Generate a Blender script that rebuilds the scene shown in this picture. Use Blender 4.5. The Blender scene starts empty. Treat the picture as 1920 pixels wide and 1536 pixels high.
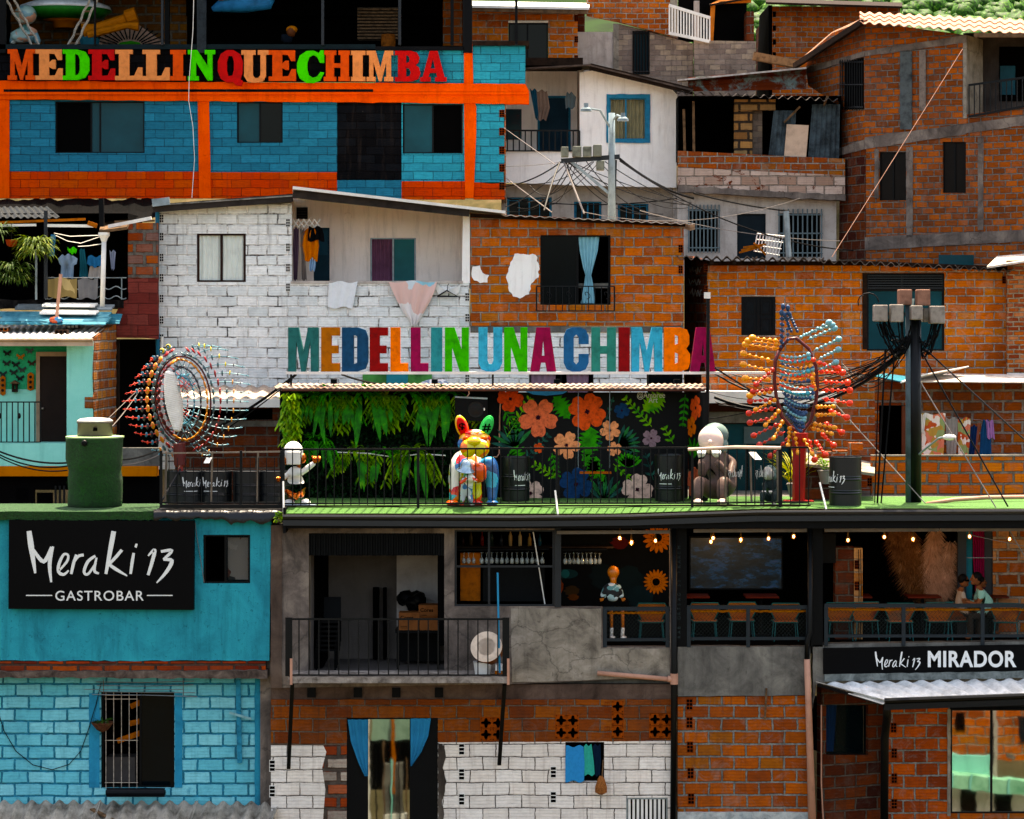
import bpy,math,random
from math import sin,cos,pi,radians as R,sqrt,floor
from mathutils import Vector as V,Matrix,noise as mnoise
from mathutils.geometry import tessellate_polygon
rnd=random.Random(7)
S=bpy.context.scene
COL=S.collection
D0,F,HY,CZ=50.0,5000.0,600.0,12.0
cam_d=bpy.data.cameras.new('camera');cam=bpy.data.objects.new('camera',cam_d);COL.objects.link(cam)
cam.location=(0,-D0,CZ);cam.rotation_euler=(pi/2,0,0)
cam_d.sensor_width=36;cam_d.lens=F/1920*36;cam_d.shift_y=-(768-HY)/1920
cam_d.clip_start=0.5;cam_d.clip_end=2000
S.camera=cam
SUN_EL,SUN_AZ=R(70),R(14)
w=bpy.data.worlds.new('World');S.world=w;w.use_nodes=True
wn=w.node_tree.nodes;wl=w.node_tree.links
sky=wn.new('ShaderNodeTexSky');sky.sky_type='NISHITA';sky.sun_disc=False
sky.sun_elevation=SUN_EL;sky.sun_rotation=SUN_AZ;sky.air_density=1.0;sky.dust_density=4.0
wn['Background'].inputs[1].default_value=0.15
wl.new(sky.outputs[0],wn['Background'].inputs[0])
sl=bpy.data.lights.new('sun','SUN');sl.energy=4.6;sl.angle=R(0.5);sl.color=(1.0,.95,.86)
so=bpy.data.objects.new('sun',sl);COL.objects.link(so)
sd=V((sin(SUN_AZ)*cos(SUN_EL),cos(SUN_AZ)*cos(SUN_EL),sin(SUN_EL)))
so.rotation_euler=sd.to_track_quat('Z','Y').to_euler()
S.view_settings.view_transform='Standard';S.view_settings.look='None'
S.view_settings.gamma=1;S.view_settings.exposure=2.1
S.view_settings.use_white_balance=True;S.view_settings.white_balance_temperature=8050;S.view_settings.white_balance_tint=12
def srgb(h):
 h=h.lstrip('#');c=[int(h[i:i+2],16)/255 for i in (0,2,4)]
 c=[(x/12.92 if x<=.04045 else ((x+.055)/1.055)**2.4)**1.16 for x in c];l=.3*c[0]+.6*c[1]+.1*c[2]
 return tuple(max(.0008,l+(x-l)*1.1) for x in c)
def C4(c):
 if isinstance(c,str):c=srgb(c)
 return (*c[:3],1)
class NT:
 def __init__(s,name):
  s.m=bpy.data.materials.new(name);s.m.use_nodes=True
  s.n=s.m.node_tree.nodes;s.l=s.m.node_tree.links
  s.b=s.n['Principled BSDF']
 def new(s,t,**k):
  x=s.n.new('ShaderNode'+t)
  for a,v in k.items():
   if a.startswith('i_'):
    key=a[2:].replace('_',' ')
    x.inputs[int(key) if key.isdigit() else key].default_value=v
   else:setattr(x,a,v)
  return x
 def link(s,a,b):s.l.new(a,b)
 def math(s,op,a,b=None,c=None):
  x=s.n.new('ShaderNodeMath');x.operation=op
  for i,q in enumerate((a,b,c)):
   if q is None:continue
   if isinstance(q,(int,float)):x.inputs[i].default_value=q
   else:s.link(q,x.inputs[i])
  return x.outputs[0]
 def mix(s,f,a,b,mode='MIX'):
  x=s.n.new('ShaderNodeMix');x.data_type='RGBA';x.blend_type=mode
  for i,q in ((0,f),(6,a),(7,b)):
   if isinstance(q,(int,float)):x.inputs[i].default_value=q
   elif isinstance(q,(tuple,str)):x.inputs[i].default_value=C4(q)
   else:s.link(q,x.inputs[i])
  return x.outputs[2]
 def ramp(s,f,stops,interp='LINEAR'):
  x=s.n.new('ShaderNodeValToRGB');x.color_ramp.interpolation=interp
  e=x.color_ramp.elements
  while len(e)<len(stops):e.new(.5)
  for i,(p,c) in enumerate(stops):
   e[i].position=p;e[i].color=C4(c) if not isinstance(c,(int,float)) else (c,c,c,1)
  s.link(f,x.inputs[0]);return x.outputs[0]
 def noise(s,vec,scale,detail=4,rough=.6,dist=0):
  x=s.n.new('ShaderNodeTexNoise');x.inputs['Scale'].default_value=scale
  x.inputs['Detail'].default_value=detail;x.inputs['Roughness'].default_value=rough
  x.inputs['Distortion'].default_value=dist
  s.link(vec,x.inputs['Vector']);return x
 def bump(s,h,strength=.4,dist=.01):
  x=s.n.new('ShaderNodeBump');x.inputs['Strength'].default_value=strength;x.inputs['Distance'].default_value=dist
  s.link(h,x.inputs['Height']);s.link(x.outputs[0],s.b.inputs['Normal'])
 def obj(s):
  t=s.n.new('ShaderNodeTexCoord');i=s.n.new('ShaderNodeObjectInfo')
  m=s.n.new('ShaderNodeVectorMath');m.operation='MULTIPLY_ADD'
  s.link(i.outputs['Random'],m.inputs[0]);m.inputs[1].default_value=(17,31,23);s.link(t.outputs['Object'],m.inputs[2])
  return m.outputs[0]
 def uv(s):return s.n.new('ShaderNodeTexCoord').outputs['UV']
 def map(s,vec,scale):
  x=s.n.new('ShaderNodeMapping');x.inputs['Scale'].default_value=scale;s.link(vec,x.inputs[0]);return x.outputs[0]
_mc={}
def plain(name,col,rough=.6,metal=0,var=.18,scale=3,bump=.15,spec=.07,bscale=25):
 """paint, metal or cloth with uneven tone and small bumps"""
 if name in _mc:return _mc[name]
 t=NT(name);o=t.obj();c=C4(col)
 n=t.noise(o,scale,6,.65)
 dk=tuple(x*(1-var*1.6) for x in c[:3]);lt=tuple(min(1,x*(1+var*.7)) for x in c[:3])
 t.link(t.ramp(n.outputs[0],[(.3,dk),(.52,c[:3]),(.75,lt)]),t.b.inputs['Base Color'])
 t.b.inputs['Roughness'].default_value=rough;t.b.inputs['Metallic'].default_value=metal
 t.b.inputs['Specular IOR Level'].default_value=spec
 if bump:t.bump(t.noise(o,bscale,4).outputs[0],bump,.01)
 _mc[name]=t.m;return t.m
def plaster(name,base,dark,light=None,stain=None,rough=.9,scale=1.2,contrast=.5,crack=.0,mott=0.0):
 """render or stucco: mottled, vertical run-off streaks, hairline cracks"""
 if name in _mc:return _mc[name]
 t=NT(name);u=t.uv();light=light or base
 n=t.noise(t.map(u,(1,1,1)),scale,8,.68,.6)
 c=t.ramp(n.outputs[0],[(.5-contrast*.42,dark),(.5,base),(.5+contrast*.4,light)])
 n2=t.noise(t.map(u,(5,.5,1)),1.1,6,.7)
 c=t.mix(t.math('MULTIPLY',t.ramp(n2 .outputs[0],[(.5,0.0),(.75,1.0)]),.45),c,stain or dark)
 n3=t.noise(u,9,5,.75,1.5)
 c=t.mix(t.math('MULTIPLY',t.ramp(n3 .outputs[0],[(.58,0.0),(.68,1.0)]),.35+mott),c,stain or dark)
 if crack:
  vo=t.new('TexVoronoi',feature='DISTANCE_TO_EDGE');vo.inputs['Scale'].default_value=.8
  nz=t.noise(u,2.5,4);am=t.new('VectorMath',operation='MULTIPLY_ADD');t.link(nz.outputs[1],am.inputs[0]);am.inputs[1].default_value=(.5,.5,0);t.link(u,am.inputs[2])
  t.link(am.outputs[0],vo.inputs['Vector'])
  c=t.mix(t.math('MULTIPLY',t.ramp(vo.outputs[0],[(.0,1.0),(.012,0.0)]),crack),c,(.02,.018,.015))
 t.link(c,t.b.inputs['Base Color']);t.b.inputs['Roughness'].default_value=rough
 t.b.inputs['Specular IOR Level'].default_value=.03
 h=t.math('ADD',n3 .outputs[0],t.noise(u,40,3).outputs[0]);t.bump(h,.35,.012)
 _mc[name]=t.m;return t.m
def brick(name,cols,mortar,w=.45,h=.225,m=.02,groove=.5,dirt=(.03,.02,.015),dirty=.35,smear=.25,peel=None,crackdark=None,off=(0,0),rough=.85,wob=.03,bumpd=.014,glines=4,mvar=.35,edge=.6,wash=.7,streak=.45):
 """hollow clay block wall: rows of blocks, ribbed faces, uneven mortar, smears and soot.
    cols = list of tones a block may take"""
 if name in _mc:return _mc[name]
 cols=[(c[0],c[1]*1.25,c[2]*1.7+.004) if c[0]>2.2*c[1]and name!='brick_orange_paint' and name!='brick_maroon' else c for c in (C4(c)[:3]for c in cols)]
 t=NT(name);u=t.uv()
 n0=t.noise(u,1.3,3,.5);n1=t.noise(u,14,3,.6)
 a=t.new('VectorMath',operation='MULTIPLY_ADD');t.link(n0 .outputs[1],a.inputs[0]);a.inputs[1].default_value=(.09,.05,0);t.link(u,a.inputs[2])
 b=t.new('VectorMath',operation='MULTIPLY_ADD');t.link(n1 .outputs[1],b.inputs[0]);b.inputs[1].default_value=(wob,wob*.8,0);t.link(a.outputs[0],b.inputs[2])
 o=t.new('VectorMath',operation='ADD');t.link(b.outputs[0],o.inputs[0]);o.inputs[1].default_value=(off[0],off[1],0)
 bt=t.new('TexBrick');t.link(o.outputs[0],bt.inputs['Vector']);bt.offset=.5;bt.squash=1
 for k,v in (('Color1',(0,0,0,1)),('Color2',(1,1,1,1)),('Mortar',(0,0,0,1)),('Scale',1),('Mortar Size',m),('Mortar Smooth',.6),('Brick Width',w),('Row Height',h)):
  bt.inputs[k].default_value=v
 k=len(cols)
 bc=t.ramp(bt.outputs['Color'],[((i+.5)/k,cols[i]) for i in range(k)])
 n2=t.noise(t.map(u,(1,2.5,1)),6,6,.7)
 bc=t.mix(t.math('MULTIPLY',t.ramp(n2 .outputs[0],[(.45,0.0),(.75,1.0)]),.55),bc,tuple(x*.55 for x in (C4(cols[0])[:3])))
 sx=t.new('SeparateXYZ');t.link(o.outputs[0],sx.inputs[0])
 rib=t.math('SINE',t.math('MULTIPLY',sx.outputs[1],2*pi*glines/h))
 ribf=t.math('MULTIPLY',t.math('MAXIMUM',rib,0),t.noise(t.map(u,(1.2,1,1)),3,2).outputs[0])
 bc=t.mix(t.math('MULTIPLY',ribf,groove),bc,t.mix(.5,bc,(.012,.008,.006)))
 nm=t.noise(u,7,5,.7)
 mc=t.ramp(nm.outputs[0],[(.3,tuple(x*(1-mvar*2) for x in C4(mortar)[:3])),(.45,tuple(x*(1-mvar) for x in C4(mortar)[:3])),(.6,mortar)])
 ns=t.noise(u,3.2,6,.8,1.0)
 sm=t.math('MULTIPLY',t.ramp(ns.outputs[0],[(.6,0.0),(.68,1.0)]),smear)
 bc=t.mix(t.math('MULTIPLY',t.ramp(bt.outputs['Fac'],[(.02,0.0),(.3,1.0)]),edge),bc,(.012,.008,.006))  # dark band along the joints: painted shadow gap plus joint dirt
 fac=t.math('MAXIMUM',t.ramp(t.math('ADD',bt.outputs['Fac'],t.math('MULTIPLY',t.math('SUBTRACT',t.noise(u,5,4,.7).outputs[0],.5),t.math('MULTIPLY',bt.outputs['Fac'],2.6))),[(.35,0.0),(.7,1.0)]),sm)
 c=t.mix(fac,bc,mc)
 if crackdark:
  nk=t.noise(u,1.7,4,.7)
  kf=t.math('MULTIPLY',t.ramp(bt.outputs['Fac'],[(.55,0.0),(.95,1.0)]),t.ramp(nk.outputs[0],[(crackdark[1]-.06,0.0),(crackdark[1]+.06,1.0)]))
  c=t.mix(kf,c,crackdark[0])
 if peel:
  npz=t.noise(u,peel[2],6,.75,.8)
  c=t.mix(t.ramp(npz.outputs[0],[(peel[1],0.0),(peel[1]+.02,1.0)]),c,peel[0])
 nd=t.noise(t.map(u,(1,.35,1)),.9,7,.72)
 c=t.mix(t.math('MULTIPLY',t.ramp(nd.outputs[0],[(.46,0.0),(.72,1.0)]),dirty),c,dirt)
 ne=t.noise(u,1.9,8,.78,1.2)
 c=t.mix(t.math('MULTIPLY',t.ramp(ne.outputs[0],[(.52,0.0),(.66,1.0)]),wash),c,t.mix(.5,c,mortar))
 nv=t.noise(t.map(u,(7,.45,1)),1.0,6,.75)
 c=t.mix(t.math('MULTIPLY',t.ramp(nv.outputs[0],[(.54,0.0),(.7,1.0)]),streak),c,dirt)
 nb=t.noise(u,11,6,.8,1.5)
 c=t.mix(t.math('MULTIPLY',t.ramp(nb.outputs[0],[(.64,0.0),(.68,1.0)]),.6),c,(.015,.012,.01))
 t.link(c,t.b.inputs['Base Color']);t.b.inputs['Roughness'].default_value=rough
 t.b.inputs['Specular IOR Level'].default_value=.03
 hh=t.math('SUBTRACT',t.math('MULTIPLY',n1 .outputs[0],.5),t.math('MULTIPLY',bt.outputs['Fac'],1.2))
 hh=t.math('SUBTRACT',hh,t.math('MULTIPLY',ribf,.35*min(1,groove*1.5)))
 t.bump(hh,.9,bumpd)
 _mc[name]=t.m;return t.m
def glass(name,tint='#0d3a40',rough=.06,alpha=1.0):
 """window glass; alpha below 1 lets the room show through"""
 if name in _mc:return _mc[name]
 t=NT(name);o=t.obj();n=t.noise(o,1.2,3)
 c=C4(tint)[:3]
 t.link(t.ramp(n.outputs[0],[(.3,tuple(x*.6 for x in c)),(.7,c)]),t.b.inputs['Base Color'])
 t.b.inputs['Roughness'].default_value=rough;t.b.inputs['Specular IOR Level'].default_value=.1
 t.b.inputs['Alpha'].default_value=alpha
 _mc[name]=t.m;return t.m
def glow(name,col,e):
 if name in _mc:return _mc[name]
 t=NT(name);t.b.inputs['Base Color'].default_value=C4(col)
 t.b.inputs['Emission Color'].default_value=C4(col);t.b.inputs['Emission Strength'].default_value=e
 _mc[name]=t.m;return t.m
def corrug(name,col,dark,rust=None,rust_amt=.6,rough=.7,metal=0):
 if name in _mc:return _mc[name]
 t=NT(name);u=t.obj()
 n=t.noise(t.map(u,(1,.5,1)),3,6,.7)
 c=t.ramp(n.outputs[0],[(.35,dark),(.6,col)])
 if rust:
  n2=t.noise(u,2.2,7,.75,.5);c=t.mix(t.ramp(n2 .outputs[0],[(1-rust_amt-.06,0.0),(1-rust_amt+.05,1.0)]),c,rust)
 t.link(c,t.b.inputs['Base Color']);t.b.inputs['Roughness'].default_value=rough;t.b.inputs['Metallic'].default_value=metal;t.b.inputs['Specular IOR Level'].default_value=.1
 t.bump(t.noise(u,20,3).outputs[0],.2,.01)
 _mc[name]=t.m;return t.m
def leafm(name,c1,c2,c3=None):
 """leaf: tone varies leaf clump to leaf clump"""
 if name in _mc:return _mc[name]
 t=NT(name);o=t.obj();n=t.noise(o,6,3,.6)
 st=[(.35,c1),(.6,c2)]+([(.75,c3)]if c3 else [])
 c=t.ramp(n.outputs[0],st)
 t.link(c,t.b.inputs['Base Color']);t.b.inputs['Roughness'].default_value=.6;t.b.inputs['Specular IOR Level'].default_value=.12
 tr=t.new('BsdfTranslucent');t.link(c,tr.inputs[0]);mx=t.new('MixShader');mx.inputs[0].default_value=.3
 t.link(t.b.outputs[0],mx.inputs[1]);t.link(tr.outputs[0],mx.inputs[2])
 t.link(mx.outputs[0],t.n['Material Output'].inputs[0])
 _mc[name]=t.m;return t.m
def spots(name,base,cols,scale=8,th=.5,rough=.35,metal=0):
 """splashes of several paints"""
 if name in _mc:return _mc[name]
 t=NT(name);o=t.obj()
 nz=t.noise(o,3,3);am=t.new('VectorMath',operation='MULTIPLY_ADD');t.link(nz.outputs[1],am.inputs[0]);am.inputs[1].default_value=(.35,.35,.35);t.link(o,am.inputs[2])
 vo=t.new('TexVoronoi');vo.inputs['Scale'].default_value=scale;t.link(am.outputs[0],vo.inputs['Vector'])
 sp=t.new('SeparateColor');t.link(vo.outputs['Color'],sp.inputs[0])
 k=len(cols);c=t.ramp(sp.outputs[0],[(i/k,cols[i]) for i in range(k)],'CONSTANT')
 c=t.mix(t.ramp(sp.outputs[1],[(th,0.0),(th+.01,1.0)],'CONSTANT'),c,base)
 t.link(c,t.b.inputs['Base Color']);t.b.inputs['Roughness'].default_value=rough;t.b.inputs['Metallic'].default_value=metal
 _mc[name]=t.m;return t.m
def P(px,py,d):
 s=(D0+d)/F
 return V(((px-960)*s,d,CZ-(py-HY)*s))
class MB:
 def __init__(s):s.v=[];s.f=[];s.mi=[];s.cur=0
 def add(s,vs,fs):
  k=len(s.v);s.v+=[V(a) for a in vs];s.f+=[tuple(k+i for i in q) for q in fs];s.mi+=[s.cur]*len(fs);return s
 def hexa(s,p):return s.add(p,[(0,3,2,1),(4,5,6,7),(0,1,5,4),(1,2,6,5),(2,3,7,6),(3,0,4,7)])
 def box(s,x0,x1,y0,y1,z0,z1):
  return s.hexa([(x0,y0,z0),(x1,y0,z0),(x1,y1,z0),(x0,y1,z0),(x0,y0,z1),(x1,y0,z1),(x1,y1,z1),(x0,y1,z1)])
 def bar(s,a,b,wx,wy,up=(0,0,1)):
  a,b=V(a),V(b);d=(b-a).normalized();u=V(up)
  if abs(d.dot(u))>.95:u=V((0,1,0))
  x=d.cross(u).normalized()*wx/2;y=x.cross(d).normalized()*wy/2
  return s.hexa([a-x-y,a+x-y,a+x+y,a-x+y,b-x-y,b+x-y,b+x+y,b-x+y])
 def tube(s,pts,r,n=6,cap=True):
  pts=[V(p) for p in pts];m=len(pts);rr=r if isinstance(r,(list,tuple)) else [r]*m
  vs=[];prev=None
  for i,p in enumerate(pts):
   d=(pts[min(i+1,m-1)]-pts[max(i-1,0)])
   d=d.normalized() if d.length>1e-9 else V((0,0,1))
   if prev is None:
    u=V((0,0,1)) if abs(d.z)<.9 else V((1,0,0));x=d.cross(u).normalized()
   else:
    x=(prev-d*prev.dot(d));x=x.normalized() if x.length>1e-6 else d.cross(V((0,0,1))).normalized()
   prev=x;y=d.cross(x)
   for j in range(n):
    a=2*pi*j/n;vs.append(p+(x*cos(a)+y*sin(a))*rr[i])
  fs=[(i*n+j,i*n+(j+1)%n,(i+1)*n+(j+1)%n,(i+1)*n+j) for i in range(m-1) for j in range(n)]
  if cap:fs+=[tuple(reversed(range(n))),tuple(range((m-1)*n,m*n))]
  return s.add(vs,fs)
 def lathe(s,c,prof,n=24,ax=(0,0,1)):
  c=V(c);q=V((0,0,1)).rotation_difference(V(ax).normalized());vs=[]
  for r,z in prof:
   for j in range(n):a=2*pi*j/n;vs.append(c+q@V((cos(a)*r,sin(a)*r,z)))
  m=len(prof)
  fs=[(i*n+j,i*n+(j+1)%n,(i+1)*n+(j+1)%n,(i+1)*n+j) for i in range(m-1) for j in range(n)]
  if prof[0][0]>1e-6:fs.append(tuple(reversed(range(n))))
  if prof[-1][0]>1e-6:fs.append(tuple(range((m-1)*n,m*n)))
  return s.add(vs,fs)
 def ell(s,c,r,n=12,m=8,rot=None):
  c=V(c);r=(r,r,r) if isinstance(r,(int,float)) else r;vs=[];q=rot or Matrix.Identity(3)
  for i in range(1,m):
   t=pi*i/m
   for j in range(n):a=2*pi*j/n;vs.append(c+q@V((r[0]*sin(t)*cos(a),r[1]*sin(t)*sin(a),r[2]*cos(t))))
  vs+=[c+q@V((0,0,r[2])),c+q@V((0,0,-r[2]))];T=(m-1)*n
  fs=[(i*n+j,(i+1)*n+j,(i+1)*n+(j+1)%n,i*n+(j+1)%n) for i in range(m-2) for j in range(n)]
  fs+=[(T,j,(j+1)%n) for j in range(n)]+[(T+1,(m-2)*n+(j+1)%n,(m-2)*n+j) for j in range(n)]
  return s.add(vs,fs)
 def prism(s,front,holes,vec):
  """polygon (3-D, coplanar) with holes pushed along vec"""
  loops=[[V(p) for p in front]]+[[V(p) for p in h]for h in holes];vec=V(vec)
  tris=tessellate_polygon(loops);allp=[p for l in loops for p in l];k=len(allp)
  n=V((0,0,0))
  for a,b,c in tris:n+=(allp[b]-allp[a]).cross(allp[c]-allp[a])
  fl=n.dot(vec)>0
  fs=[(a,c,b) if fl else (a,b,c) for a,b,c in tris]+[(a+k,b+k,c+k) if fl else (a+k,c+k,b+k) for a,b,c in tris]
  o=0
  for li,l in enumerate(loops):
   m=len(l)
   for i in range(m):j=(i+1)%m;fs.append((o+i,o+j,o+j+k,o+i+k))
   o+=m
  return s.add(allp+[p+vec for p in allp],fs)
 def slab(s,a,b,c,d,th):
  a,b,c,d=V(a),V(b),V(c),V(d);n=(b-a).cross(d-a).normalized()*th
  return s.hexa([a,b,c,d,a+n,b+n,c+n,d+n]) if False else s.add([a,b,c,d,a-n,b-n,c-n,d-n],[(0,1,2,3),(7,6,5,4),(0,4,5,1),(1,5,6,2),(2,6,7,3),(3,7,4,0)])
 def corr(s,a,b,c,d,wl=.18,amp=.025,th=.006,jag=0,sub=6,sq=False):
  """corrugated sheet: a-b eave (left to right), d-c ridge; waves run eave to ridge"""
  a,b,c,d=V(a),V(b),V(c),V(d);n=(b-a).cross(d-a).normalized()
  W=(b-a).length;k=max(2,int(W/wl));m=k*sub;vs=[]
  r0=rnd.random
  for t in (0,th):
   for i in range(m+1):
    f=i/m;ph=cos(2*pi*f*k)
    if sq:ph=max(-1,min(1,ph*2.2))
    h=n*(ph*amp-t);j0=(a-d).normalized()*(jag*(mnoise.noise(V((int(f*k/4)*3.3,1.7,0))))) if jag else V((0,0,0))
    vs+=[a.lerp(b,f)+h+j0,(a.lerp(b,f)+j0).lerp(d.lerp(c,f),.5)+h,d.lerp(c,f)+h]
  q=(m+1)*3;fs=[]
  for i in range(m):
   for e in (0,1):
    p=i*3+e;fs+=[(p,p+3,p+4,p+1),(q+p+1,q+p+4,q+p+3,q+p)]
   fs+=[(i*3,q+i*3,q+i*3+3,i*3+3),(i*3+2,i*3+5,q+i*3+5,q+i*3+2)]
  fs+=[(0,1,q+1,q),(1,2,q+2,q+1),(m*3,q+m*3,q+m*3+1,m*3+1),(m*3+1,q+m*3+1,q+m*3+2,m*3+2)]
  return s.add(vs,fs)
 def leaf(s,base,dirv,L,W,droop=.5,n=4,fold=.25,side=None):
  """a leaf blade with a midrib fold that bends down along its length"""
  p=V(base);d=V(dirv).normalized();vs=[]
  sd_=side or d.cross(V((0,0,1)))
  if sd_.length<.05:sd_=V((1,0,0))
  sd_=sd_.normalized()
  for i in range(n+1):
   t=i/n;wd=W*.5*(sin(pi*min(1,t*.93+.07))**.8);up=sd_.cross(d).normalized()
   vs+=[p-sd_*wd+up*wd*fold,p.copy(),p+sd_*wd+up*wd*fold]
   d=(d+V((0,0,-droop/n))).normalized();p=p+d*L/n
  fs=[]
  for i in range(n):k=i*3;fs+=[(k,k+1,k+4,k+3),(k+1,k+2,k+5,k+4)]
  return s.add(vs,fs)
 def build(s,name,mats,parent=None,smooth=False,label=None,origin=None):
  me=bpy.data.meshes.new(name);o=origin or (parent['_o']if parent is not None and '_o' in parent.keys() else None)
  o=V(o) if o is not None else V((0,0,0))
  me.from_pydata([tuple(q-o) for q in s.v],[],s.f)
  for m in (mats if isinstance(mats,(list,tuple)) else [mats]):me.materials.append(m)
  me.polygons.foreach_set('material_index',s.mi)
  if smooth:me.polygons.foreach_set('use_smooth',[True]*len(s.f))
  uvl=me.uv_layers.new(name='UVMap');uv=[0.0]*(len(me.loops)*2)
  for p in me.polygons:
   n=p.normal
   if abs(n.z)>.8:f=lambda q:(q.x,q.y)
   else:
    tx,ty=-n.y,n.x;L=sqrt(tx*tx+ty*ty) or 1;tx/=L;ty/=L
    f=lambda q:(q.x*tx+q.y*ty,q.z)
   for li in p.loop_indices:
    q=s.v[me.loops[li].vertex_index];uv[2*li],uv[2*li+1]=f(q)
  uvl.data.foreach_set('uv',uv)
  ob=bpy.data.objects.new(name,me);COL.objects.link(ob)
  if parent is not None:
   ob.parent=parent
   if o.length and '_o' in parent.keys():ob['_o']=list(o)
  elif origin is not None:ob.location=o;ob['_o']=list(o)
  if label:ob['label']=label
  return ob
def tag(o,label,cat=None,group=None,kind=None):
 if label:o['label']=label
 if cat:o['category']=cat
 if group:o['group']=group
 if kind:o['kind']=kind
 return o
def thing(name,label,cat,at,group=None):
 o=bpy.data.objects.new(name,None);COL.objects.link(o);o.location=at;o['_o']=list(at)
 o.empty_display_size=.2
 return tag(o,label,cat,group)
def copy_tree(o,parent=None):
 c=o.copy();COL.objects.link(c)
 if parent is not None:c.parent=parent
 for ch in list(o.children):copy_tree(ch,c)
 return c
def skin(name,joints,edges,mat,parent=None,sub=2,label=None):
 """one continuous surface grown round a skeleton; joints = {key: (pos, radius)}; first key is the root"""
 keys=list(joints);idx={k:i for i,k in enumerate(keys)};o=V(parent['_o']) if parent is not None and '_o' in parent.keys() else V((0,0,0))
 me=bpy.data.meshes.new(name);me.from_pydata([tuple(V(joints[k][0])-o) for k in keys],[(idx[a],idx[b]) for a,b in edges],[])
 ob=bpy.data.objects.new(name,me);COL.objects.link(ob)
 sk=ob.modifiers.new('skin','SKIN');sk.use_smooth_shade=True
 for i,k in enumerate(keys):
  r=joints[k][1];r=(r,r) if isinstance(r,(int,float)) else r
  me.skin_vertices[0].data[i].radius=r
 me.skin_vertices[0].data[0].use_root=True
 sb=ob.modifiers.new('sub','SUBSURF');sb.levels=sub;sb.render_levels=sub
 dg=bpy.context.evaluated_depsgraph_get();dg.update()
 nm=bpy.data.meshes.new_from_object(ob.evaluated_get(dg));ob.modifiers.clear();ob.data=nm
 for m in (mat if isinstance(mat,(list,tuple)) else [mat]):nm.materials.append(m)
 nm.polygons.foreach_set('use_smooth',[True]*len(nm.polygons))
 if parent is not None:ob.parent=parent
 if parent is not None and o.length:ob['_o']=list(o)
 if label:ob['label']=label
 return ob
class PL:
 """upright wall plane through two picture columns at their distances; pt() turns wall pixels into points"""
 def __init__(s,x0,d0,x1=None,d1=None):
  x1=x0+100 if x1 is None else x1;d1=d0 if d1 is None else d1
  s.a=P(x0,HY,d0);s.b=P(x1,HY,d1);t=(s.b-s.a);t.z=0;s.t=t.normalized();s.n=V((s.t.y,-s.t.x,0))
  if s.n.y>0:s.n=-s.n
 def pt(s,px,py,off=0):
  k=(px-960)/F
  den=s.t.x-k*s.t.y;u=(k*(s.a.y+D0)-s.a.x)/den if abs(den)>1e-9 else 0
  x=s.a.x+s.t.x*u;y=s.a.y+s.t.y*u
  return V((x,y,CZ-(py-HY)*(y+D0)/F))+s.n*off
 def poly(s,mb,pts,off=0,th=.18,holes=()):
  """th goes back from off"""
  hs=[[s.pt(*q,off) for q in (rect(h) if len(h)==4 and not isinstance(h[0],tuple) else h)]for h in holes]
  mb.prism([s.pt(*q,off) for q in pts],hs,-s.n*th);return mb
 def box(s,mb,x0,y0,x1,y1,off=0,th=.05):return s.poly(mb,rect((x0,y0,x1,y1)),off,th)
 def bar(s,mb,p,q,w=.03,off=0,th=.03):
  return mb.bar(s.pt(*p,off),s.pt(*q,off),w,th,up=s.n)
 def tube(s,mb,pts,r,off=0,n=6):return mb.tube([s.pt(*q,off) for q in pts],r,n)
def rect(r):x0,y0,x1,y1=r;return [(x0,y0),(x1,y0),(x1,y1),(x0,y1)]
def jag(pts,amp=2.0,step=14,seed=1):
 """polygon with a ragged outline (pixels)"""
 rr=random.Random(seed);out=[]
 for i,(x0,y0) in enumerate(pts):
  x1,y1=pts[(i+1)%len(pts)];L=sqrt((x1-x0)**2+(y1-y0)**2);k=max(1,int(L/step));nx,ny=-(y1-y0)/(L or 1),(x1-x0)/(L or 1)
  for j in range(k):
   f=j/k;e=rr.uniform(-amp,amp) if j else 0
   out.append((x0+(x1-x0)*f+nx*e,y0+(y1-y0)*f+ny*e))
 return out
def text_mesh(body,size=1,extrude=.01,bold=0.0,space=1.0):
 cu=bpy.data.curves.new('t','FONT');cu.body=body;cu.size=size;cu.extrude=extrude;cu.offset=bold;cu.space_character=space
 ob=bpy.data.objects.new('t',cu);COL.objects.link(ob);dg=bpy.context.evaluated_depsgraph_get();dg.update()
 me=bpy.data.meshes.new_from_object(ob.evaluated_get(dg));COL.objects.unlink(ob);bpy.data.objects.remove(ob)
 return me
def text_part(name,body,plane,box,mat,parent,off=.02,extrude=.008,bold=0.0,space=1.0,mirror=False,label=None):
 """letters fitted to a pixel box on a wall plane"""
 me=text_mesh(body,1,.5,bold,space);xs=[v.co.x for v in me.vertices];ys=[v.co.y for v in me.vertices]
 x0,x1,y0,y1=min(xs),max(xs),min(ys),max(ys);mb=MB();vs=[]
 for v in me.vertices:
  fx=(v.co.x-x0)/(x1-x0);fx=1-fx if mirror else fx;fy=(v.co.y-y0)/(y1-y0)
  vs.append(plane.pt(box[0]+(box[2]-box[0])*fx,box[3]+(box[1]-box[3])*fy,off+(extrude if v.co.z>0 else 0)))
 mb.add(vs,[tuple(p.vertices) for p in me.polygons]);return mb.build(name,mat,parent,label=label)
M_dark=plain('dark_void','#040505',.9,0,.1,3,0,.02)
M_black=plain('black_paint','#080a0c',.55,0,.25,4,.15,.08)
M_blackmetal=plain('black_metal','#090d0f',.45,0,.25,6,.1,.15)
M_slate=plain('slate_paint','#131c22',.5,0,.3,5,.2,.3)
M_frame=plain('black_frame','#07090a',.5,0,.2,5,.05,.1)
M_bframe=plain('brown_frame','#33201a',.5,0,.3,5,.1)
M_white=plain('white_paint','#d9d6cf',.6,0,.12,3,.1)
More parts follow.
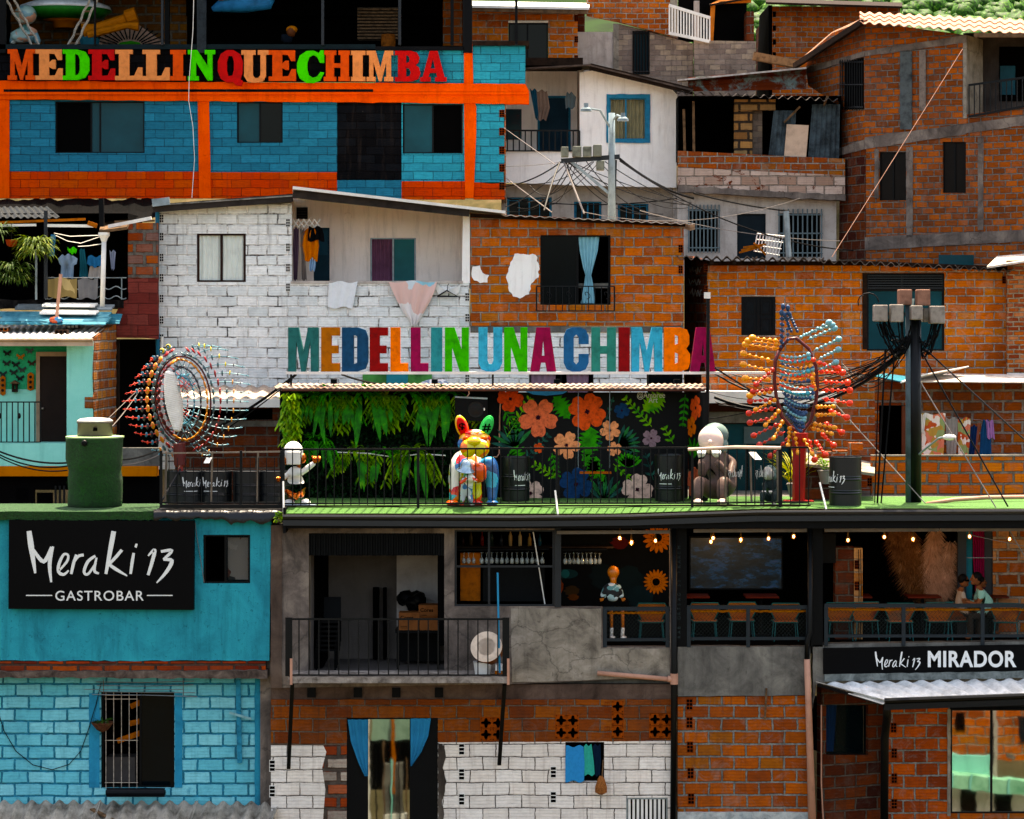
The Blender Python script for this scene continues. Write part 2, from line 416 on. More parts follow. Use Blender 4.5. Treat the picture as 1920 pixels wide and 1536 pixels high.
M_pvc=plain('pink_pvc','#b58e7c',.5,0,.15,3,.05)
M_steel=plain('brushed_steel','#857c74',.35,.8,.2,6,.05)
M_galv=plain('galvanised','#8d979a',.45,.6,.25,4,.1)
M_wood=plain('old_wood','#6b5643',.85,0,.45,8,.5)
M_dwood=plain('dark_wood','#2d2119',.85,0,.45,8,.5)
M_wood2=plain('orange_wood','#a3612c',.7,0,.3,8,.3)
M_cable=plain('cable_black','#0b0c0d',.5,0,.1,3,0)
M_cableg=plain('cable_grey','#77726e',.5,0,.1,3,0)
M_gl=glass('teal_glass','#0a4c54',.15)
M_gl2=glass('dark_glass','#061418',.08)
M_gl3=glass('bright_teal_glass','#0c6470',.2)
M_see=glass('see_through_glass','#16282c',.04,.35)
B_orange=brick('brick_bright',['#a04f12','#c46414','#cc6c18','#b85a12','#b86a30'],'#a39384',dirty=.4,smear=.45,m=.022,w=.41,h=.2)
B_orange3=brick('brick_bright_small',['#a8540f','#c86a14','#d07218','#bc6012','#c0702a'],'#b0a294',dirty=.3,smear=.5,m=.02,w=.41,h=.172)
B_far=brick('brick_far',['#944a10','#b86014','#bf661a','#a85412'],'#a39384',dirty=.4,smear=.4,m=.02,w=.3,h=.142)
B_orange2=brick('brick_mid',['#8a430f','#a65411','#b05c16','#984a10','#9c5a2a'],'#9a9084',dirty=.5,smear=.45,m=.022,w=.36,h=.165,dirt=(.04,.025,.018))
B_brown=brick('brick_brown',['#753a0e','#884611','#925015','#7c400f'],'#75695d',dirty=.55,smear=.35,m=.016,w=.49,h=.24)
B_lower=brick('brick_lower',['#8c450e','#a45413','#b05c18','#964b10','#9c5a2a'],'#85857f',dirty=.5,smear=.45,m=.025,w=.47,h=.24,groove=.6)
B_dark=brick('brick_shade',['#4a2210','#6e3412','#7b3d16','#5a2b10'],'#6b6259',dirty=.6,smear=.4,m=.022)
B_rtop=brick('brick_top_right',['#7c400e','#a45412','#b05c16','#8c480f'],'#7d756d',dirty=.6,smear=.5,m=.02,w=.29,h=.15,dirt=(.05,.035,.028))
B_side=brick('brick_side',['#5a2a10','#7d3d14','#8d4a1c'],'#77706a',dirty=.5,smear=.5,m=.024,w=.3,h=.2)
B_grey=brick('block_grey',['#7d6f66','#94857a','#877a70','#a0907f'],'#978b82',w=.29,h=.14,m=.01,groove=.15,dirty=.4,smear=.3)
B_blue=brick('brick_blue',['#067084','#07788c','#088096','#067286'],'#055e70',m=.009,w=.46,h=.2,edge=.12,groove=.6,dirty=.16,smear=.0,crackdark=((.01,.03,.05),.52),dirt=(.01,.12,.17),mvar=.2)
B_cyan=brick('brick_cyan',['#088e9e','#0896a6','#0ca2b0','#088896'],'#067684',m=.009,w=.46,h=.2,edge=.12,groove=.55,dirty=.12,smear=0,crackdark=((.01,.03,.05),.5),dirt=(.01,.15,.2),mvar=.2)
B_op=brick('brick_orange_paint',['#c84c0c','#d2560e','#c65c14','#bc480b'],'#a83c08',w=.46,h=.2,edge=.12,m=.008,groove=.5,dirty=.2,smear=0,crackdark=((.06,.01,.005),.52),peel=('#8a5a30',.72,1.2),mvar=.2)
B_bk=brick('brick_black_paint',['#0b0d10','#101317','#14181c'],'#07080a',m=.012,w=.46,h=.2,groove=.6,dirty=.1,smear=0,peel=('#8a8078',.7,6),mvar=.2)
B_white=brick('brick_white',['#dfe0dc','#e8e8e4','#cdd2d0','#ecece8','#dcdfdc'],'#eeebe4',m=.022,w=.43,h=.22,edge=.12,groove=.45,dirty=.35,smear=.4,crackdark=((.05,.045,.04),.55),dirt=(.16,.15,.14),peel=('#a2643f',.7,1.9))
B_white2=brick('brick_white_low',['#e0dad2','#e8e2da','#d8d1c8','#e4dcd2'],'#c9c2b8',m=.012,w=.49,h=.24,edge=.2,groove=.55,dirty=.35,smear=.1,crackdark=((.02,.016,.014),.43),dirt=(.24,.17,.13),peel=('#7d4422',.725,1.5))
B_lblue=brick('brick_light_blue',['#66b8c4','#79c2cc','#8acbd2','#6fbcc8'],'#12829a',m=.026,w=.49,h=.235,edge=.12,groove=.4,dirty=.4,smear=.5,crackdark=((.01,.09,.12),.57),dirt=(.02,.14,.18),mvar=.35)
B_maroon=brick('brick_maroon',['#6d3430','#7d3d37','#84463f'],'#6d3733',m=.008,groove=.5,dirty=.3,smear=.0,peel=('#2b1a16',.73,2))
P_teal=plaster('stucco_teal','#068f9c','#057280','#0aa0aa',stain='#0a4f5a',contrast=.6,mott=.35)
P_conc=plaster('concrete','#6e655f','#3c3733','#968b80',stain='#2f2b28',contrast=.55,crack=.5)
P_concl=plaster('concrete_light','#8b8479','#57514b','#aaa297',stain='#3c3733',scale=1.6,contrast=.5,crack=.5,mott=.2)
P_concg=plaster('concrete_band','#6c6a65','#3d3b39','#8d8a82',stain='#1d1c1b',contrast=.6)
P_white=plaster('stucco_white','#eeeae4','#e0dad3','#f2efea',stain='#9a8f84',contrast=.8,mott=-.2)
P_white2=plaster('stucco_white_dirty','#b5aca4','#8d847c','#c3bbb3',stain='#5b534d',contrast=.6)
P_pink=plaster('stucco_pinkish','#f0e2d8','#e6d6cc','#f4e8e0',stain='#94867d',contrast=.9,mott=-.25)
P_mint=plaster('stucco_mint','#8fd0c4','#7cc2b5','#9edacd',stain='#6ba99e',contrast=.9,mott=-.25)
P_green=plaster('stucco_green','#0fa27c','#0b8f6c','#14b088',stain='#0a7458',contrast=.9,mott=-.25)
P_orange=plaster('paint_orange','#e0600e','#c64e0b','#e86a12',stain='#7c2807',contrast=.7,scale=2)
P_room=plaster('room_grey','#706a66','#5c5753','#7c7672',contrast=.9,mott=-.3)
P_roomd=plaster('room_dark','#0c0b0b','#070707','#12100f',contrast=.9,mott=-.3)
P_ochre=plaster('paint_ochre','#b87312','#9d6010','#c27b16',contrast=.8)
def zt(y):
 pts=[(-400,-30),(-80,-7),(-1.6,.4),(7,2.5),(28,17),(60,20),(120,25),(250,95),(420,150)]
 for (a,b),(c,d) in zip(pts,pts[1:]):
  if y<=c:return b+(d-b)*max(0,(y-a)/(c-a))
 return 150
def terrain(name,y0,y1,ny,x0,x1,nx,mat,bump=0):
 mb=MB();vs=[]
 for j in range(ny+1):
  y=y0+(y1-y0)*j/ny
  for i in range(nx+1):
   x=x0+(x1-x0)*i/nx;vs.append((x,y,zt(y)+bump*min(1,(y-y0)/40)*mnoise.noise(V((x*.03,y*.03,0)))*2))
 mb.add(vs,[(j*(nx+1)+i,j*(nx+1)+i+1,(j+1)*(nx+1)+i+1,(j+1)*(nx+1)+i) for j in range(ny) for i in range(nx)])
 return mb.build(name,mat,smooth=True)
tag(terrain('ground',-400,121,120,-150,150,60,plaster('earth','#564e38','#383824','#6b5c4a')),'sloping earth under the houses',kind='structure')
tag(terrain('hills',120,420,60,-220,260,60,plain('hill_green','#1d3512',.9,0,.6,.15,0),8),'green hillside far behind the houses',kind='structure')
mb=MB();rr=random.Random(3)
for i in range(3000):
 y=rr.uniform(121,155);x=rr.uniform(10,42);r=rr.uniform(.25,.95)
 z=zt(y)+8*min(1,(y-120)/40)*mnoise.noise(V((x*.03,y*.03,0)))*2
 c=V((x,y,z+r*.3));k=len(mb.v);mb.ell(c,(r,r,r*.85),9,6)
 for q in range(k,len(mb.v)):mb.v[q]=c+(mb.v[q]-c)*(1+.45*mnoise.noise(mb.v[q]*.7)+.4*mnoise.noise(mb.v[q]*3.1))
tag(mb.build('hill_forest',leafm('hill_trees','#16300c','#3a6a20','#7fa044'),smooth=True),'far-off trees and bushes covering the green hillside','forest',kind='stuff')
def window(H,pl,bx,cols=(0,.5,1),fr=None,gl=None,fw=4,rec=.06,name='window',label=None,panes=None,sill=False,rows=None):
 """frame with one opening per pane; panes are children of the frame"""
 x0,y0,x1,y1=bx;fr=fr or M_frame;gl=gl or M_gl
 ys=rows or (0,1);holes=[]
 for i in range(len(cols)-1):
  for j in range(len(ys)-1):
   a=x0+(x1-x0)*cols[i]+(fw if i==0 else fw/2);b=x0+(x1-x0)*cols[i+1]-(fw if i==len(cols)-2 else fw/2)
   c=y0+(y1-y0)*ys[j]+(fw*.8 if j==0 else fw/2);d=y0+(y1-y0)*ys[j+1]-(fw*.8 if j==len(ys)-2 else fw/2)
   holes.append((a,c,b,d))
 mb=MB();pl.poly(mb,rect((x0+.3,y0+.3,x1-.3,y1-.3)),-rec,.05,holes)
 w=mb.build(name,fr,H,label=label)
 for k,h in enumerate(holes):
  g=gl[k%len(gl)]if isinstance(gl,(list,tuple)) else gl
  if g is None:continue
  m2=MB();pl.box(m2,h[0]-1,h[1]-1,h[2]+1,h[3]+1,-rec-.016-(k%2)*.01,.008)
  m2 .build('pane',g,w)
 if sill:
  m2=MB();pl.box(m2,x0-3,y1+.4,x1+3,y1+3,.06,.16);m2 .build('sill',P_concg,w)
 return w
def room(H,pl,bx,depth,mat,off=-.2,name='room',label=None):
 x0,y0,x1,y1=bx;a=[pl.pt(x0,y1,off),pl.pt(x1,y1,off),pl.pt(x1,y0,off),pl.pt(x0,y0,off)]
 b=[p-pl.n*depth for p in a];mb=MB()
 mb.add(a+b,[(4,5,6,7),(0,4,7,3),(1,2,6,5),(0,1,5,4),(3,7,6,2)])
 return mb.build(name,mat,H,label=label)
def copies(ob,vecs):
 """more of the same part"""
 out=[]
 for v in vecs:
  c=ob.copy();COL.objects.link(c);c.parent=ob.parent;c.location=ob.location+V(v);out.append(c)
 return out
def railing(H,pl,x0,x1,yt,yb,n,off=0,mat=None,r=.012,post=.03,ym=None,name='railing',ends=True,flat=True):
 """rails and upright bars on a wall plane; returns the top rail's holder"""
 mat=mat or M_blackmetal;mb=MB();pl.bar(mb,(x0,yt),(x1,yt),post,off,post);t=mb.build('top_rail',mat,H)
 mb=MB();pl.bar(mb,(x0,yb),(x1,yb),post*.8,off,post*.8);mb.build('bottom_rail',mat,H)
 a=pl.pt(x0,yt,off);a0=pl.pt(x0,yb,off)
 mb=MB();mb.bar(a,a0,r*2,r*2);f=mb.build('baluster',mat,H);vs=[]
 for i in range(1,n):vs.append(pl.pt(x0+(x1-x0)*i/n,yt,off)-a)
 copies(f,vs)
 if ends:
  mb=MB();mb.bar(a,a0,post*1.3,post*1.3);e=mb.build('post',mat,H);copies(e,[pl.pt(x1,yt,off)-a])
 return t
def grille(W,pl,bx,n,off=.03,mat=None,r=.008,cross=(.02,.98),name='bar'):
 x0,y0,x1,y1=bx;mat=mat or M_blackmetal
 mb=MB();mb.tube([pl.pt(x0,y0,off),pl.pt(x0,y1,off)],r,5);f=mb.build(name,mat,W);a=pl.pt(x0,y0,off)
 copies(f,[pl.pt(x0+(x1-x0)*i/n,y0,off)-a for i in range(1,n+1)])
 for c in cross:
  mb=MB();y=y0+(y1-y0)*c;mb.tube([pl.pt(x0-2,y,off),pl.pt(x1+2,y,off)],r,5);mb.build('cross_bar',mat,W)
def ends_blocks(H,pl,pts,wpx=14,hpx=18,mat=None,off=.012,nx=2,ny=3):
 for (x,y) in pts:
  mb=MB();hs=[];mx,my=wpx*.07,hpx*.06;cw=(wpx-mx*(nx+1))/nx;ch=(hpx-my*(ny+1))/ny
  for i in range(nx):
   for j in range(ny):
    a=x+mx+i*(cw+mx);b=y+my+j*(ch+my);hs.append((a,b,a+cw,b+ch))
  pl.poly(mb,rect((x,y,x+wpx,y+hpx)),off,.009,hs);mb.cur=1;pl.box(mb,x+.5,y+.5,x+wpx-.5,y+hpx-.5,off-.007,.004)
  mb.build('hollow_block',[mat or M_white,M_dark],H)
def curtain(H,pl,poly_top,poly_bot,off,mat,folds=6,amp=.03,name='curtain',label=None,tie=None):
 """hanging cloth: x-ranges in pixels at several heights [(y, xl, xr), ...]"""
 rows=poly_top;mb=MB();n=folds*6;vs=[]
 for (y,xl,xr) in rows:
  for i in range(n+1):
   f=i/n;vs.append(pl.pt(xl+(xr-xl)*f,y,off+amp*sin(2*pi*folds*f+.6*sin(y*.07))))
 m=n+1;fs=[(j*m+i,j*m+i+1,(j+1)*m+i+1,(j+1)*m+i) for j in range(len(rows)-1) for i in range(n)]
 k=len(vs);vs2=[v-pl.n*.006 for v in vs];mb.add(vs+vs2,fs+[tuple(k+q for q in reversed(f)) for f in fs]);
 return mb.build(name,mat,H,smooth=True,label=label)
def cloth(name,pl,rows,off,mats,label,cat,group=None,folds=4,amp=.02,cols=None):
 """washing hung on a line or over a wall, as a thing of its own"""
 mb=MB();n=folds*5;vs=[]
 for (y,xl,xr) in rows:
  for i in range(n+1):
   f=i/n;vs.append(pl.pt(xl+(xr-xl)*f,y+2*sin(f*9+y),off+amp*sin(2*pi*folds*f+y*.05)))
 m=n+1
 for s_,o_ in ((1,0),(-1,.008)):
  k=[v-pl.n*o_ for v in vs];fs=[(j*m+i,j*m+i+1,(j+1)*m+i+1,(j+1)*m+i) for j in range(len(rows)-1) for i in range(n)]
  mb.add(k,fs if s_>0 else [tuple(reversed(f)) for f in fs])
 o=pl.pt((rows[0][1]+rows[0][2])/2,rows[0][0],off)
 return tag(mb.build(name,mats,None,smooth=True,origin=o),label,cat,group)
def cat_rom(pts,k=5):
 out=[];n=len(pts)
 for i in range(n-1):
  p0,p1,p2,p3=pts[max(0,i-1)],pts[i],pts[i+1],pts[min(n-1,i+2)]
  for j in range(k):
   t=j/k;out.append(tuple(.5*((2*b)+(c-a)*t+(2*a-5*b+4*c-d)*t*t+(-a+3*b-3*c+d)*t**3) for a,b,c,d in zip(p0,p1,p2,p3)))
 out.append(tuple(pts[-1]));return out
MERAKI=[[(198,1008,30),(212,1110,36),(238,1280,14)],[(226,1130,18),(292,1205,26),(345,1112,24)],[(352,1108,14),(330,1220,24),(340,1338,12)],[(392,1262,12),(440,1205,16),(448,1165,14),(420,1160,16),(390,1220,20),(388,1272,20),(420,1288,18),(452,1262,10)],[(500,1160,14),(482,1220,20),(468,1285,16)],[(482,1215,14),(512,1172,18),(548,1162,18)],[(622,1168,16),(575,1205,20),(550,1270,18),(576,1285,16),(626,1215,14)],[(630,1180,12),(616,1262,18),(645,1282,12)],[(740,1010,30),(722,1110,30),(690,1285,18)],[(792,1130,20),(750,1180,20),(704,1228,18)],[(708,1222,18),(760,1258,20),(826,1297,8)],[(868,1150,16),(858,1210,20),(848,1285,16)],[(876,1100,22),(890,1104,26)],[(960,1168,10),(1002,1130,22),(985,1210,22),(960,1292,18)],[(1042,1140,16),(1112,1134,20),(1058,1192,16)],[(1058,1192,14),(1112,1200,24),(1078,1270,22),(1015,1342,8)]]
def meraki(parent,plane,box,mat,off,ex=.008,mirror=False,fn=None,name='lettering',strokes=None):
 """brush lettering as raised strokes fitted to a pixel box"""
 mb=MB();x0,y0,x1,y1=box
 def mp(x,y):
  fx=(x-185)/(1120-185);fx=1-fx if mirror else fx
  return (x0+(x1-x0)*fx,y0+(y1-y0)*(y-1000)/345)
 sc=(x1-x0)/935
 pf=fn or (lambda px,py,o:plane.pt(px,py,o))
 for si,st in enumerate(strokes or MERAKI):
  q=[(*mp(a,b),c*sc) for a,b,c in cat_rom(st,5)];L=[];Rr=[]
  for i,(x,y,wd) in enumerate(q):
   a=q[max(0,i-1)];b=q[min(len(q)-1,i+1)];dx,dy=b[0]-a[0],b[1]-a[1];l=sqrt(dx*dx+dy*dy) or 1
   nx,ny=-dy/l*wd/2,dx/l*wd/2;L.append((x+nx,y+ny));Rr.append((x-nx,y-ny))
  e2=off+ex+.0006*si;fr=[pf(*p,e2) for p in L]+[pf(*p,e2) for p in Rr];bk=[pf(*p,off) for p in L]+[pf(*p,off) for p in Rr]
  n=len(q);k=2*n;fs=[]
  for i in range(n-1):fs+=[(i,i+1,n+i+1,n+i),(i,k+i,k+i+1,i+1),(n+i,n+i+1,k+n+i+1,k+n+i)]
  fs+=[(0,n,k+n,k),(n-1,k+n-1,k+2*n-1,2*n-1)]
  mb.add(fr+bk,fs)
 return mb.build(name,mat,parent)
 # ================= front row =================
F0=PL(0,0.0)
H=thing('teal_house','house with flat teal stucco upstairs and light blue block wall below, lower left corner','house',P(250,1536,0))
mb=MB();F0 .poly(mb,[(-60,972),(508,972),(505,1239)]+[(505-i*14,1239+rnd.uniform(-1.2,1.6)) for i in range(1,40)]+[(-60,1239)],0,.2,[(381,1003,469,1094)]);mb.build('upper_wall',P_teal,H)
mb=MB();F0 .poly(mb,[(-60,1240.5),(498,1240.5),(498,1258),(-60,1258)],-.012,.18)
mb.build('brick_course',brick('brick_course_m',['#7c3010','#a8450f','#b4561a','#8f3c12'],'#5e4a40',w=.49,h=.3,m=.03,groove=.3,dirty=.6,smear=.3,off=(0,.13)),H)
mb=MB();F0 .poly(mb,jag([(-60,1258),(502,1256),(502,1271),(-60,1269)],1.4,11,4),.12,.35);mb.build('ledge',plaster('ledge_m','#5c514b','#2a2522','#7b6f66',stain='#15110f',scale=4),H)
FA=PL(0,.3)
mb=MB();FA.poly(mb,rect((-60,1269,478,1512)),0,.2,[(189,1297,327,1478)]);mb.build('lower_wall',B_lblue,H)
mb=MB();FA.poly(mb,jag(rect((478,1269,506,1512)),.8,16,5),.03,.25);mb.build('corner_pier',plaster('pier_blue','#1a7f95','#136578','#3095a8',stain='#2c4a50'),H)
for (x0,x1) in ((167,187),(328,342)):
 mb=MB();FA.poly(mb,jag(rect((x0,1300,x1,1477)),.8,12,6),.012,.01);mb.build('window_surround',plaster('surround_blue','#1589a5','#0f728c','#1c97b2'),H)
mb=MB();mb.add([P(-60,975,.2),P(505,975,.2),P(505,975,1.7),P(-60,975,1.7)],[(0,1,2,3)]);mb.box(P(-60,0,.2).x,P(505,0,.2).x,.21,1.7,P(0,975,0).z-.12,P(0,975,0).z-.02);mb.build('roof_slab',P_concg,H)
mb=MB();x=P(506,0,0).x;mb.box(x-.2,x,.21,6.8,P(0,1540,0).z-2,P(0,975,0).z-.12);mb.build('side_wall',P_conc,H)
w=window(H,F0,(381,1003,469,1094),(0,.47,1),gl=[None,M_see],fw=4,rec=.04,label='small black sliding window, left half open')
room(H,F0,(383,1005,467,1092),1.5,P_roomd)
mb=MB();F0 .poly(mb,rect((426,1009,465,1088)),-.12,.02);mb.build('painted_reflection',spots('reflection_m','#b9b2a8',['#a75517','#0d0d0d','#7c3a10','#c9c2b8'],5,.35),w)  # mottled board behind the pane: the glass reflection painted as colour
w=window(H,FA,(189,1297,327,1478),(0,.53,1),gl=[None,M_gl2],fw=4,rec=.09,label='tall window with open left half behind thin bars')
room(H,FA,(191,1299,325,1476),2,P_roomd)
grille(w,FA,(199,1298,257,1478),4,.02,plain('rust_white','#a99f93',.6,0,.4,12,.2),.007,(.03,.07,.5,.94))
mb=MB();mb.box(P(195,0,1).x,P(255,0,1).x,.9,1.3,P(0,1470,1).z,P(0,1418,1).z);mb.build('cabinet',plain('cab','#5a5552',.7),H)
for q in ((240,1330,285,1310),(238,1362,282,1352),(215,1395,280,1372),(262,1452,322,1436)):
 mb=MB();FA.bar(mb,q[:2],q[2:],.1,-.35,.04);mb.build('inner_shelf',M_wood2 if q[0]<250 else M_wood,H)
T=thing('rod_bundle','long thin steel rods stored flat on hooks above the barred lower-left window','steel rods',P(270,1285,0))
for i,(a,b) in enumerate((((181,1277.5),(365,1276)),((183,1284),(364,1283)),((160,1291),(345,1291)),((188,1295),(368,1297)),((175,1300),(372,1304)))):
 mb=MB();FA.tube(mb,[a,((a[0]+b[0])/2,a[1]+1.2),b],.008,.08+.02*i,5);mb.build('rod',M_galv,T)
for x in (196,345):
 mb=MB();FA.tube(mb,[(x,1272),(x+1,1302),(x+5,1304)],.006,.15,5);mb.build('hook',M_wood,T)
T=thing('wall_batten','narrow vertical blue board with a short slanted cross piece on light blue wall','board',P(449,1430,.3))
mb=MB();FA.bar(mb,(447,1274),(450,1430),.09,.04,.035);mb.build('upright',plain('blue_board','#1b8199',.7,0,.3,8,.3),T)
mb=MB();FA.bar(mb,(431,1335),(472,1347),.045,.09,.02);mb.build('cross_piece',plain('pale_board','#7fa9ad',.7,0,.3,8,.3),T)
T=thing('hanging_planter','brown half-basket planter with a spiky green plant hung on the barred window','planter',P(192,1360,.1))
mb=MB();mb.lathe(P(192,1365,.12),[(.02,-.08),(.11,-.03),(.2,.08),(.21,.11),(.19,.11),(.17,.05)],16);mb.build('basket',plain('coir','#5d3f30',.95,0,.5,14,.8),T)
mb=MB()
for i in range(26):a=rnd.uniform(0,2*pi);mb.leaf(P(192,1354,.12)+V((cos(a)*.04,sin(a)*.04,0)),(cos(a),sin(a),rnd.uniform(.3,1.3)),rnd.uniform(.14,.26),.035,rnd.uniform(.5,1.4))
mb.build('foliage',leafm('planter_leaf','#1d3d1f','#3c6a2c','#7a8f3c'),T)
mb=MB();FA.tube(mb,[(176,1352),(188,1300),(208,1352)],.004,.12,4);mb.build('hanger',M_cable,T)
mb=MB();FA.tube(mb,[(-8,1320),(8,1370),(30,1408),(62,1434),(98,1443),(130,1433),(152,1408),(166,1368),(180,1322),(190,1280)],.008,.02,6)
tag(mb.build('hanging_cable',M_cable,None,origin=P(98,1443,.3)),'black cable hanging in a deep loop across the light blue block wall','cable')
mb=MB();a=P(200,1486,.05);b=P(309,1486,.05);mb.tube([a,b],.085,14);mb.tube([a+V((-.015,0,0)),b+V((.015,0,0))],.045,12)
tag(mb.build('plastic_roll',plain('black_plastic','#101418',.3,0,.3,10,.4),None,origin=a),'shiny black roll lying on the roof under the barred window','roll')
T=thing('asbestos_roof','weathered grey corrugated roof sheets along the bottom left edge','roof',P(200,1536,-1))
m_asb=corrug('asbestos','#a39e94','#5e5a52','#8f8a6c',.33,.9,0)
for i,(xa,xb,da) in enumerate(((-70,190,0),(186,372,.02),(366,524,.04))):
 mb=MB();mb.corr(P(xa-28,1590,-1.6-da),P(xb-28,1590,-1.6-da),P(xb,1504+i,.26),P(xa,1504+i,.26),.24,.05,.012);mb.build('roof_sheet',m_asb,T)
mb=MB();mb.bar(P(172,1517,-.1),P(215,1540,-.5),.1,.03);tag(mb.build('loose_board',M_wood,None,origin=P(190,1528,-.3)),'short weathered board lying across the grey corrugated roof','board')
T=thing('restaurant_sign','black rectangular sign with white brush lettering Meraki 13 Gastrobar on teal wall','sign',P(192,1140,0))
mb=MB();F0 .poly(mb,[(20,974),(366,976),(365,1142),(19,1140)],.18,.17);mb.build('board',plain('sign_black','#050708',.6,0,.12,2,.03,.06),T)
M_let=plain('letter_white','#d6d8d4',.5,0,.05,3,0)
meraki(T,F0,(54,992,327,1092),M_let,.18)
text_part('small_lettering','GASTROBAR',F0,(107,1106,272,1124.5),M_let,T,.18,.006,.004,1.12)
for (a,b) in ((52,101),(278,326)):
 mb=MB();F0 .box(mb,a,1113.8,b,1115.6,.186,.006);mb.build('rule_line',M_let,T)
mb=MB();F0 .tube(mb,[(366,980),(370,1010),(378,1060),(383,1092)],.006,.02,5)
tag(mb.build('thin_cable',M_cableg,None,origin=P(370,1010,0)),'thin pale cable running down teal wall beside the black sign','cable')
M_turf=NT('turf');_t=M_turf;_n=_t.noise(_t.obj(),30,5,.8);_n2=_t.noise(_t.obj(),1.5,6,.75)
_t.link(_t.mix(_n2 .outputs[0],_t.ramp(_n.outputs[0],[(.35,'#163204'),(.65,'#4c7e0a')]),'#34620a'),_t.b.inputs['Base Color']);_t.b.inputs['Roughness'].default_value=.95;_t.bump(_n.outputs[0],.8,.02);M_turf=_t.m
M_turfd=NT('turf_dark');_t=M_turfd;_n=_t.noise(_t.obj(),22,4,.8);_n2=_t.noise(_t.obj(),3,5)
_t.link(_t.mix(_n2 .outputs[0],_t.ramp(_n.outputs[0],[(.35,'#04240a'),(.65,'#1c6414')]),'#0c440c'),_t.b.inputs['Base Color']);_t.b.inputs['Roughness'].default_value=.97;_t.bump(_n.outputs[0],1,.06);M_turfd=_t.m
mb=MB();rr=random.Random(5);zt0=P(0,958,0).z
vs=[];n=60
for i in range(n+1):
 x=P(-60+(350*i/n),0,-.1).x;dz=.02*mnoise.noise(V((x*2,3,0)))
 vs+=[(x,-.15,zt0-.15+dz*1.6-rr.uniform(0,.03)),(x,-.17,zt0+dz),(x,.5,zt0+.02+dz),(x,1.7,zt0+.02)]
fs=[(i*4+j,(i+1)*4+j,(i+1)*4+j+1,i*4+j+1) for i in range(n) for j in range(3)]
mb.add(vs,fs);mb.box(P(-60,0,0).x,P(290,0,0).x,-.14,1.7,zt0-.14,zt0-.04);tag(mb.build('turf_strip',M_turfd,None,origin=P(130,965,0)),'strip of artificial turf draped over roof edge above the black sign','artificial turf')
T=thing('turf_wrapped_drum','tall drum wrapped in dark green artificial turf on the roof edge','drum',V((P(178,0,1).x,1.0,zt0+.03)))
c=V((P(178,0,1).x,1.0,zt0+.03));sc_=51/5000
prof=[(.5,0),(.505,.1),(.5,.3),(.515,.5),(.5,.68),(.53,.78),(.545,.9),(.54,1.25),(.545,1.3),(.5,1.31),(0,1.31)]
mb=MB();mb.lathe(c,prof,48)
for i,q in enumerate(mb.v):d=q-c;k_=1+.1*mnoise.noise(V((q.x*3,q.y*3,q.z*2.2)));mb.v[i]=V((c.x+d.x*k_,c.y+d.y*k_,q.z))
mb.build('turf_wrap',M_turfd,T,smooth=True)
mb=MB()
for i in range(4200):a=rnd.uniform(0,2*pi);z=rnd.uniform(.02,1.3);mb.leaf(c+V((cos(a)*.5,sin(a)*.5,z)),(cos(a)*.8,sin(a)*.8,-.6),.07,.014,.3,1,0)
mb.build('turf_fibres',leafm('turf_blade','#06300a','#1a6a18','#3c9030'),T)['kind']='stuff'
mb=MB();mb.lathe(c+V((0,0,1.295)),[(.52,0),(.555,.005),(.555,.03),(.5,.035),(0,.036)],40);mb.build('rim',plain('pale_rim','#9fb58a',.6),T)
mb=MB();mb.lathe(c+V((-.11,-.55,1.22)),[(.055,0),(.06,.02),(.045,.05),(.0,.055)],16,(0,-1,0));mb.build('bung',M_frame,T)
T=thing('steel_pot','shiny cylindrical steel pot with domed lid on top of the turf drum','steel tank',c+V((0,0,1.33)))
mb=MB();mb.lathe(c+V((0,0,1.332)),[(.33,0),(.335,.02),(.33,.24),(.345,.25),(.345,.27),(.33,.275)],40);mb.build('body',plain('pot_steel','#4a3f38',.4,0,.4,3,.05,.5),T,smooth=True)
mb=MB();mb.lathe(c+V((0,0,1.608)),[(.345,0),(.34,.02),(.28,.055),(.1,.075),(0,.078)],40);mb.build('lid',plain('lid_white','#cfcac4',.35,.4,.1),T,smooth=True)
mb=MB();mb.box(c.x+.02,c.x+.1,c.y-.345,c.y-.335,c.z+1.44,c.z+1.5);mb.build('maker_plate',M_dark,T)
H=thing('concrete_house','grey concrete house with shuttered balcony over a half white painted brick wall','house',P(880,1536,0))
hL=[(852,994,1040,1137),[(1046,990),(1256,990),(1256,1213),(1130,1213),(1130,1139),(1046,1139)]]
mb=MB();F0 .poly(mb,[(508,985),(1262,985),(1262,1268),(1100,1277),(955,1283),(508,1290)],0,.22,[(579,1000,833,1272)]+hL);mb.build('upper_wall',P_conc,H)
mb=MB();F0 .poly(mb,jag([(958,1141),(1127,1141),(1127,1216),(1256,1216),(1256,1268),(1090,1276),(960,1279)],1,20,9),.012,.011);mb.build('render_patch',P_concl,H,label='paler swirled render below the bar windows')
mb=MB();F0 .poly(mb,jag(rect((508,985,529,1290)),.8,15,2),.03,.02);mb.build('pier_strip',plaster('pier_brown','#5d5048','#3f3530','#76675c'),H)
mb=MB();F0 .poly(mb,rect((508,1284,1262,1313)),-.05,.2);mb.build('beam',plaster('beam_m','#5c4d45','#3a302b','#73635a',stain='#221b18'),H)
for x in (576,663,735,815):
 mb=MB();F0 .box(mb,x,1290,x+16,1308,0,.3);mb.build('joist_end',M_black,H)
mb=MB();F0 .poly(mb,jag([(508,1312),(1262,1312),(1262,1388),(1160,1390),(825,1392),(821,1390),(821,1346),(650,1346),(650,1398),(508,1397)],.7,13,11),0,.2,[(900,1345,945,1388),(1041,1340,1085,1386),(1147,1314,1168,1385),(1217,1337,1260,1385)]);mb.build('brick_band',B_brown,H)
mb=MB();F0 .poly(mb,[(508,1398),(606,1398),(612,1410),(604,1440),(610,1480),(605,1545),(508,1545)],-.004,.2);mb.build('white_wall',B_white2,H)
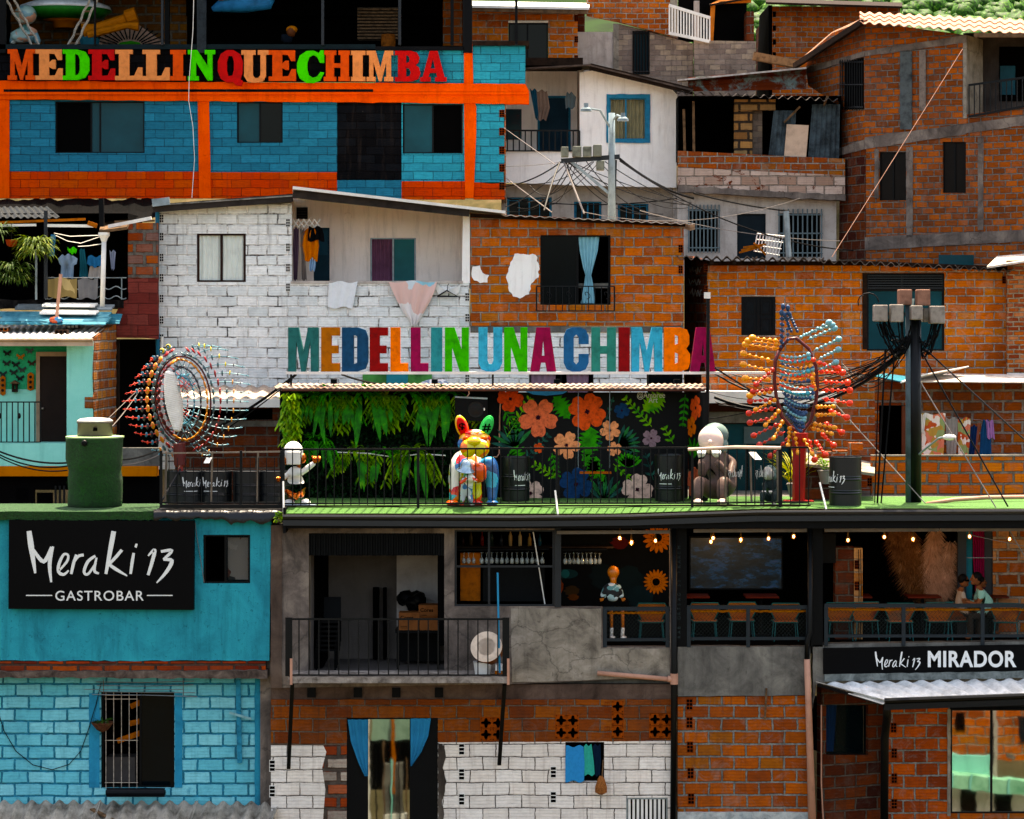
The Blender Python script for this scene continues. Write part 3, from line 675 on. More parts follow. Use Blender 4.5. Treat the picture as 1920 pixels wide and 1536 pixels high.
mb=MB();F0 .poly(mb,[(606,1398),(650,1398),(650,1545),(605,1545),(610,1480),(604,1440),(612,1410)],-.004,.2);mb.build('mortar_wall',brick('brick_mortared',['#8c3c10','#a8501a','#8b8177','#b0a598'],'#5c534c',m=.05,w=.49,h=.24,dirty=.5,smear=.9),H)
mb=MB();F0 .poly(mb,[(821,1392.5),(1262,1389.5),(1262,1545),(821,1545)],-.004,.2,[(1060,1391.5,1133,1466),(1174,1496,1252,1542)]);mb.build('white_wall',B_white2,H)
mb=MB();F0 .poly(mb,jag([(821,1393),(832,1398),(836,1420),(830,1440),(837,1465),(829,1500),(834,1545),(821,1545)],1.6,8,3),.008,.01);mb.build('mortar_smear',plaster('smear_m','#4b443e','#2c2724','#6a625a'),H)
ends_blocks(H,F0,[(505,1425),(505,1473),(860,1394),(860,1441),(860,1488),(1032,1437),(1032,1484)],11,22,M_white,.006,1,3)
ends_blocks(H,F0,[(1134,1316),(1134,1362)],9,20,plain('brick_plain','#7b3b14',.8,0,.3,8,.3),.006)
m_cel=plain('celosia_clay','#8b4717',.85,0,.3,10,.4)
def celosia(x,y,s=22.5):
 mb=MB();h=[]
 for k in range(32):
  a=2*pi*k/32;r=s*(.33+.11*cos(4*a));h.append((x+s/2+cos(a)*r,y+s/2+sin(a)*r))
 hs=[h]
 for (u,v) in ((.1,.1),(.9,.1),(.1,.9),(.9,.9)):
  hs.append([(x+s*u+s*.055*cos(q*pi/3),y+s*v+s*.055*sin(q*pi/3)) for q in range(6)])
 mb.prism([F0 .pt(*q,.006) for q in rect((x,y,x+s,y+s))],[[F0 .pt(*q,.006) for q in h_]for h_ in hs],-F0 .n*.12);mb.build('breeze_block',m_cel,H)
for (x,y) in ((900,1344.6),(922.5,1344.6),(900,1366.6),(922.5,1366.6),(1041,1340),(1063,1340),(1041,1363),(1063,1363),(1147,1314),(1147,1337.5),(1147,1361),(1217,1338),(1239,1338),(1217,1361.5),(1239,1361.5)):celosia(x,y)
room(H,F0,(880,1320,1262,1389.4),.5,M_dark,-.2,'dark_room')
mb=MB();mb.box(P(508,0,0).x,P(508,0,0).x+.2,.2,6,P(0,1560,0).z-1,P(0,985,0).z);mb.build('side_wall',P_conc,H)
mb=MB();mb.box(P(508,0,0).x,P(1262,0,0).x,.21,6,P(0,1288,0).z,P(0,1272,0).z);mb.build('floor_slab',P_concg,H)
mb=MB();a,b=F0 .pt(579,1042,-.03),F0 .pt(833,1042,-.03);c_,d_=F0 .pt(833,998,-.03),F0 .pt(579,998,-.03);mb.corr(a,b,c_,d_,.095,.016,.01,sq=True);mb.build('roller_shutter',plain('shutter_black','#0f1214',.5,.1,.3,8,.2),H)
room(H,F0,(580,1000,832,1271),2.6,P_room,-.22)
mb=MB();mb.box(P(583,0,1).x,P(613,0,2.3).x,1.2,2.75,P(0,1268,0).z,P(0,1003,0).z);mb.build('dark_partition',M_dark,H)
mb=MB();mb.box(P(745,0,2.6).x,P(835,0,2.6).x,2.3,2.79,P(0,1268,0).z,P(0,1003,0).z);mb.build('pale_partition',plaster('partition','#b0aaa6','#9a9490','#bab4b0',mott=-.3),H)
for x in (699,718):
 mb=MB();mb.box(P(x,0,2.5).x,P(x+12 if x<710 else x+7,0,2.5).x,2.5,2.6,P(0,1268,0).z,P(0,1102,2.5).z);mb.build('dark_post',M_dark,H)
w=window(H,F0,(852,994,1040,1137),(0,.345,1),gl=[None,None,None,None],fw=4,rec=.05,rows=(0,.48,1),label='wide black framed bar window',fr=M_slate)
mb=MB();mb.bar(F0 .pt(1000,1000,-.3),F0 .pt(1022,1136,-.3),.02,.02);mb.build('inner_strip',M_white,H)
mb=MB();F0 .box(mb,862,1042,900,1133,-.6,.05);mb.build('wooden_panel',plain('amber_wood','#9c5d1d',.6,0,.3,9,.2),H)
mb=MB();F0 .box(mb,905,1065,1022,1133,-.5,.03);mb.build('mesh_panel',plain('mesh_dark','#101314',.7,0,.5,60,.5),H)
mb=MB();F0 .poly(mb,rect((1040,990,1052,1139)),.01,.12);mb.build('post',M_slate,H)
mb=MB();x0,x1=P(541,0,-.9).x,P(955,0,-.9).x;mb.box(x0,x1,-.95,.0,P(0,1281,-.95).z,P(0,1270,-.95).z);mb.build('balcony_slab',plaster('slab_edge','#8c857e','#4b443f','#aaa39b',stain='#241f1c',scale=4),H)
T=thing('balcony_railing','black upright-bar balcony railing with rust-pale bar feet on grey concrete house','railing',P(747,1270,-.9))
FB=PL(0,-.9);railing(T,FB,542,952,1161,1266,22,0,M_blackmetal,.011,.035,ends=False)
for x in (535,942):
 mb=MB();FB.box(mb,x,1158,x+13,1268,.01,.03);mb.build('end_post',M_blackmetal,T)
for x in (546,953):
 mb=MB();mb.bar(P(x,1235,-.96),P(x,1284,-.96),.045,.03);mb.build('foot_stub',M_pvc,T)
for (a,b) in (((548,1284),(541,1441)),((946,1284),(936,1434))):
 mb=MB();mb.bar(P(*a,-.85),P(*b,-.1),.07,.05);tag(mb.build('balcony_brace',M_blackmetal,None,origin=P(*b,-.1)),'black steel strut under the %s end of the balcony'%('left' if a[0]<700 else 'right'),'brace','struts under the balcony')
T=thing('round_drum','tilted wooden drum with round cream head on white bucket at the balcony end','drum',P(912,1268,-.5))
ax=V((-.15,-.9,.42)).normalized();c=P(912,1213,-.65)
mb=MB();mb.lathe(c-ax*.34,[(.24,0),(.28,.1),(.285,.24),(.29,.335)],32,ax);mb.build('shell',plain('drum_wood','#7b4a1a',.5,0,.3,6,.1),T,smooth=True)
mb=MB()
for i in range(7):mb.lathe(c+ax*(.004*(i%2)),[(.295-.042*i,0),(.295-.042*i,.012),(.295-.042*(i+1)+.003,.012)],40,ax)
mb.build('drum_head',plain('drum_cream','#cfc0b0',.6,0,.15,8,.1),T)
mb=MB();b=P(905,1268,-.5);mb.lathe(b,[(.14,0),(.17,.26),(.18,.27),(.0,.27)],24);mb.build('bucket',M_white,T)
T=thing('small_crate','small orange and white crate standing beside the drum on the balcony','crate',P(936,1268,-.6))
mb=MB();q=P(938,1266,-.6);mb.box(q.x-.1,q.x+.08,-.7,-.5,q.z,q.z+.09);mb.build('lower_box',M_wood2,T)
mb=MB();mb.box(q.x-.09,q.x+.07,-.69,-.51,q.z+.092,q.z+.2);mb.build('upper_box',M_white,T)
mb=MB();mb.tube([P(933,1074,-.7),P(934,1130,-.7),P(937,1262,-.7)],.018,8);tag(mb.build('blue_pole',plain('pole_blue','#0f86a8',.5),None,origin=P(937,1262,-.7)),'slim bright blue pole leaning on the balcony railing','pole')
zf=P(0,1271,.2).z
T=thing('dark_table','dark table in the balcony room with boxes on top','table',V((P(785,0,1.5).x,1.5,zf)))
xa,xb=P(742,0,1.5).x,P(826,0,1.5).x;mb=MB();mb.box(xa,xb,1.2,1.9,zf+.72,zf+.77);mb.build('table_top',M_black,T)
for q in (xa+.03,xb-.06):
 for yy in (1.23,1.82):mb=MB();mb.box(q,q+.04,yy,yy+.04,zf,zf+.72);mb.build('leg',M_black,T)
mb=MB();mb.box(xa+.05,xb-.05,1.83,1.86,zf+.1,zf+.72);mb.build('back_panel',M_black,T)
m_card=plain('cardboard','#8c5c3c',.85,0,.2,5,.1)
def carton(xl,xr,zb,h,y,lab,word=False):
 T=thing('cardboard_box',lab,'box',V(((xl+xr)/2,y,zb)));mb=MB();mb.box(xl,xr,y,y+.35,zb,zb+h);mb.build('box_body',m_card,T)
 mb=MB();mb.hexa([(xl,y,zb+h),(xr,y,zb+h),(xr,y+.005,zb+h),(xl,y+.005,zb+h),(xl+.03,y-.08,zb+h+.09),(xr-.02,y-.08,zb+h+.09),(xr-.02,y-.075,zb+h+.09),(xl+.03,y-.075,zb+h+.09)]) if not word else mb.box(xl,xr,y-.002,y+.352,zb+h,zb+h+.008);mb.build('flap',m_card,T)
 if word:
  me=text_mesh('Cores',.1,.002,.002);mt=MB();mt.add([V((xl+.03+v.co.x,y-.004-(v.co.z*.5),zb+h-.12+v.co.y)) for v in me.vertices],[tuple(p.vertices) for p in me.polygons]);mt.build('lettering',M_dark,T)
  for k in range(2):mt=MB();mt.box(xl+.03,xl+.16,y-.003,y,zb+.04+.03*k,zb+.05+.03*k);mt.build('print_line',M_dark,T)
carton(P(748,0,1.3).x,P(786,0,1.3).x,zf+.772,.33,1.25,'open brown cardboard box on the left of the dark table',True)
carton(P(787,0,1.3).x,P(823,0,1.3).x,zf+.772,.2,1.25,'lower brown cardboard box on the right of the dark table')
carton(P(785,0,1.3).x,P(824,0,1.3).x,zf+.985,.26,1.27,'upper printed cardboard box stacked at the right on the dark table',True)
mb=MB()
for i in range(9):q=V((P(770+rnd.uniform(-16,20),0,1.5).x,1.75+rnd.uniform(-.1,.1),zf+1.28+rnd.uniform(-.08,.1)));mb.ell(q,(.17,.15,.14),10,7)
for i,q in enumerate(mb.v):mb.v[i]=q+V((.05*mnoise.noise(q*7),0,.06*mnoise.noise(q*9+V((5,0,0)))))
tag(mb.build('black_bag',plain('bag_black','#0b0c0d',.35,0,.3,10,.6),None,origin=V((P(770,0,1.5).x,1.7,zf+1.15))),'crumpled black plastic bag on top of the cardboard boxes','bag')
for k in range(7):
 T=thing('stacked_chair','black plastic chair, number %d from the bottom of the stack in the dark balcony room'%(k+1),'chair',V((P(612,0,1.2).x,1.2,zf+.1*k)),'stacked black chairs') if k==0 else None
 if k==0:
  x_,z_=P(612,0,1.2).x,zf;mb=MB();mb.box(x_-.2,x_+.2,1.0,1.4,z_+.4,z_+.44);mb.build('seat',M_black,T)
  mb=MB();mb.hexa([(x_-.2,1.36,z_+.44),(x_+.2,1.36,z_+.44),(x_+.2,1.4,z_+.44),(x_-.2,1.4,z_+.44),(x_-.19,1.46,z_+.85),(x_+.19,1.46,z_+.85),(x_+.19,1.5,z_+.85),(x_-.19,1.5,z_+.85)]);mb.build('backrest',M_black,T)
  for sx in (-1,1):
   for yy in (1.02,1.36):mb=MB();mb.box(x_+sx*.18-.02,x_+sx*.18+.02,yy,yy+.03,z_,z_+.4);mb.build('leg',M_black,T)
  chair0=T;ORD=['lowest','second','third','fourth','fifth','sixth','topmost'];T['label']='black plastic chair, lowest of the stack in the dark balcony room'
 else:
  c_=copy_tree(chair0);c_.location=chair0 .location+V((.012*k,0,.09*k));c_['label']='black plastic chair, %s of the stack in the dark balcony room'%ORD[k]
H2=H
mb=MB();F0 .poly(mb,rect((650,1346,821,1545)),-.02,.06,[(690,1349,768,1545)]);dr=mb.build('door',M_black,H,label='black door opening with mirrored glass in the middle')
mir=NT('mirror_glass');mir.b.inputs['Base Color'].default_value=(.2,.22,.21,1);mir.b.inputs['Metallic'].default_value=1;mir.b.inputs['Roughness'].default_value=.03
mir.bump(mir.noise(mir.obj(),1.5,2).outputs[0],.06,.02);M_mir=mir.m
mb=MB();F0 .box(mb,690,1349,768,1545,-.04,.01);mb.build('mirrored_pane',M_mir,dr)
m_cur=plain('curtain_blue','#0f7fa3',.8,0,.15,3,.1)
curtain(dr,F0,[(1349,652,690),(1390,658,690),(1430,672,690),(1455,684,690)],0,.03,m_cur,3,.02)
curtain(dr,F0,[(1347,770,808),(1380,770,803),(1410,770,790),(1436,770,772)],0,.03,m_cur,3,.02)
w=window(H,F0,(1060,1392,1133,1466),(0,1),gl=M_dark,fw=2,rec=.12,fr=M_bframe,label='small square opening with washing in it')
cloth('towel',F0,[(1399,1061,1094),(1430,1060,1096),(1465,1060,1095)],.03,plain('towel_blue','#0f86b5',.95,0,.1,20,.3),'sky blue towel hanging from the small window opening','towel','towels in the small window',2,.012)
cloth('towel',F0,[(1397,1095,1109),(1425,1095,1113),(1453,1096,1115)],.02,plain('towel_turq','#0fa08f',.95,0,.1,20,.3),'turquoise towel hanging beside the sky blue one in the small window','towel','towels in the small window',2,.012)
cloth('trousers',F0,[(1397,1112,1126),(1425,1112,1127),(1455,1114,1125)],.0,plain('navy_cloth','#0a2438',.95,0,.1,20,.3),'dark navy trousers hanging at the right of the small window','trousers',None,2,.012)
T=thing('hand_broom','straw hand broom hanging head down below the towel window','broom',P(1127,1455,-.1))
mb=MB();mb.tube([P(1131,1425,-.12),P(1129,1457,-.12)],.012,6);mb.build('handle',M_wood,T)
mb=MB();mb.lathe(P(1127,1488,-.12),[(.03,-.02),(.1,.02),(.105,.12),(.07,.26),(.02,.33)],20);
for i,q in enumerate(mb.v):mb.v[i]=q+V((.012*sin(q.x*300),0,0))
mb.build('bristles',plain('straw','#8f5f3d',.95,0,.5,40,.8),T)
T=thing('slatted_shutter','upright white metal slats of a small shutter near the black pipe','shutter',P(1214,1536,0))
mb=MB();F0 .poly(mb,rect((1174,1496,1252,1543)),-.01,.03,[(1177,1499,1249,1541)]);mb.build('frame',M_galv,T)
for i in range(9):mb=MB();F0 .box(mb,1178+i*8,1499,1182.5+i*8,1541,-.02,.02);mb.build('slat',M_white,T)
mb=MB();F0 .box(mb,1177,1499,1249,1541,-.05,.01);mb.build('back_plate',M_dark,T)
T=thing('black_downpipe','black vertical drainpipe running full height left of the orange brick wall','pipe',P(1264,1536,-.15))
mb=MB();mb.tube([P(1264,985,-.1),P(1264,1262,-.1),P(1262,1545,-.1)],.058,14);mb.build('pipe_run',M_blackmetal,T,smooth=True)
mb=MB();mb.tube([P(1264,1263,-.1),P(1264,1283,-.1)],.075,14);mb.build('tee_fitting',M_pvc,T)
mb=MB();mb.tube([P(1120,1262,-.1),P(1258,1274,-.1)],.045,12);mb.build('side_branch',M_pvc,T,smooth=True)
mb=MB();mb.tube([P(1252,1273,-.1),P(1262,1274,-.1)],.06,12);mb.build('collar',M_pvc,T)
H=thing('terrace_house','orange brick house with grey concrete band under the dark chair terrace','house',P(1400,1536,0))
mb=MB();F0 .poly(mb,jag([(1271,1213),(1519,1213),(1519,1304),(1271,1306)],.7,18,4),.0,.25);mb.build('concrete_band',P_concg,H)
mb=MB();F0 .poly(mb,[(1271,1308),(1519,1305),(1519,1525),(1300,1525),(1284,1523),(1271,1523)],-.04,.25);mb.build('brick_wall',B_lower,H)
mb=MB();F0 .poly(mb,jag([(1284,1523),(1519,1523),(1519,1550),(1271,1550),(1271,1523)],.6,12,7),.0,.25);mb.build('base_ledge',plaster('base_white','#a9adab','#6d7374','#bfc3c0',stain='#3c7686',scale=4),H)
ends_blocks(H,F0,[(1287,1311),(1287,1345),(1288,1391),(1289,1440),(1290,1488)],12,21,plain('brick_plain','#7b3b14'),-.03,2,3)
mb=MB();F0 .bar(mb,(1437,1290),(1434,1350),.035,.02,.03);mb.build('wall_stick',M_wood,H)
T=thing('pink_drainpipe','pinkish grey drainpipe with black elbow running down beside the brick wall','pipe',P(1525,1536,-.1))
mb=MB();mb.tube([P(1519,990,-.1),P(1519,1185,-.1),P(1514,1200,-.1),P(1513,1238,-.1)],.05,12);mb.build('upper_run',M_blackmetal,T,smooth=True)
mb=MB();mb.tube([P(1513,1236,-.1),P(1516,1320,-.1),P(1523,1548,-.1)],[.058,.06,.075],14);mb.build('lower_run',M_pvc,T,smooth=True)
mb=MB();mb.tube([P(1540,1322,.1),P(1540,1470,.1),P(1544,1545,.1)],.014,6);tag(mb.build('thin_pipe',M_pvc,None,origin=P(1544,1536,.1)),'thin rusty conduit running down the dark corner left of the small window','conduit')
H=thing('corner_house','dark brick house under the black Mirador sign board, lower right corner','house',P(1740,1536,0))
mb=MB();F0 .poly(mb,jag([(1524,1210),(1545,1210),(1545,1268),(1548,1284),(1530,1284),(1524,1330)],.8,10,3),.0,.25);mb.build('end_pier',P_concg,H)
mb=MB();F0 .poly(mb,[(1545,1208),(1990,1202),(1990,1287),(1545,1289)],-.03,.25);mb.build('fascia_wall',P_concg,H)
mb=MB();F0 .poly(mb,jag([(1545,1263),(1990,1256),(1990,1269),(1545,1277)],1,14,3),.1,.1);mb.build('ledge',plaster('ledge_g','#6f7471','#3b403f','#8b908c',scale=4),H)
FD=PL(1540,.55,1668,1.0)
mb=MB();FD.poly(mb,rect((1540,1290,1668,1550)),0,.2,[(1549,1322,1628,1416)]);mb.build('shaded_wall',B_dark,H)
window(H,FD,(1549,1322,1628,1416),(0,1),gl=M_see,fw=2,rec=.1,label='dark open window with a navy curtain')
room(H,FD,(1550,1323,1627,1415),1.2,M_dark)
curtain(H,FD,[(1322,1550,1572),(1370,1551,1568),(1410,1553,1566)],0,-.07,plain('curtain_navy','#12304f',.8),3,.015)
FE=PL(0,.12)
mb=MB();FE.poly(mb,rect((1664,1300,1781,1550)),0,.2);mb.build('brick_wall',brick('brick_lower_r',['#7c3810','#a64f16','#b5581a','#8a4012'],'#8a8a84',dirty=.3,smear=.35,m=.022,w=.43,h=.235,groove=.6,off=(.1,.05)),H)
ends_blocks(H,FE,[(1670,1355),(1671,1403),(1671,1450),(1671,1498)],11,19,plain('brick_plain','#7b3b14'),.012,2,3)
mb=MB();FE.poly(mb,rect((1781,1524,1990,1550)),0,.2);mb.build('sill_wall',B_lower,H)
mb=MB();FE.poly(mb,rect((1781,1300,1990,1330)),-.05,.2);mb.build('lintel',M_black,H)
mb=MB();FE.poly(mb,jag(rect((1776,1330,1782,1530)),.5,9,3),.03,.04);mb.build('mortar_edge',P_concl,H)
w=window(H,FE,(1781,1329,1990,1525),(0,.345*.96*1.12/1.0,.95,1),gl=M_mir,fw=4,rec=-.02,name='mirrored_window',label='large mirrored window reflecting the houses opposite')
T=thing('black_post','black round post holding up the grey awning at its left front corner','post',P(1662,1536,-.6))
mb=MB();mb.tube([P(1663,1326,-1.2),P(1663,1345,-.9),P(1659,1385,-.6),P(1658,1550,-.6)],.075,14);mb.build('shaft',M_blackmetal,T,smooth=True)
T=thing('awning','pale grey corrugated metal awning with black gutter below the Mirador sign','awning',P(1780,1320,-1))
mb=MB();mb.corr(P(1655,1314,-1.7),P(1995,1303,-1.7),P(1990,1272,-.05),P(1530,1281,-.05),.23,.032,.008);mb.build('roof_sheet',corrug('awning_m','#e8eae8','#b8bab8',None,0,.4,.1),T)
mb=MB();g=[P(1658,1309,-1.75),P(1995,1297,-1.75)]
prof=[(0,0),(.09,.0),(.09,-.02),(.065,-.06),(.07,-.12),(.0,-.12)]
def gutter(mb,a,b,s=1.0,hh=1.0):
 a,b=V(a),V(b);p2=[(0,0),(-.10,0),(-.12,-.03),(-.10,-.07),(-.06,-.10),(-.065,-.2),(0,-.2)]
 va=[a+V((0,y*s,z*hh)) for y,z in p2];vb=[b+V((0,y*s,z*hh)) for y,z in p2];k=len(p2)
 mb.add(va+vb,[(i,(i+1)%k,k+(i+1)%k,k+i) for i in range(k)]+[tuple(range(k)),tuple(reversed(range(k,2*k)))]);return mb
gutter(mb,*g,1,1.05);mb.build('gutter',M_blackmetal,T)
mb=MB();mb.slab(P(1590,1300,-.9),P(1655,1320,-1.72),P(1662,1318,-1.72),P(1628,1299,-.9),.01);mb.build('end_flashing',plain('bright_sheet','#d6d4cf',.4,.2),T)
mb=MB();mb.bar(P(1534,1284,-.1),P(1655,1320,-1.65),.05,.05);mb.build('side_beam',M_blackmetal,T)
T=thing('viewpoint_sign','long black sign board lettered Meraki 13 MIRADOR above the grey awning','sign',P(1740,1262,-.1))
mb=MB();F0 .poly(mb,[(1543,1215),(1990,1207),(1990,1255),(1543,1263)],.1,.1);mb.build('board',plain('sign_black','#0d1013'),T)
M_w2=plain('letter_white2','#dcdcd8',.5,0,.04,3,0)
meraki(T,F0,(1639,1220,1724,1255),M_w2,.1)
text_part('bold_lettering','MIRADOR',F0,(1738,1219,1904,1250),M_w2,T,.1,.008,.028,1.08)
# ================= terrace bar interior =================
zfl=P(0,1213,0).z;zce=P(0,990,0).z+.12;YB=5.0
XL,XR=P(840,0,0).x,P(1990,0,0).x
H=thing('terrace_bar','dark open terrace bar room behind the mesh railings','bar',V((P(1400,0,0).x,.5,zfl)))
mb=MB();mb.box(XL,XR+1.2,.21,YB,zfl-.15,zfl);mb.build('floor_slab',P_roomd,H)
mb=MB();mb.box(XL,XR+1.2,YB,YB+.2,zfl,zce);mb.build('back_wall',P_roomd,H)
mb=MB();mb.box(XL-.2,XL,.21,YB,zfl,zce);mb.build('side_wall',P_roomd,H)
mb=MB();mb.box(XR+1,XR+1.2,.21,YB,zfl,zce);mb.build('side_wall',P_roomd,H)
FI=PL(0,2.2)
FP=PL(0,1.6)
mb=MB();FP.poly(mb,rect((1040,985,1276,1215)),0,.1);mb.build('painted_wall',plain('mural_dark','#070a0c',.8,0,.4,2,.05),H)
def petals(pl,cx,cy,r,n,wd,mat,par,off=.006,name='flower',a0=0,r0=.35,sx=1.0,tip=1.0,ex=.004):
 mb=MB()
 for k in range(n):
  a=a0+2*pi*k/n;pts=[]
  for i in range(13):
   t=i/12;rad=r*(r0+(1-r0)*t);w_=wd*r*(sin(pi*min(1,t*tip))**.7)
   pts.append((rad,w_))
  L=[(cx+sx*(cos(a)*q-sin(a)*w_),cy+(sin(a)*q+cos(a)*w_)) for q,w_ in pts]+[(cx+sx*(cos(a)*q+sin(a)*w_),cy+(sin(a)*q-cos(a)*w_)) for q,w_ in reversed(pts[:-1])]
  k0=len(mb.v);fr=[pl.pt(*q,off+ex+.0006*k) for q in L];mb.add(fr,[tuple(range(len(fr)))])
 c=[pl.pt(cx+sx*cos(2*pi*i/12)*r*(r0+.06),cy+sin(2*pi*i/12)*r*(r0+.06),off+ex+.0006*n) for i in range(12)]
 mb.add(c,[tuple(range(12))]);return mb.build(name,mat,par)
m_sun=plain('sun_petal','#a9650c',.8,0,.25,8,.1)
petals(FP,1230,1091,24,18,.11,m_sun,H,name='painted_sunflower');petals(FP,1233,1010,28,15,.13,m_sun,H,name='painted_sunflower')
for (x,y,r) in ((1230,1091,7),(1233,1008,8)):
 mb=MB();mb.add([FP.pt(x+r*cos(q*pi/8),y+r*sin(q*pi/8),.03) for q in range(16)],[tuple(range(16))]);mb.build('flower_centre',M_dark,H)
mb=MB();mb.add([FP.pt(1062+22*cos(q*pi/10),1076+9*sin(q*pi/10),.006) for q in range(20)],[tuple(range(20))]);mb.build('painted_eye',plain('eye_teal','#123235',.8),H)
mb=MB();mb.add([FP.pt(1060+8*cos(q*pi/8),1076+8*sin(q*pi/8),.01) for q in range(16)],[tuple(range(16))]);mb.build('painted_iris',plain('iris_teal','#1d5a5c',.8),H)
for i,(x,y,rx,ry,c) in enumerate(((1072,1108,14,10,'#3a2a16'),(1048,1100,8,14,'#7a3a08'),(1180,1090,26,30,'#0a1c1f'),(1200,1120,24,22,'#0c2226'),(1128,1080,22,24,'#0b1a1d'),(1162,1018,16,12,'#4a1414'),(1075,1120,10,6,'#5a3416'))):
 mb=MB();mb.add([FP.pt(x+rx*cos(q*pi/9)*(1+.2*sin(3*q)),y+ry*sin(q*pi/9),.003+.0007*i) for q in range(18)],[tuple(range(18))]);mb.build('painted_shape',plain('mur%d'%i,c,.8),H)
T=thing('television','large dark blue television screen high on the terrace back wall','television',P(1385,1125,3.4))
FT=PL(0,3.4);mb=MB();FT.box(mb,1292,1006,1468,1106,0,.07);mb.build('casing',M_frame,T)
tv=NT('tv_screen');n=tv.noise(tv.map(tv.obj(),(1.2,1,3)),2.5,5,.7);c=tv.ramp(n.outputs[0],[(.35,'#020507'),(.5,'#07161f'),(.62,'#12324a'),(.75,'#3b3350')])
tv.link(c,tv.b.inputs['Base Color']);tv.link(c,tv.b.inputs['Emission Color']);tv.b.inputs['Emission Strength'].default_value=.2;tv.b.inputs['Roughness'].default_value=.25
mb=MB();FT.box(mb,1295,1009,1465,1103,.004,.004);mb.build('screen',tv.m,T)
FQ=PL(0,1.2)
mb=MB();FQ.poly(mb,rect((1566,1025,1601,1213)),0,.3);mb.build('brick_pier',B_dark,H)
mb=MB();FQ.poly(mb,rect((1601,1028,1617,1213)),.03,.3);mb.build('clay_jamb',brick('brick_pale',['#a3571c','#b98a5c','#c29a70','#a8642c'],'#b5a088',w=.5,h=.24,groove=.3),H)
ends_blocks(H,FQ,[(1602,1050),(1602,1090)],9,17,plain('brick_plain','#7b3b14'),.04,2,3)
for x in (1609,1613):mb=MB();FQ.tube(mb,[(x,1030),(x+1,1100),(x-1,1208)],.008,.06,5);mb.build('wall_wire',M_cable,H)
mb=MB();FQ.poly(mb,rect((1535,1000,1566,1055)),.1,.4);mb.build('black_box_beam',M_black,H)
FR=PL(0,1.6)
mb=MB();FR.poly(mb,rect((1862,985,1990,1213)),0,.2);mb.build('brick_wall',brick('brick_pale2',['#8a4414','#b5641f','#c0875a','#a05018'],'#a59382',w=.42,h=.23,m=.035,groove=.3,dirty=.2,smear=.4),H)
mb=MB();FR.poly(mb,rect((1845,985,1862,1213)),-.05,.1);mb.build('dark_jamb',M_slate,H)
mb=MB();FR.poly(mb,rect((1812,985,1824,1213)),-.06,.1);mb.build('teal_panel',plain('teal_panel_m','#0f6f7c',.7),H)
mb=MB();FR.poly(mb,rect((1796,985,1812,1213)),-.0,.1);mb.build('dark_jamb',M_slate,H)
curtain(H,FR,[(990,1824,1846),(1050,1825,1846),(1100,1828,1846),(1213,1830,1846)],0,0,plain('curtain_pink','#8a1f48',.8,0,.15,3,.1),5,.03)
zd=P(0,951,-.1).z
H=thing('terrace_roof','flat terrace roof with long black gutter and green turf on top','roof',V((P(1200,0,0).x,0,zd-.2)))
x0,x1=P(531,0,-.5).x,XR+1.2
mb=MB();mb.box(x0+.02,x1,-.08,5.0,zce,zd-.02);mb.build('deck_slab',P_concg,H)
mb=MB();pts=[P(531,965,-.55),P(960,967,-.55),P(1180,965,-.55),P(1420,957,-.55),P(1990,955,-.55)]
for i,(a,b) in enumerate(zip(pts,pts[1:])):
 mb=MB();gutter(mb,a+V((.001*i,0,0)),b,.9,1.0);mb.build('gutter',M_slate if False else plain('gutter_black','#0d1317',.4,0,.2,4,.05,.35),H)
mb=MB()
for (a,b) in ((531,1264),):mb.box(P(a,0,-.5).x,P(1990,0,-.5).x,-.5,-.44,P(0,991,-.5).z,zd-.16)
mb.build('fascia',M_black,H)
mb=MB();mb.box(x0,x0+.05,-.55,2.6,zd-.45,zd+.02);mb.build('end_fascia',M_black,H)
for (a,b,y) in ((1044,1256,998),(1300,1512,995),(1545,1760,994),(1762,1990,993)):
 mb=MB();F0 .bar(mb,(a,y),(b,y-1),.06,.06,.06);mb.build('blind_roller',plain('roller_grey','#77706a',.5,.1),H)
mb=MB();n=90;vs=[];rr=random.Random(8)
for i in range(n+1):
 px=532+(1990-532)*i/n;yb=964 if px<1150 else (964-(px-1150)/280*9 if px<1430 else 954.5)
 a=P(px,yb-1,-.5);b=P(px,951,-.1) if px<1500 else P(px,949,-.1);up=.02*mnoise.noise(V((a.x*1.5,0,0)))
 vs+=[a,a.lerp(b,.55)+V((0,0,up)),b+V((0,0,up)),V((b.x,2.9,zd+.002))]
mb.add(vs,[(i*4+j,(i+1)*4+j,(i+1)*4+j+1,i*4+j+1) for i in range(n) for j in range(3)])
tag(mb.build('turf_deck',M_turf,None,origin=P(1200,955,-.1)),'bright green artificial turf covering the terrace deck edge','artificial turf')
mb=MB();mb.box(x0+.1,x1,2.92,6.2,zd-.15,zd-.005);tag(mb.build('rear_deck',P_concg,None,origin=V((0,6,zd))),'plain concrete deck behind the statues',kind='structure')
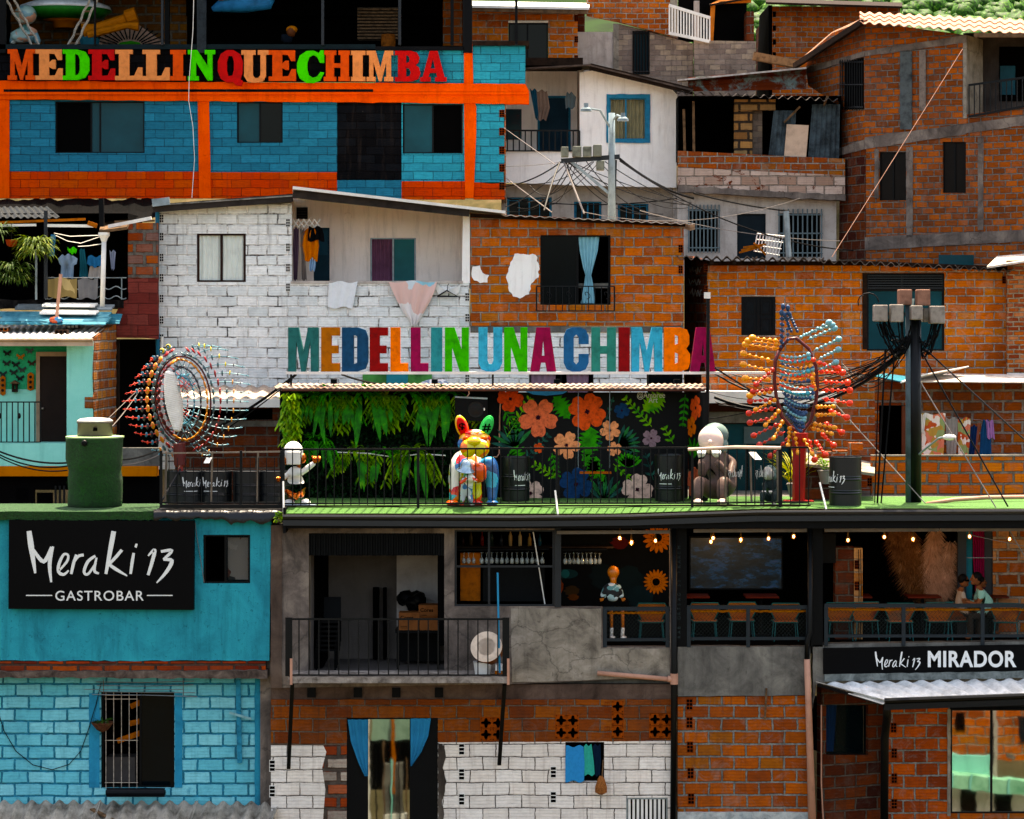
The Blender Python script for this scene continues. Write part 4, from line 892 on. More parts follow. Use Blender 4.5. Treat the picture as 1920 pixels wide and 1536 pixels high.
def mesh_rail(px0,px1,posts,yt,ym,yb,lab):
 T=thing('mesh_railing',lab,'railing',P((px0+px1)/2,yb,0),'blue grey mesh railings of the dark terrace')
 FF=PL(0,.08);m=plain('rail_blue','#10222a',.5,0,.25,5,.1,.25)
 mb=MB();FF.bar(mb,(px0,yt),(px1,yt),.07,.05,.07);mb.build('top_rail',m,T)
 mb=MB();FF.bar(mb,(px0,ym),(px1,ym-.5),.055,.05,.05);mb.build('lower_rail',m,T)
 for x in posts:mb=MB();FF.box(mb,x-3.5,yt,x+3.5,yb,.09,.05);mb.build('post',m,T)
 mb=MB();FF.tube(mb,[(px0+8+(px1-px0-14)*i/40,yt+8+.7*sin(i*1.9)) for i in range(41)],.022,.02,7);mb.build('rope_trim',plain('rope_gold','#96601a',.9,0,.4,30,.6),T)
 mb=MB();st=7.0;y0,y1=yt+3,ym-2;hgt=(y1-y0)
 k=px0-hgt
 while k<px1:
  for s_ in (1,-1):
   a,b=(k,y0),(k+hgt*.9,y1)
   if s_<0:a,b=(k,y1),(k+hgt*.9,y0)
   (ax,ay),(bx_,by)=a,b
   if ax<px0:t=(px0-ax)/(bx_-ax);ax,ay=px0,ay+(by-ay)*t
   if bx_>px1:t=(px1-ax)/(bx_-ax);bx_,by=px1,ay+(by-ay)*t
   if bx_-ax>2:mb.bar(FF.pt(ax,ay,.004*s_),FF.pt(bx_,by,.004*s_),.004,.004)
  k+=st
 tag(mb.build('wire_mesh',plain('mesh_wire','#3a4140',.5,.4),T),None)
 return T
mesh_rail(1131,1256,(1134,1251),1141,1199,1213,'short mesh railing bay in front of the patterned-shirt mannequin')
mesh_rail(1288,1519,(1291,1402,1514),1138,1197,1213,'mesh railing bay under the television, between the two black pipes')
mesh_rail(1545,1990,(1548,1693,1841),1135,1192,1210,'long mesh railing bay above the Mirador sign board')
for (x,w_) in ((1277,12),(1532,12)):
 mb=MB();F0 .poly(mb,rect((x-w_,988,x+w_*.9,1213)),.0,.2);T_=tag(mb.build('black_pillar',M_black,None,origin=P(x,1213,0)),'black square pillar %s'%('with faint vertical chalk lettering left of the television bay' if x<1400 else 'between the television bay and the long mesh railing'),'pillar')
 if x<1400:
  sm=plain('chalk','#3c4646',.9)
  for i,ch in enumerate('MERAKI 13 GASTRO BAR'):
   if ch==' ':continue
   me=text_mesh(ch,.085,.001);mt=MB();q=F0 .pt(1276,1030+i*8.8,.002);mt.add([q+V((-v.co.y,-v.co.z,v.co.x)) for v in me.vertices],[tuple(p.vertices) for p in me.polygons])
   mt.build('letter',sm,None).parent=T_;o_=T_.children[-1]if T_.children else None
  for o_ in T_.children:o_.location=-T_.location
M_bulb=glow('bulb_lit','#ffc08a',7)
m_bg=glass('bulb_glass','#7a5a30',.1,.35)
BP=[(1162,1009),(1184,1017),(1229,1014),(1337,1009),(1333,1016),(1389,1012),(1441,1010),(1488,1006),(1590,1013),(1658,1007),(1712,1011),(1818,1006),(1893,1011)]
wh=['first bulb from the left','second bulb from the left, hanging low','bulb in front of the upper sunflower','upper bulb of the close pair before the television','lower bulb of the close pair before the television','bulb left of the television centre','bulb before the right half of the television','bulb just left of the second pillar','bulb above the brick pier','bulb left of the pampas plumes','bulb in front of the pampas plumes','bulb in front of the teal strip','rightmost bulb, before the pale bricks']
for i,(x,y) in enumerate(BP):
 if i==0:
  T=thing('string_bulb','','light bulb',P(x,y,.3),'warm filament bulbs along the terrace ceiling');b0=T;q=P(x,y,.3)
  mb=MB();mb.ell(q,(.022,.022,.03),10,7);mb.build('filament',M_bulb,T,smooth=True)
  mb=MB();mb.ell(q,(.045,.045,.055),12,8);mb.build('bulb_glass',m_bg,T,smooth=True)
  mb=MB();mb.tube([q+V((0,0,.05)),q+V((0,0,.1)),q+V((0,0,.3))],[.02,.018,.004],7);mb.build('socket',plain('brass','#5a4526',.4,.5),T)
 else:T=copy_tree(b0);T.location=P(x,y,.3)
 T['label']='lit warm filament bulb, '+wh[i]
for i,(x,y,c) in enumerate(((1184,1013,0),(1389,1012,0),(1712,1011,0))):
 pl_=bpy.data.lights.new('bulb_light','POINT');pl_.energy=5;pl_.color=(1,.6,.28);pl_.shadow_soft_size=.05
 po=bpy.data.objects.new('bulb_light',pl_);COL.objects.link(po);po.location=P(x,y,.3)+V((0,.0,-.12))
mb=MB();F0 .bar(mb,(858,1035),(1030,1033),.02,-.5,.3);tag(mb.build('glass_rack',M_black,None,origin=P(945,1034,.5)),'black overhead rack holding the wine glasses in the bar window','rack')
m_wg=glass('wine_glass_m','#b9c4c2',.05,.4);m_wg.node_tree.nodes['Principled BSDF'].inputs['Specular IOR Level'].default_value=1
T=thing('wine_glass','upside-down wine glass hanging from the rack in the bar window','wine glass',P(870,1036,.5),'wine glasses hanging in the bar')
q=P(870,1036,.5);mb=MB();mb.lathe(q,[(.035,-.002),(.034,-.006),(.006,-.012),(.005,-.09),(.03,-.11),(.042,-.15),(.036,-.21),(.033,-.205),(.038,-.15),(.02,-.115)],14);mb.build('glass_body',m_wg,T,smooth=True)
g0=T;gx=[(878.5,.45),(888,.6)]+[(903+i*9.5,.5+.1*(i%2)) for i in range(13)]+[(1060+i*8,.5+.12*(i%3)) for i in range(9)]
for x,d in gx:
 c=copy_tree(g0);c.location=P(x,1036+(0 if x<1040 else 1),d)
mb=MB();F0 .bar(mb,(1046,1035),(1140,1034),.02,-.5,.3);tag(mb.build('glass_rack',M_black,None,origin=P(1090,1034,.5)),'black overhead rack holding glasses left of the painted sunflower wall','rack')
zs=P(0,1024,.8).z
mb=MB();mb.box(P(856,0,.8).x,P(1150,0,.8).x,.65,1.1,zs-.03,zs);tag(mb.build('bottle_shelf',M_dwood,None,origin=P(950,1025,.8)),'dark high shelf carrying bottles in the bar window','shelf')
for i,(x,h_,c,nm) in enumerate(((868,.2,'#2a1210','squat dark red'),(883,.3,'#4a3a22','tall brown'),(904,.26,'#6a1c16','red capped'),(922,.3,'#223026','green'),(940,.22,'#26282a','dark grey'),(957,.32,'#a58a60','pale amber'),(975,.3,'#b09a72','clear amber'),(993,.24,'#9c7a48','round gold'),(1012,.22,'#1e4450','small blue'))):
 q=P(x,0,.85);q.z=zs;r=.035;mb=MB();mb.lathe(q,[(r,0),(r,h_*.6),(.012,h_*.78),(.012,h_)],10);tag(mb.build('bottle',glass('bot%d'%i,c,.15),None,smooth=True,origin=q),'%s bottle on the high shelf of the bar window'%nm,'bottle','bottles on the bar shelf')
def weave(name,cols):
 t=NT(name);o=t.obj();w1=t.new('TexWave',bands_direction='DIAGONAL');w1 .inputs['Scale'].default_value=26;t.link(o,w1 .inputs[0])
 n=t.noise(o,1.3,2);c=t.ramp(n.outputs[0],[(.3,cols[0]),(.4,cols[1]),(.56,cols[2]),(.66,cols[3])])
 t.link(t.mix(t.ramp(w1 .outputs[0],[(.35,0.0),(.6,1.0)]),'#0a0805',c),t.b.inputs['Base Color']);t.b.inputs['Roughness'].default_value=.6;return t.m
M_weave=weave('woven_cord',['#1f7a72','#c87224','#d88430','#a04a1c'])
def woven_chair(at,first=None):
 T=thing('woven_chair','','chair',at,'woven cord chairs on the dark terrace');o=V(at)
 def w_(x,y,z):return o+V((x,y,z))
 hexo=[(-.24,.42),(-.29,.62),(-.2,.82),(.2,.82),(.29,.62),(.24,.42)];hexo=[(-.17,.38),(-.3,.72),(-.25,.84),(.25,.84),(.3,.72),(.17,.38)]
 mb=MB();mb.prism([w_(x,.18-(z-.4)*.35,z) for x,z in hexo],[],(0,.012,0));mb.build('backrest',M_weave,T)
 mb=MB();mb.tube([w_(x,.17-(z-.4)*.35,z) for x,z in hexo+hexo[:1]],.012,6);mb.build('back_frame',plain('chair_teal','#1c6462',.5),T)
 mb=MB();mb.prism([w_(x,y,.42) for x,y in ((-.22,-.1),(.22,-.1),(.25,.3),(0,.42),(-.25,.3))],[],(0,0,.015));mb.build('seat',M_weave,T)
 mb=MB();mb.tube([w_(x,y,.43) for x,y in ((-.22,-.1),(.22,-.1),(.25,.3),(0,.42),(-.25,.3),(-.22,-.1))],.012,6);mb.build('seat_frame',plain('chair_teal','#125452'),T)
 for sx in (-.2,.2):
  for sy in (-.08,.3):mb=MB();mb.tube([w_(sx,sy,.42),w_(sx*1.15,sy*1.1,0)],.011,6);mb.build('leg',plain('chair_leg','#2b6a6c',.5),T)
 return T
spots_=[(1222,'behind the short railing beside the mannequin legs'),(1322,'leftmost in the television bay'),(1393,'in the middle of the television bay'),(1473,'rightmost in the television bay'),(1576,'at the left end of the long railing'),(1626,'second from the left end of the long railing'),(1688,'behind the first inner post of the long railing'),(1763,'under the pampas plumes'),(1800,'beside the seated man'),(1885,'at the right end of the long railing')]
for i,(x,s_) in enumerate(spots_):
 at=V((P(x,0,.8).x,.75+.1*(i%3),zfl+.02))
 if i==0:T=woven_chair(at);ch0=T
 else:T=copy_tree(ch0);T.location=at
 T['label']='orange and teal woven chair '+s_;T.scale=(1,1,.85)
 T.rotation_euler=(0,0,rnd.uniform(-.25,.25)) if i in (2,5,9) else (0,0,0)
tables=[(1300,'left of the television bay'),(1430,'right of centre in the television bay'),(1605,'behind the left part of the long railing'),(1735,'below the pampas plumes'),(1862,'between the two facing people')]
for i,(x,s_) in enumerate(tables):
 at=V((P(x,0,1.2).x,1.55,zfl+.02))
 if i==0:
  T=thing('bar_table','','table',at,'orange topped terrace tables');mb=MB();mb.box(at.x-.32,at.x+.32,1.25,1.85,at.z+.76,at.z+.79);mb.build('table_top',plain('top_orange','#5a2214',.5),T)
  mb=MB();mb.tube([at+V((0,0,.03)),at+V((0,0,.76))],.03,8);mb.build('pedestal',M_black,T);mb=MB();mb.lathe(at,[(.22,0),(.2,.03),(.03,.05)],16);mb.build('base',M_black,T);t0=T
 else:T=copy_tree(t0);T.location=at
 T['label']='orange topped small table '+s_
m_pam=leafm('pampas','#5d3c22','#8a6242','#b08a68');m_pam2=leafm('pampas_pale','#b08a70','#d0a890','#e8c8b0')
def plume(T_,base,tip,wd,n,mat,ln=.28,seed=1):
 rr=random.Random(seed);mb=MB();base,tip=V(base),V(tip);ax=tip-base
 mb.tube([base,base.lerp(tip,.5),tip],[.02,.02,.006],5)
 for i in range(n):
  t=rr.random()**.8;p=base+ax*(.05+.93*t)+V((0,0,0));a=rr.uniform(0,2*pi);w_=wd*(sin(pi*min(1,.15+t*.9))**.6)
  d=V((cos(a)*.6,sin(a)*.5,.5))+ax.normalized()*.6;L=ln*rr.uniform(.6,1.3)
  q=p+V((cos(a),sin(a)*.7,0))*w_*rr.uniform(.2,.9)
  e=q+d.normalized()*L*.5;f=e+(V((cos(a)*.7,sin(a)*.7,-.7))).normalized()*L*.6
  s_=.0035;u=V((s_,0,0));mb.add([q-u,q+u,e+u,e-u,f],[(0,1,2,3),(3,2,4)])
 return mb.build('plume',mat,T_)
T=thing('pampas_grass','tall dried pampas grass plumes standing in the dark right-hand bay','dried grass',V((P(1740,0,2).x,2.0,zfl)))
mb=MB();mb.lathe(V((P(1740,0,2).x,2.0,zfl)),[(.15,0),(.2,.3),(.12,.55),(.1,.6)],18);mb.build('vase',M_black,T)
for i,(bx,tx,ty,wd,mt,n_) in enumerate(((1728,1676,1003,.2,m_pam,1500),(1732,1700,1000,.2,m_pam,1500),(1742,1754,1004,.1,m_pam2,1500),(1748,1745,1040,.14,m_pam2,1100),(1768,1783,1028,.09,m_pam2,800),(1752,1772,1085,.16,m_pam2,900))):
 plume(T,V((P(bx,0,1.9).x,1.9,P(0,1140,1.9).z)),P(tx,ty,1.8),wd,n_,mt,.3,i+1)
 # ================= roof deck: garden wall, mural, statues =================
def deck(px,d):v=P(px,0,d);v.z=zd;return v
FG=PL(0,2.5);yd=lambda d:HY+(CZ-zd)*F/(D0+d)
m_ivy=leafm('ivy','#06200f','#12401f','#3a6a2c');m_fern=leafm('fern','#1a7020','#3fae2a','#9ad04c');m_frd=leafm('frond','#0c5a1c','#1f8a28','#6aa83a');m_lime=leafm('lime_leaf','#4f8a1a','#86a626','#b9b93a');m_olive=leafm('olive_leaf','#3a7a1c','#8ab03a','#c4c860')
T=thing('garden_wall','dark panel wall densely covered with artificial ivy behind the deck railing','wall',deck(690,2.6))
mb=MB();FG.poly(mb,rect((524,733,853,yd(2.5))),-.06,.08);mb.build('backing_panel',plain('panel_dark','#0b1410',.9),T)
rr=random.Random(11);mb=MB()
for i in range(8500):
 x=rr.uniform(528,852);y=rr.uniform(736,yd(2.5)-2);a=rr.uniform(0,2*pi)
 p=FG.pt(x,y,rr.uniform(-.05,.08));mb.leaf(p,(cos(a),-.6,sin(a)-.4),rr.uniform(.05,.095),.055,.4,2,.2)
o_=mb.build('ivy_leaves',m_ivy,T);o_['kind']='stuff'
for y in (838,):mb=MB();FG.box(mb,524,y-4,853,y+1,.02,.06);mb.build('cross_beam',M_black,T)
def hang_plant(px,py,sc,seed,mats,lab,d=2.35,nb=4,first=None):
 rr=random.Random(seed);sc*=1.05;o=P(px,py,d);T=thing('hanging_plant',lab,'plant',o,'artificial hanging plants on the garden wall')
 mb=MB()
 for i in range(34):
  a=rr.uniform(0,2*pi);mb.leaf(o+V((0,0,.0)),(cos(a),-.5*abs(sin(a))-.15,rr.uniform(.1,1.3)),rr.uniform(.24,.42)*sc,.07*sc,rr.uniform(.9,1.8),5,.3)
 mb.build('crown',mats[0],T);mb=MB()
 for i in range(nb):
  x=rr.uniform(-.22,.22)*sc;mb.leaf(o+V((x,-.1,-.05)),(x*1.4,-.35,-.6),rr.uniform(.4,.95)*sc,rr.uniform(.07,.14)*sc,.9,7,.25,side=V((1,0,0)))
 mb.build('frond',m_frd,T) if nb else None
 mb=MB()
 for s_ in (-1,1):
  for k in range(3):
   q=o+V((s_*(.12+.09*k)*sc,-.12,-.04));L=(.35+.25*rr.random())*sc;n=8
   for j in range(n):
    p=q+V((s_*.03*j*sc,0,-L*j/n))
    for e in (-1,1):mb.leaf(p,(e*.7,-.5,-.75),.19*sc,.085*sc,.5,3,.3)
 mb.build('trailing_leaves',mats[2],T);return T
hp=[(616,738,1.0,(m_fern,m_fern,m_olive),'left of the middle of the upper row'),(682,738,1.15,(m_fern,m_fern,m_olive),'with long smooth fronds in the middle of the upper row'),(769,738,1.15,(m_fern,m_fern,m_olive),'left of the loudspeaker in the upper row'),(842,738,1.1,(m_fern,m_fern,m_olive),'directly under the loudspeaker bracket'),(577,742,1.0,(m_fern,m_fern,m_olive),'second from the left end of the upper row'),(597,822,.75,(m_fern,m_fern,m_fern),'small one just above the railing at the left'),(664,846,.85,(m_olive,m_fern,m_olive),'behind the railing left of the middle'),(775,846,1.0,(m_olive,m_fern,m_olive),'behind the railing left of the bulldog statue'),(722,850,.9,(m_fern,m_fern,m_olive),'behind the middle of the railing'),(640,745,.8,(m_fern,m_fern,m_fern),'between two large ones in the upper row'),(812,745,.8,(m_fern,m_fern,m_olive),'thin one beside the loudspeaker'),(725,744,.8,(m_olive,m_fern,m_olive),'between the two largest of the upper row')]
for i,(x,y,s_,mt,lab) in enumerate(hp):hang_plant(x,y,s_,i+3,mt,'glossy green hanging plant, '+lab)
for (x,y,L,s_) in ((538,736,1.0,'at the left end of the canopy'),(552,736,.8,'second from the left end of the canopy')):
 T=thing('leafy_vine','bright yellow-green leafy vine '+s_,'plant',P(x,y,1.9),'sunlit vines');mb=MB();rr=random.Random(x)
 for j in range(150):
  t=rr.random();a=rr.uniform(0,2*pi);p=P(x+rr.uniform(-9,9),y+L*100*t,1.85+rr.uniform(-.15,.1));mb.leaf(p,(cos(a)*.8,-.5,-.7+.5*sin(a)),rr.uniform(.11,.18),.06,.5,3,.2)
 mb.build('leaves',m_lime,T);mb=MB();mb.tube([P(x,y,1.95),P(x+1,y+L*100,1.95)],.01,5);mb.build('stem',M_wood,T)
T=thing('corner_plant','small bright leafy plant spilling over the left end of the deck','plant',P(524,968,-.3));mb=MB();rr=random.Random(2)
for j in range(40):a=rr.uniform(0,2*pi);mb.leaf(P(524+rr.uniform(-6,6),966+rr.uniform(-8,10),-.45),(cos(a),-.5,sin(a)*.7),rr.uniform(.06,.12),.05,.5,3,.2)
mb.build('leaves',m_lime,T);mb=MB();mb.tube([P(524,960,-.3),P(523,980,-.4)],.01,5);mb.build('stem',M_wood,T)
mb=MB();FG.poly(mb,rect((853,733,941,yd(2.5))),-.05,.2);tag(mb.build('black_partition',M_black,None,origin=deck(900,2.6)),'black partition between the garden wall and the flower mural','partition')
T=thing('loudspeaker','black loudspeaker box hanging under the canopy above the bulldog statue','loudspeaker',P(883,790,1.9))
FS=PL(0,1.9);mb=MB();FS.poly(mb,[(853,745),(914,748),(914,791),(853,787)],0,.3);mb.build('cabinet',M_black,T)
mb=MB();FS.poly(mb,[(853,743),(914,746),(914,749),(853,746)],.01,.31);mb.build('top_strip',M_galv,T)
mb=MB();mb.lathe(FS.pt(892,768,.001),[(.16,0),(.155,.006),(.12,.004),(.05,.008),(0,.009)],28,(0,-1,0));mb.build('cone',M_blackmetal,T)
mb=MB();FS.box(mb,905,765,909,770,.004,.003);mb.build('badge',M_white,T)
mb=MB();mb.tube([P(876,744,1.8),P(880,738,1.8),P(878,730,1.8)],.01,5);mb.build('hanger',M_pvc,T)
mb=MB();FG.tube(mb,[(939,732),(937,780),(936,850),(932,856),(924,857)],.014,.08,6);tag(mb.build('pink_conduit',M_pvc,None,origin=P(937,800,2.4)),'thin pinkish conduit running down the left edge of the mural','conduit')
mb=MB();FG.tube(mb,[(612,846),(690,849),(740,856),(790,850),(836,853)],.012,.25,6);tag(mb.build('neon_tube',M_white,None,origin=P(740,852,2.3)),'slack white tube light strung behind the railing on the garden wall','tube light')
T=thing('flower_mural','black panel wall painted with large orange flowers and green monstera leaves','mural',deck(1120,2.6))
FM=PL(0,2.4);mb=MB();FM.poly(mb,rect((941,736,1290,yd(2.4))),0,.12);mb.build('panel',plain('mural_black','#050708',.7,0,.3,3,.05,.15),T)
FN=PL(1290,2.4,1318,1.5);mb=MB();FN.poly(mb,rect((1291,736,1318,942)),0,.1);mb.build('side_panel',plain('mural_black','#050708'),T)
mf={k:plain('mural_'+k,c,.75,0,.35,14,.05) for k,c in dict(coral='#d8603e',salmon='#dc7658',peach='#e59a72',pale='#d8b8a8',blue='#123f63',grey='#8d747a',red='#d0563a',orange='#d0701c').items()}
mg={k:leafm('mural_'+k,*c) for k,c in dict(green=('#0f7a1c','#2aa82a'),lime=('#3a9a1a','#8ac02a'),deep=('#0a5a34','#12884a'),teal=('#0c3f3a','#2a6a5c')).items()}
def blossom(pl,x,y,r,n,mat,a0=.3,cen=True,sx=1.0):
 mb=MB()
 for k in range(n):
  a=a0+2*pi*k/n;pts=[]
  for i in range(17):
   t=i/16;ph=t*2*pi;q=(.52+.46*cos(ph)*-1,.44*sin(ph)*(1-.3*cos(ph)))
   rad=r*(q[0]+.03)*(1.0 if t not in (0.5,) else .9);w_=r*q[1]*(1.1 if n<=4 else .8)
   pts.append((x+sx*(cos(a)*rad-sin(a)*w_),y+sin(a)*rad+cos(a)*w_))
  mb.add([pl.pt(*q,.006+.0007*k) for q in pts[:-1]],[tuple(range(16))])
 o=mb.build('painted_flower',mat,T)
 if cen:
  mb=MB();pts=[]
  for i in range(20):rr_=r*(.17 if i%2 else .07);pts.append(pl.pt(x+sx*rr_*cos(i*pi/10),y+rr_*sin(i*pi/10),.012))
  mb.add(pts,[tuple(range(20))]);mb.build('flower_centre',plain('centre_plum','#3a0d22',.8),T)
 return o
for a in ((1009,783,38,5,'salmon',.3),(1101,772,36,4,'coral',.5),(957,748,25,4,'red',.2),(1062,835,27,5,'peach',.1),(1144,807,20,5,'peach',.4),(1166,770,15,4,'blue',.3),(1010,840,10,5,'coral',0),(1080,908,32,4,'blue',.4),(1221,822,18,5,'grey',.1),(1152,842,14,5,'peach',.7),(995,925,26,4,'pale',.9),(1195,918,30,4,'pale',.2)):
 blossom(FM,a[0],a[1],a[2],a[3],mf[a[4]],a[5])
for (x,y,r,c) in ((1305,765,24,'coral'),(1297,800,20,'orange'),(1302,905,30,'salmon')):blossom(FN,x,y,r,4,mf[c],.4,sx=.45)
def painted_leaf(pl,x,y,a,L,W,mat,off=.004,notch=0):
 pts=[];n=14
 for s_ in (1,-1):
  for i in (range(n+1) if s_>0 else range(n-1,0,-1)):
   t=i/n;w_=W*sin(pi*min(1,t*.96+.04))**.8*s_*.5
   if notch and i%2:w_*=.45
   pts.append((x+cos(a)*L*t-sin(a)*w_,y+sin(a)*L*t+cos(a)*w_))
 mb=MB();loops=[[pl.pt(*q,off) for q in pts]]
 tris=tessellate_polygon(loops);mb.add(loops[0],[tuple(t) for t in tris]);return mb
def leaf_p(*a,**k):
 m_=a[6];painted_leaf(*a[:6],m_,**k).build('painted_leaf',m_,T)
for (x,y,a,L,W,c) in ((1245,740,.9+pi/2,50,46,'lime'),(1040,742,1.0,52,40,'green'),(1110,800,1.75,58,50,'green'),(1092,850,.9,70,34,'green'),(1120,856,1.9,40,30,'green')):leaf_p(FM,x,y,a,L,W,mg[c],notch=1)
for (cx,cy,n,L,a0,a1,c) in ((965,838,8,46,pi*1.05,pi*1.75,'deep'),(950,860,6,40,-.9,.6,'green'),(1160,836,9,42,-1.3,.5,'deep'),(1178,876,9,30,-2.6,-.5,'green'),(1132,940,7,50,-2.4,-.6,'deep'),(1300,860,5,40,-2,-1,'green')):
 for i in range(n):a=a0+(a1-a0)*i/(n-1);leaf_p(FM if cx<1290 else FN,cx,cy,a,L,8 if cx<1290 else 5,mg[c if i%2 else 'teal' if c=='deep' else c])
def sprig(x0,y0,x1,y1,n,L,c,pl=FM):
 dx,dy=x1-x0,y1-y0;a=math.atan2(dy,dx);mb=MB();pl.bar(mb,(x0,y0),(x1,y1),.012,.006,.003)
 for i in range(n):
  t=(i+.5)/n
  for s_ in (-1,1):
   m2=painted_leaf(pl,x0+dx*t,y0+dy*t,a+s_*.9,L*(1-.4*t),4.5,None);mb.add(m2 .v,m2 .f)
 mb.build('painted_sprig',mg[c],T)
for q in ((950,820,995,745,7,16,'lime'),(945,770,975,810,5,18,'green'),(985,860,1030,815,6,14,'teal'),(1222,800,1170,745,7,14,'lime'),(1045,895,1000,870,5,15,'lime'),(1035,850,1045,895,5,14,'green'),(1150,870,1190,905,4,12,'lime'),(1120,840,1150,745,6,8,'teal'),(1262,832,1245,800,3,14,'lime'),(1225,900,1210,850,3,16,'teal'),(1285,740,1280,800,5,14,'green')):sprig(*q)
me=text_mesh('@Amoree',.16,.002);mt=MB();q=FM.pt(1194,746,.01);mt.add([q+V((v.co.x*.8,-v.co.z*.5,v.co.y)) for v in me.vertices],[tuple(p.vertices) for p in me.polygons])
me=text_mesh('Art',.16,.002);q=FM.pt(1216,755,.01);mt.add([q+V((v.co.x*.8,-v.co.z*.5,v.co.y)) for v in me.vertices],[tuple(p.vertices) for p in me.polygons]);mt.build('signature',M_white,T)
T=thing('deck_canopy','thin metal canopy roof with bright worn top above garden wall and mural','canopy',P(920,730,2))
mb=MB();a,b=P(514,727,1.75),P(1324,727.5,1.75);mb.corr(a,b,b+V((0,1.3,.05)),a+V((0,1.3,.05)),.12,.012,.02);mb.build('roof_sheet',corrug('canopy_m','#a8988c','#5d4a40','#b08a78',.4,.8,0),T)
mb=MB();mb.bar(P(528,731.5,1.78),P(1322,731.5,1.78),.05,.04);mb.build('front_beam',plain('beam_rust','#5b3a30',.7),T)
mb=MB();mb.box(P(526,0,2).x,P(1318,0,2).x,1.82,2.9,P(0,735,1.5).z-.0,P(0,733,1.5).z+.0);mb.build('ceiling',M_black,T)
mb=MB();FM2=PL(0,1.72);FM2 .poly(mb,[(985,734),(1064,734),(1055,739),(1025,742),(1000,740)],0,.02);mb.build('blue_flap',plain('flap_blue','#125a70',.6),T)
sp_l=['left end of the canopy','canopy above the ivy wall','canopy above the mural','right end of the canopy']
for i,x in enumerate((626,815,1044,1269)):
 if i==0:
  T=thing('floodlight','','floodlight',P(x,721,1.9),'small floodlights on the canopy');q=P(x,716,1.9)
  mb=MB();mb.box(q.x-.06,q.x+.06,q.y-.04,q.y+.04,q.z-.04,q.z+.05);mb.build('lamp_head',M_black,T)
  mb=MB();mb.box(q.x-.045,q.x+.045,q.y-.046,q.y-.04,q.z-.025,q.z+.035);mb.build('lens',M_gl2,T)
  mb=MB();mb.tube([q+V((0,0,-.04)),P(x,724,1.9)],.012,6);mb.build('bracket',M_black,T);f0=T
 else:T=copy_tree(f0);T.location=P(x,721,1.9)
 T['label']='small black floodlight on the '+sp_l[i]
T=thing('swing_seat','orange plank swing seat hanging on two thin chains before the mural','swing',P(1115,886,1.8))
mb=MB();FS.box(mb,1087,885,1146,888,.1,.3);mb.build('seat',plain('plank','#a85c28',.6),T)
for x in (1084,1143):mb=MB();mb.tube([P(x,733,1.8)+V((.004*(k%2),0,-.05*k)) for k in range(31)],.007,4);mb.build('chain',M_galv,T)
mb=MB();n=40;vs=[]
for i in range(n+1):
 x=288+242*i/n;k_=mnoise.noise(V((x*.05,0,0)));vs+=[P(x,952,.9),P(x,956+2*k_,-.1),P(x,962+3*k_,-.22),P(x,974+9*k_+(6 if 430<x<510 else 0),-.2+.05*k_)]
mb.add(vs,[(i*4+j,(i+1)*4+j,(i+1)*4+j+1,i*4+j+1) for i in range(n) for j in range(3)]);tag(mb.build('black_sheet',plain('poly_black','#07090b',.35,0,.3,4,.7,.3),None,smooth=True,origin=P(400,960,0)),'wrinkled black plastic sheet over the roof edge right of the turf strip','plastic sheet')
T=thing('deck_railing','long black upright-bar railing along the green turf deck','railing',P(920,950,-.1))
FK=PL(0,-.1)
def seg(x0,x1,yt0,yt1,yb0,yb1,n):
 m=M_blackmetal;mb=MB();FK.bar(mb,(x0,yt0),(x1,yt1),.035,0,.035);mb.build('top_rail',m,T)
 mb=MB();FK.bar(mb,(x0,yb0),(x1,yb1),.03,0,.03);mb.build('bottom_rail',m,T)
 mb=MB();mb.bar(P(x0,yt0,-.1),P(x0,yb0+3,-.1),.02,.02);f=mb.build('baluster',m,T)
 a=P(x0,yt0,-.1);copies(f,[P(x0+(x1-x0)*i/n,yt0+(yt1-yt0)*i/n,-.1)-a for i in range(1,n+1)])
seg(533,1298,843,839.5,944.5,943.5,49);seg(1298,1516,839.5,839,943.5,941.5,13)
for x in (531,784,1044,1298,1462):mb=MB();FK.box(mb,x-2.4,841,x+2.4,952,.03,.05);mb.build('post',M_blackmetal,T)
mb=MB();FK.bar(mb,(532,949),(1520,948),.03,0,.05);mb.build('floor_rail',M_dwood,T)
mb=MB();mb.tube([P(1290,843,-.16),P(1380,838.5,-.16),P(1464,840,-.16)],.03,8);tag(mb.build('handrail_wrap',plain('wrap_pale','#c9b3a4',.7),None,origin=P(1380,840,-.15)),'pale wrapped handrail along the right part of the deck railing','handrail')
for (a,b) in (((531,903),(532,963)),((1041,920),(1046,965)),((1537,905),(1549,955))):
 mb=MB();mb.tube([P(*a,-.2),P(*b,-.5)],.018,7);tag(mb.build('white_stay',M_white,None,origin=P(*b,-.5)),'short white stay tube at the %s of the deck edge'%{531:'left end',1041:'middle',1537:'right part beside the black barrel'}[a[0]],'stay','white stays on the deck edge')
T=thing('left_railing','black and steel railing with glass around the left sculpture','railing',P(410,948,.1))
FK2=PL(0,.0);zz=P(0,945,0).z
for (a,b,n,yt,yb) in ((302,530,15,850,943),):
 mb=MB();FK2 .bar(mb,(a,yt),(b,yt-3),.03,0,.03);mb.build('top_rail',M_steel,T)
 mb=MB();FK2 .bar(mb,(a,yb),(b,yb),.03,0,.03);mb.build('bottom_rail',M_blackmetal,T)
 mb=MB();mb.bar(P(a,yt+8,0),P(a,yb,0),.014,.014);f=mb.build('baluster',M_blackmetal,T);copies(f,[P(a+(b-a)*i/n,yt,0)-P(a,yt,0) for i in range(1,n)])
for x in (312,398,484):mb=MB();mb.tube([P(x,848,.1),P(x-2,945,.1)],.02,8);mb.build('steel_post',M_steel,T)
for x in (302,452,528):mb=MB();mb.bar(P(x,845,0),P(x,952,0),.05,.04);mb.build('post',M_blackmetal,T)
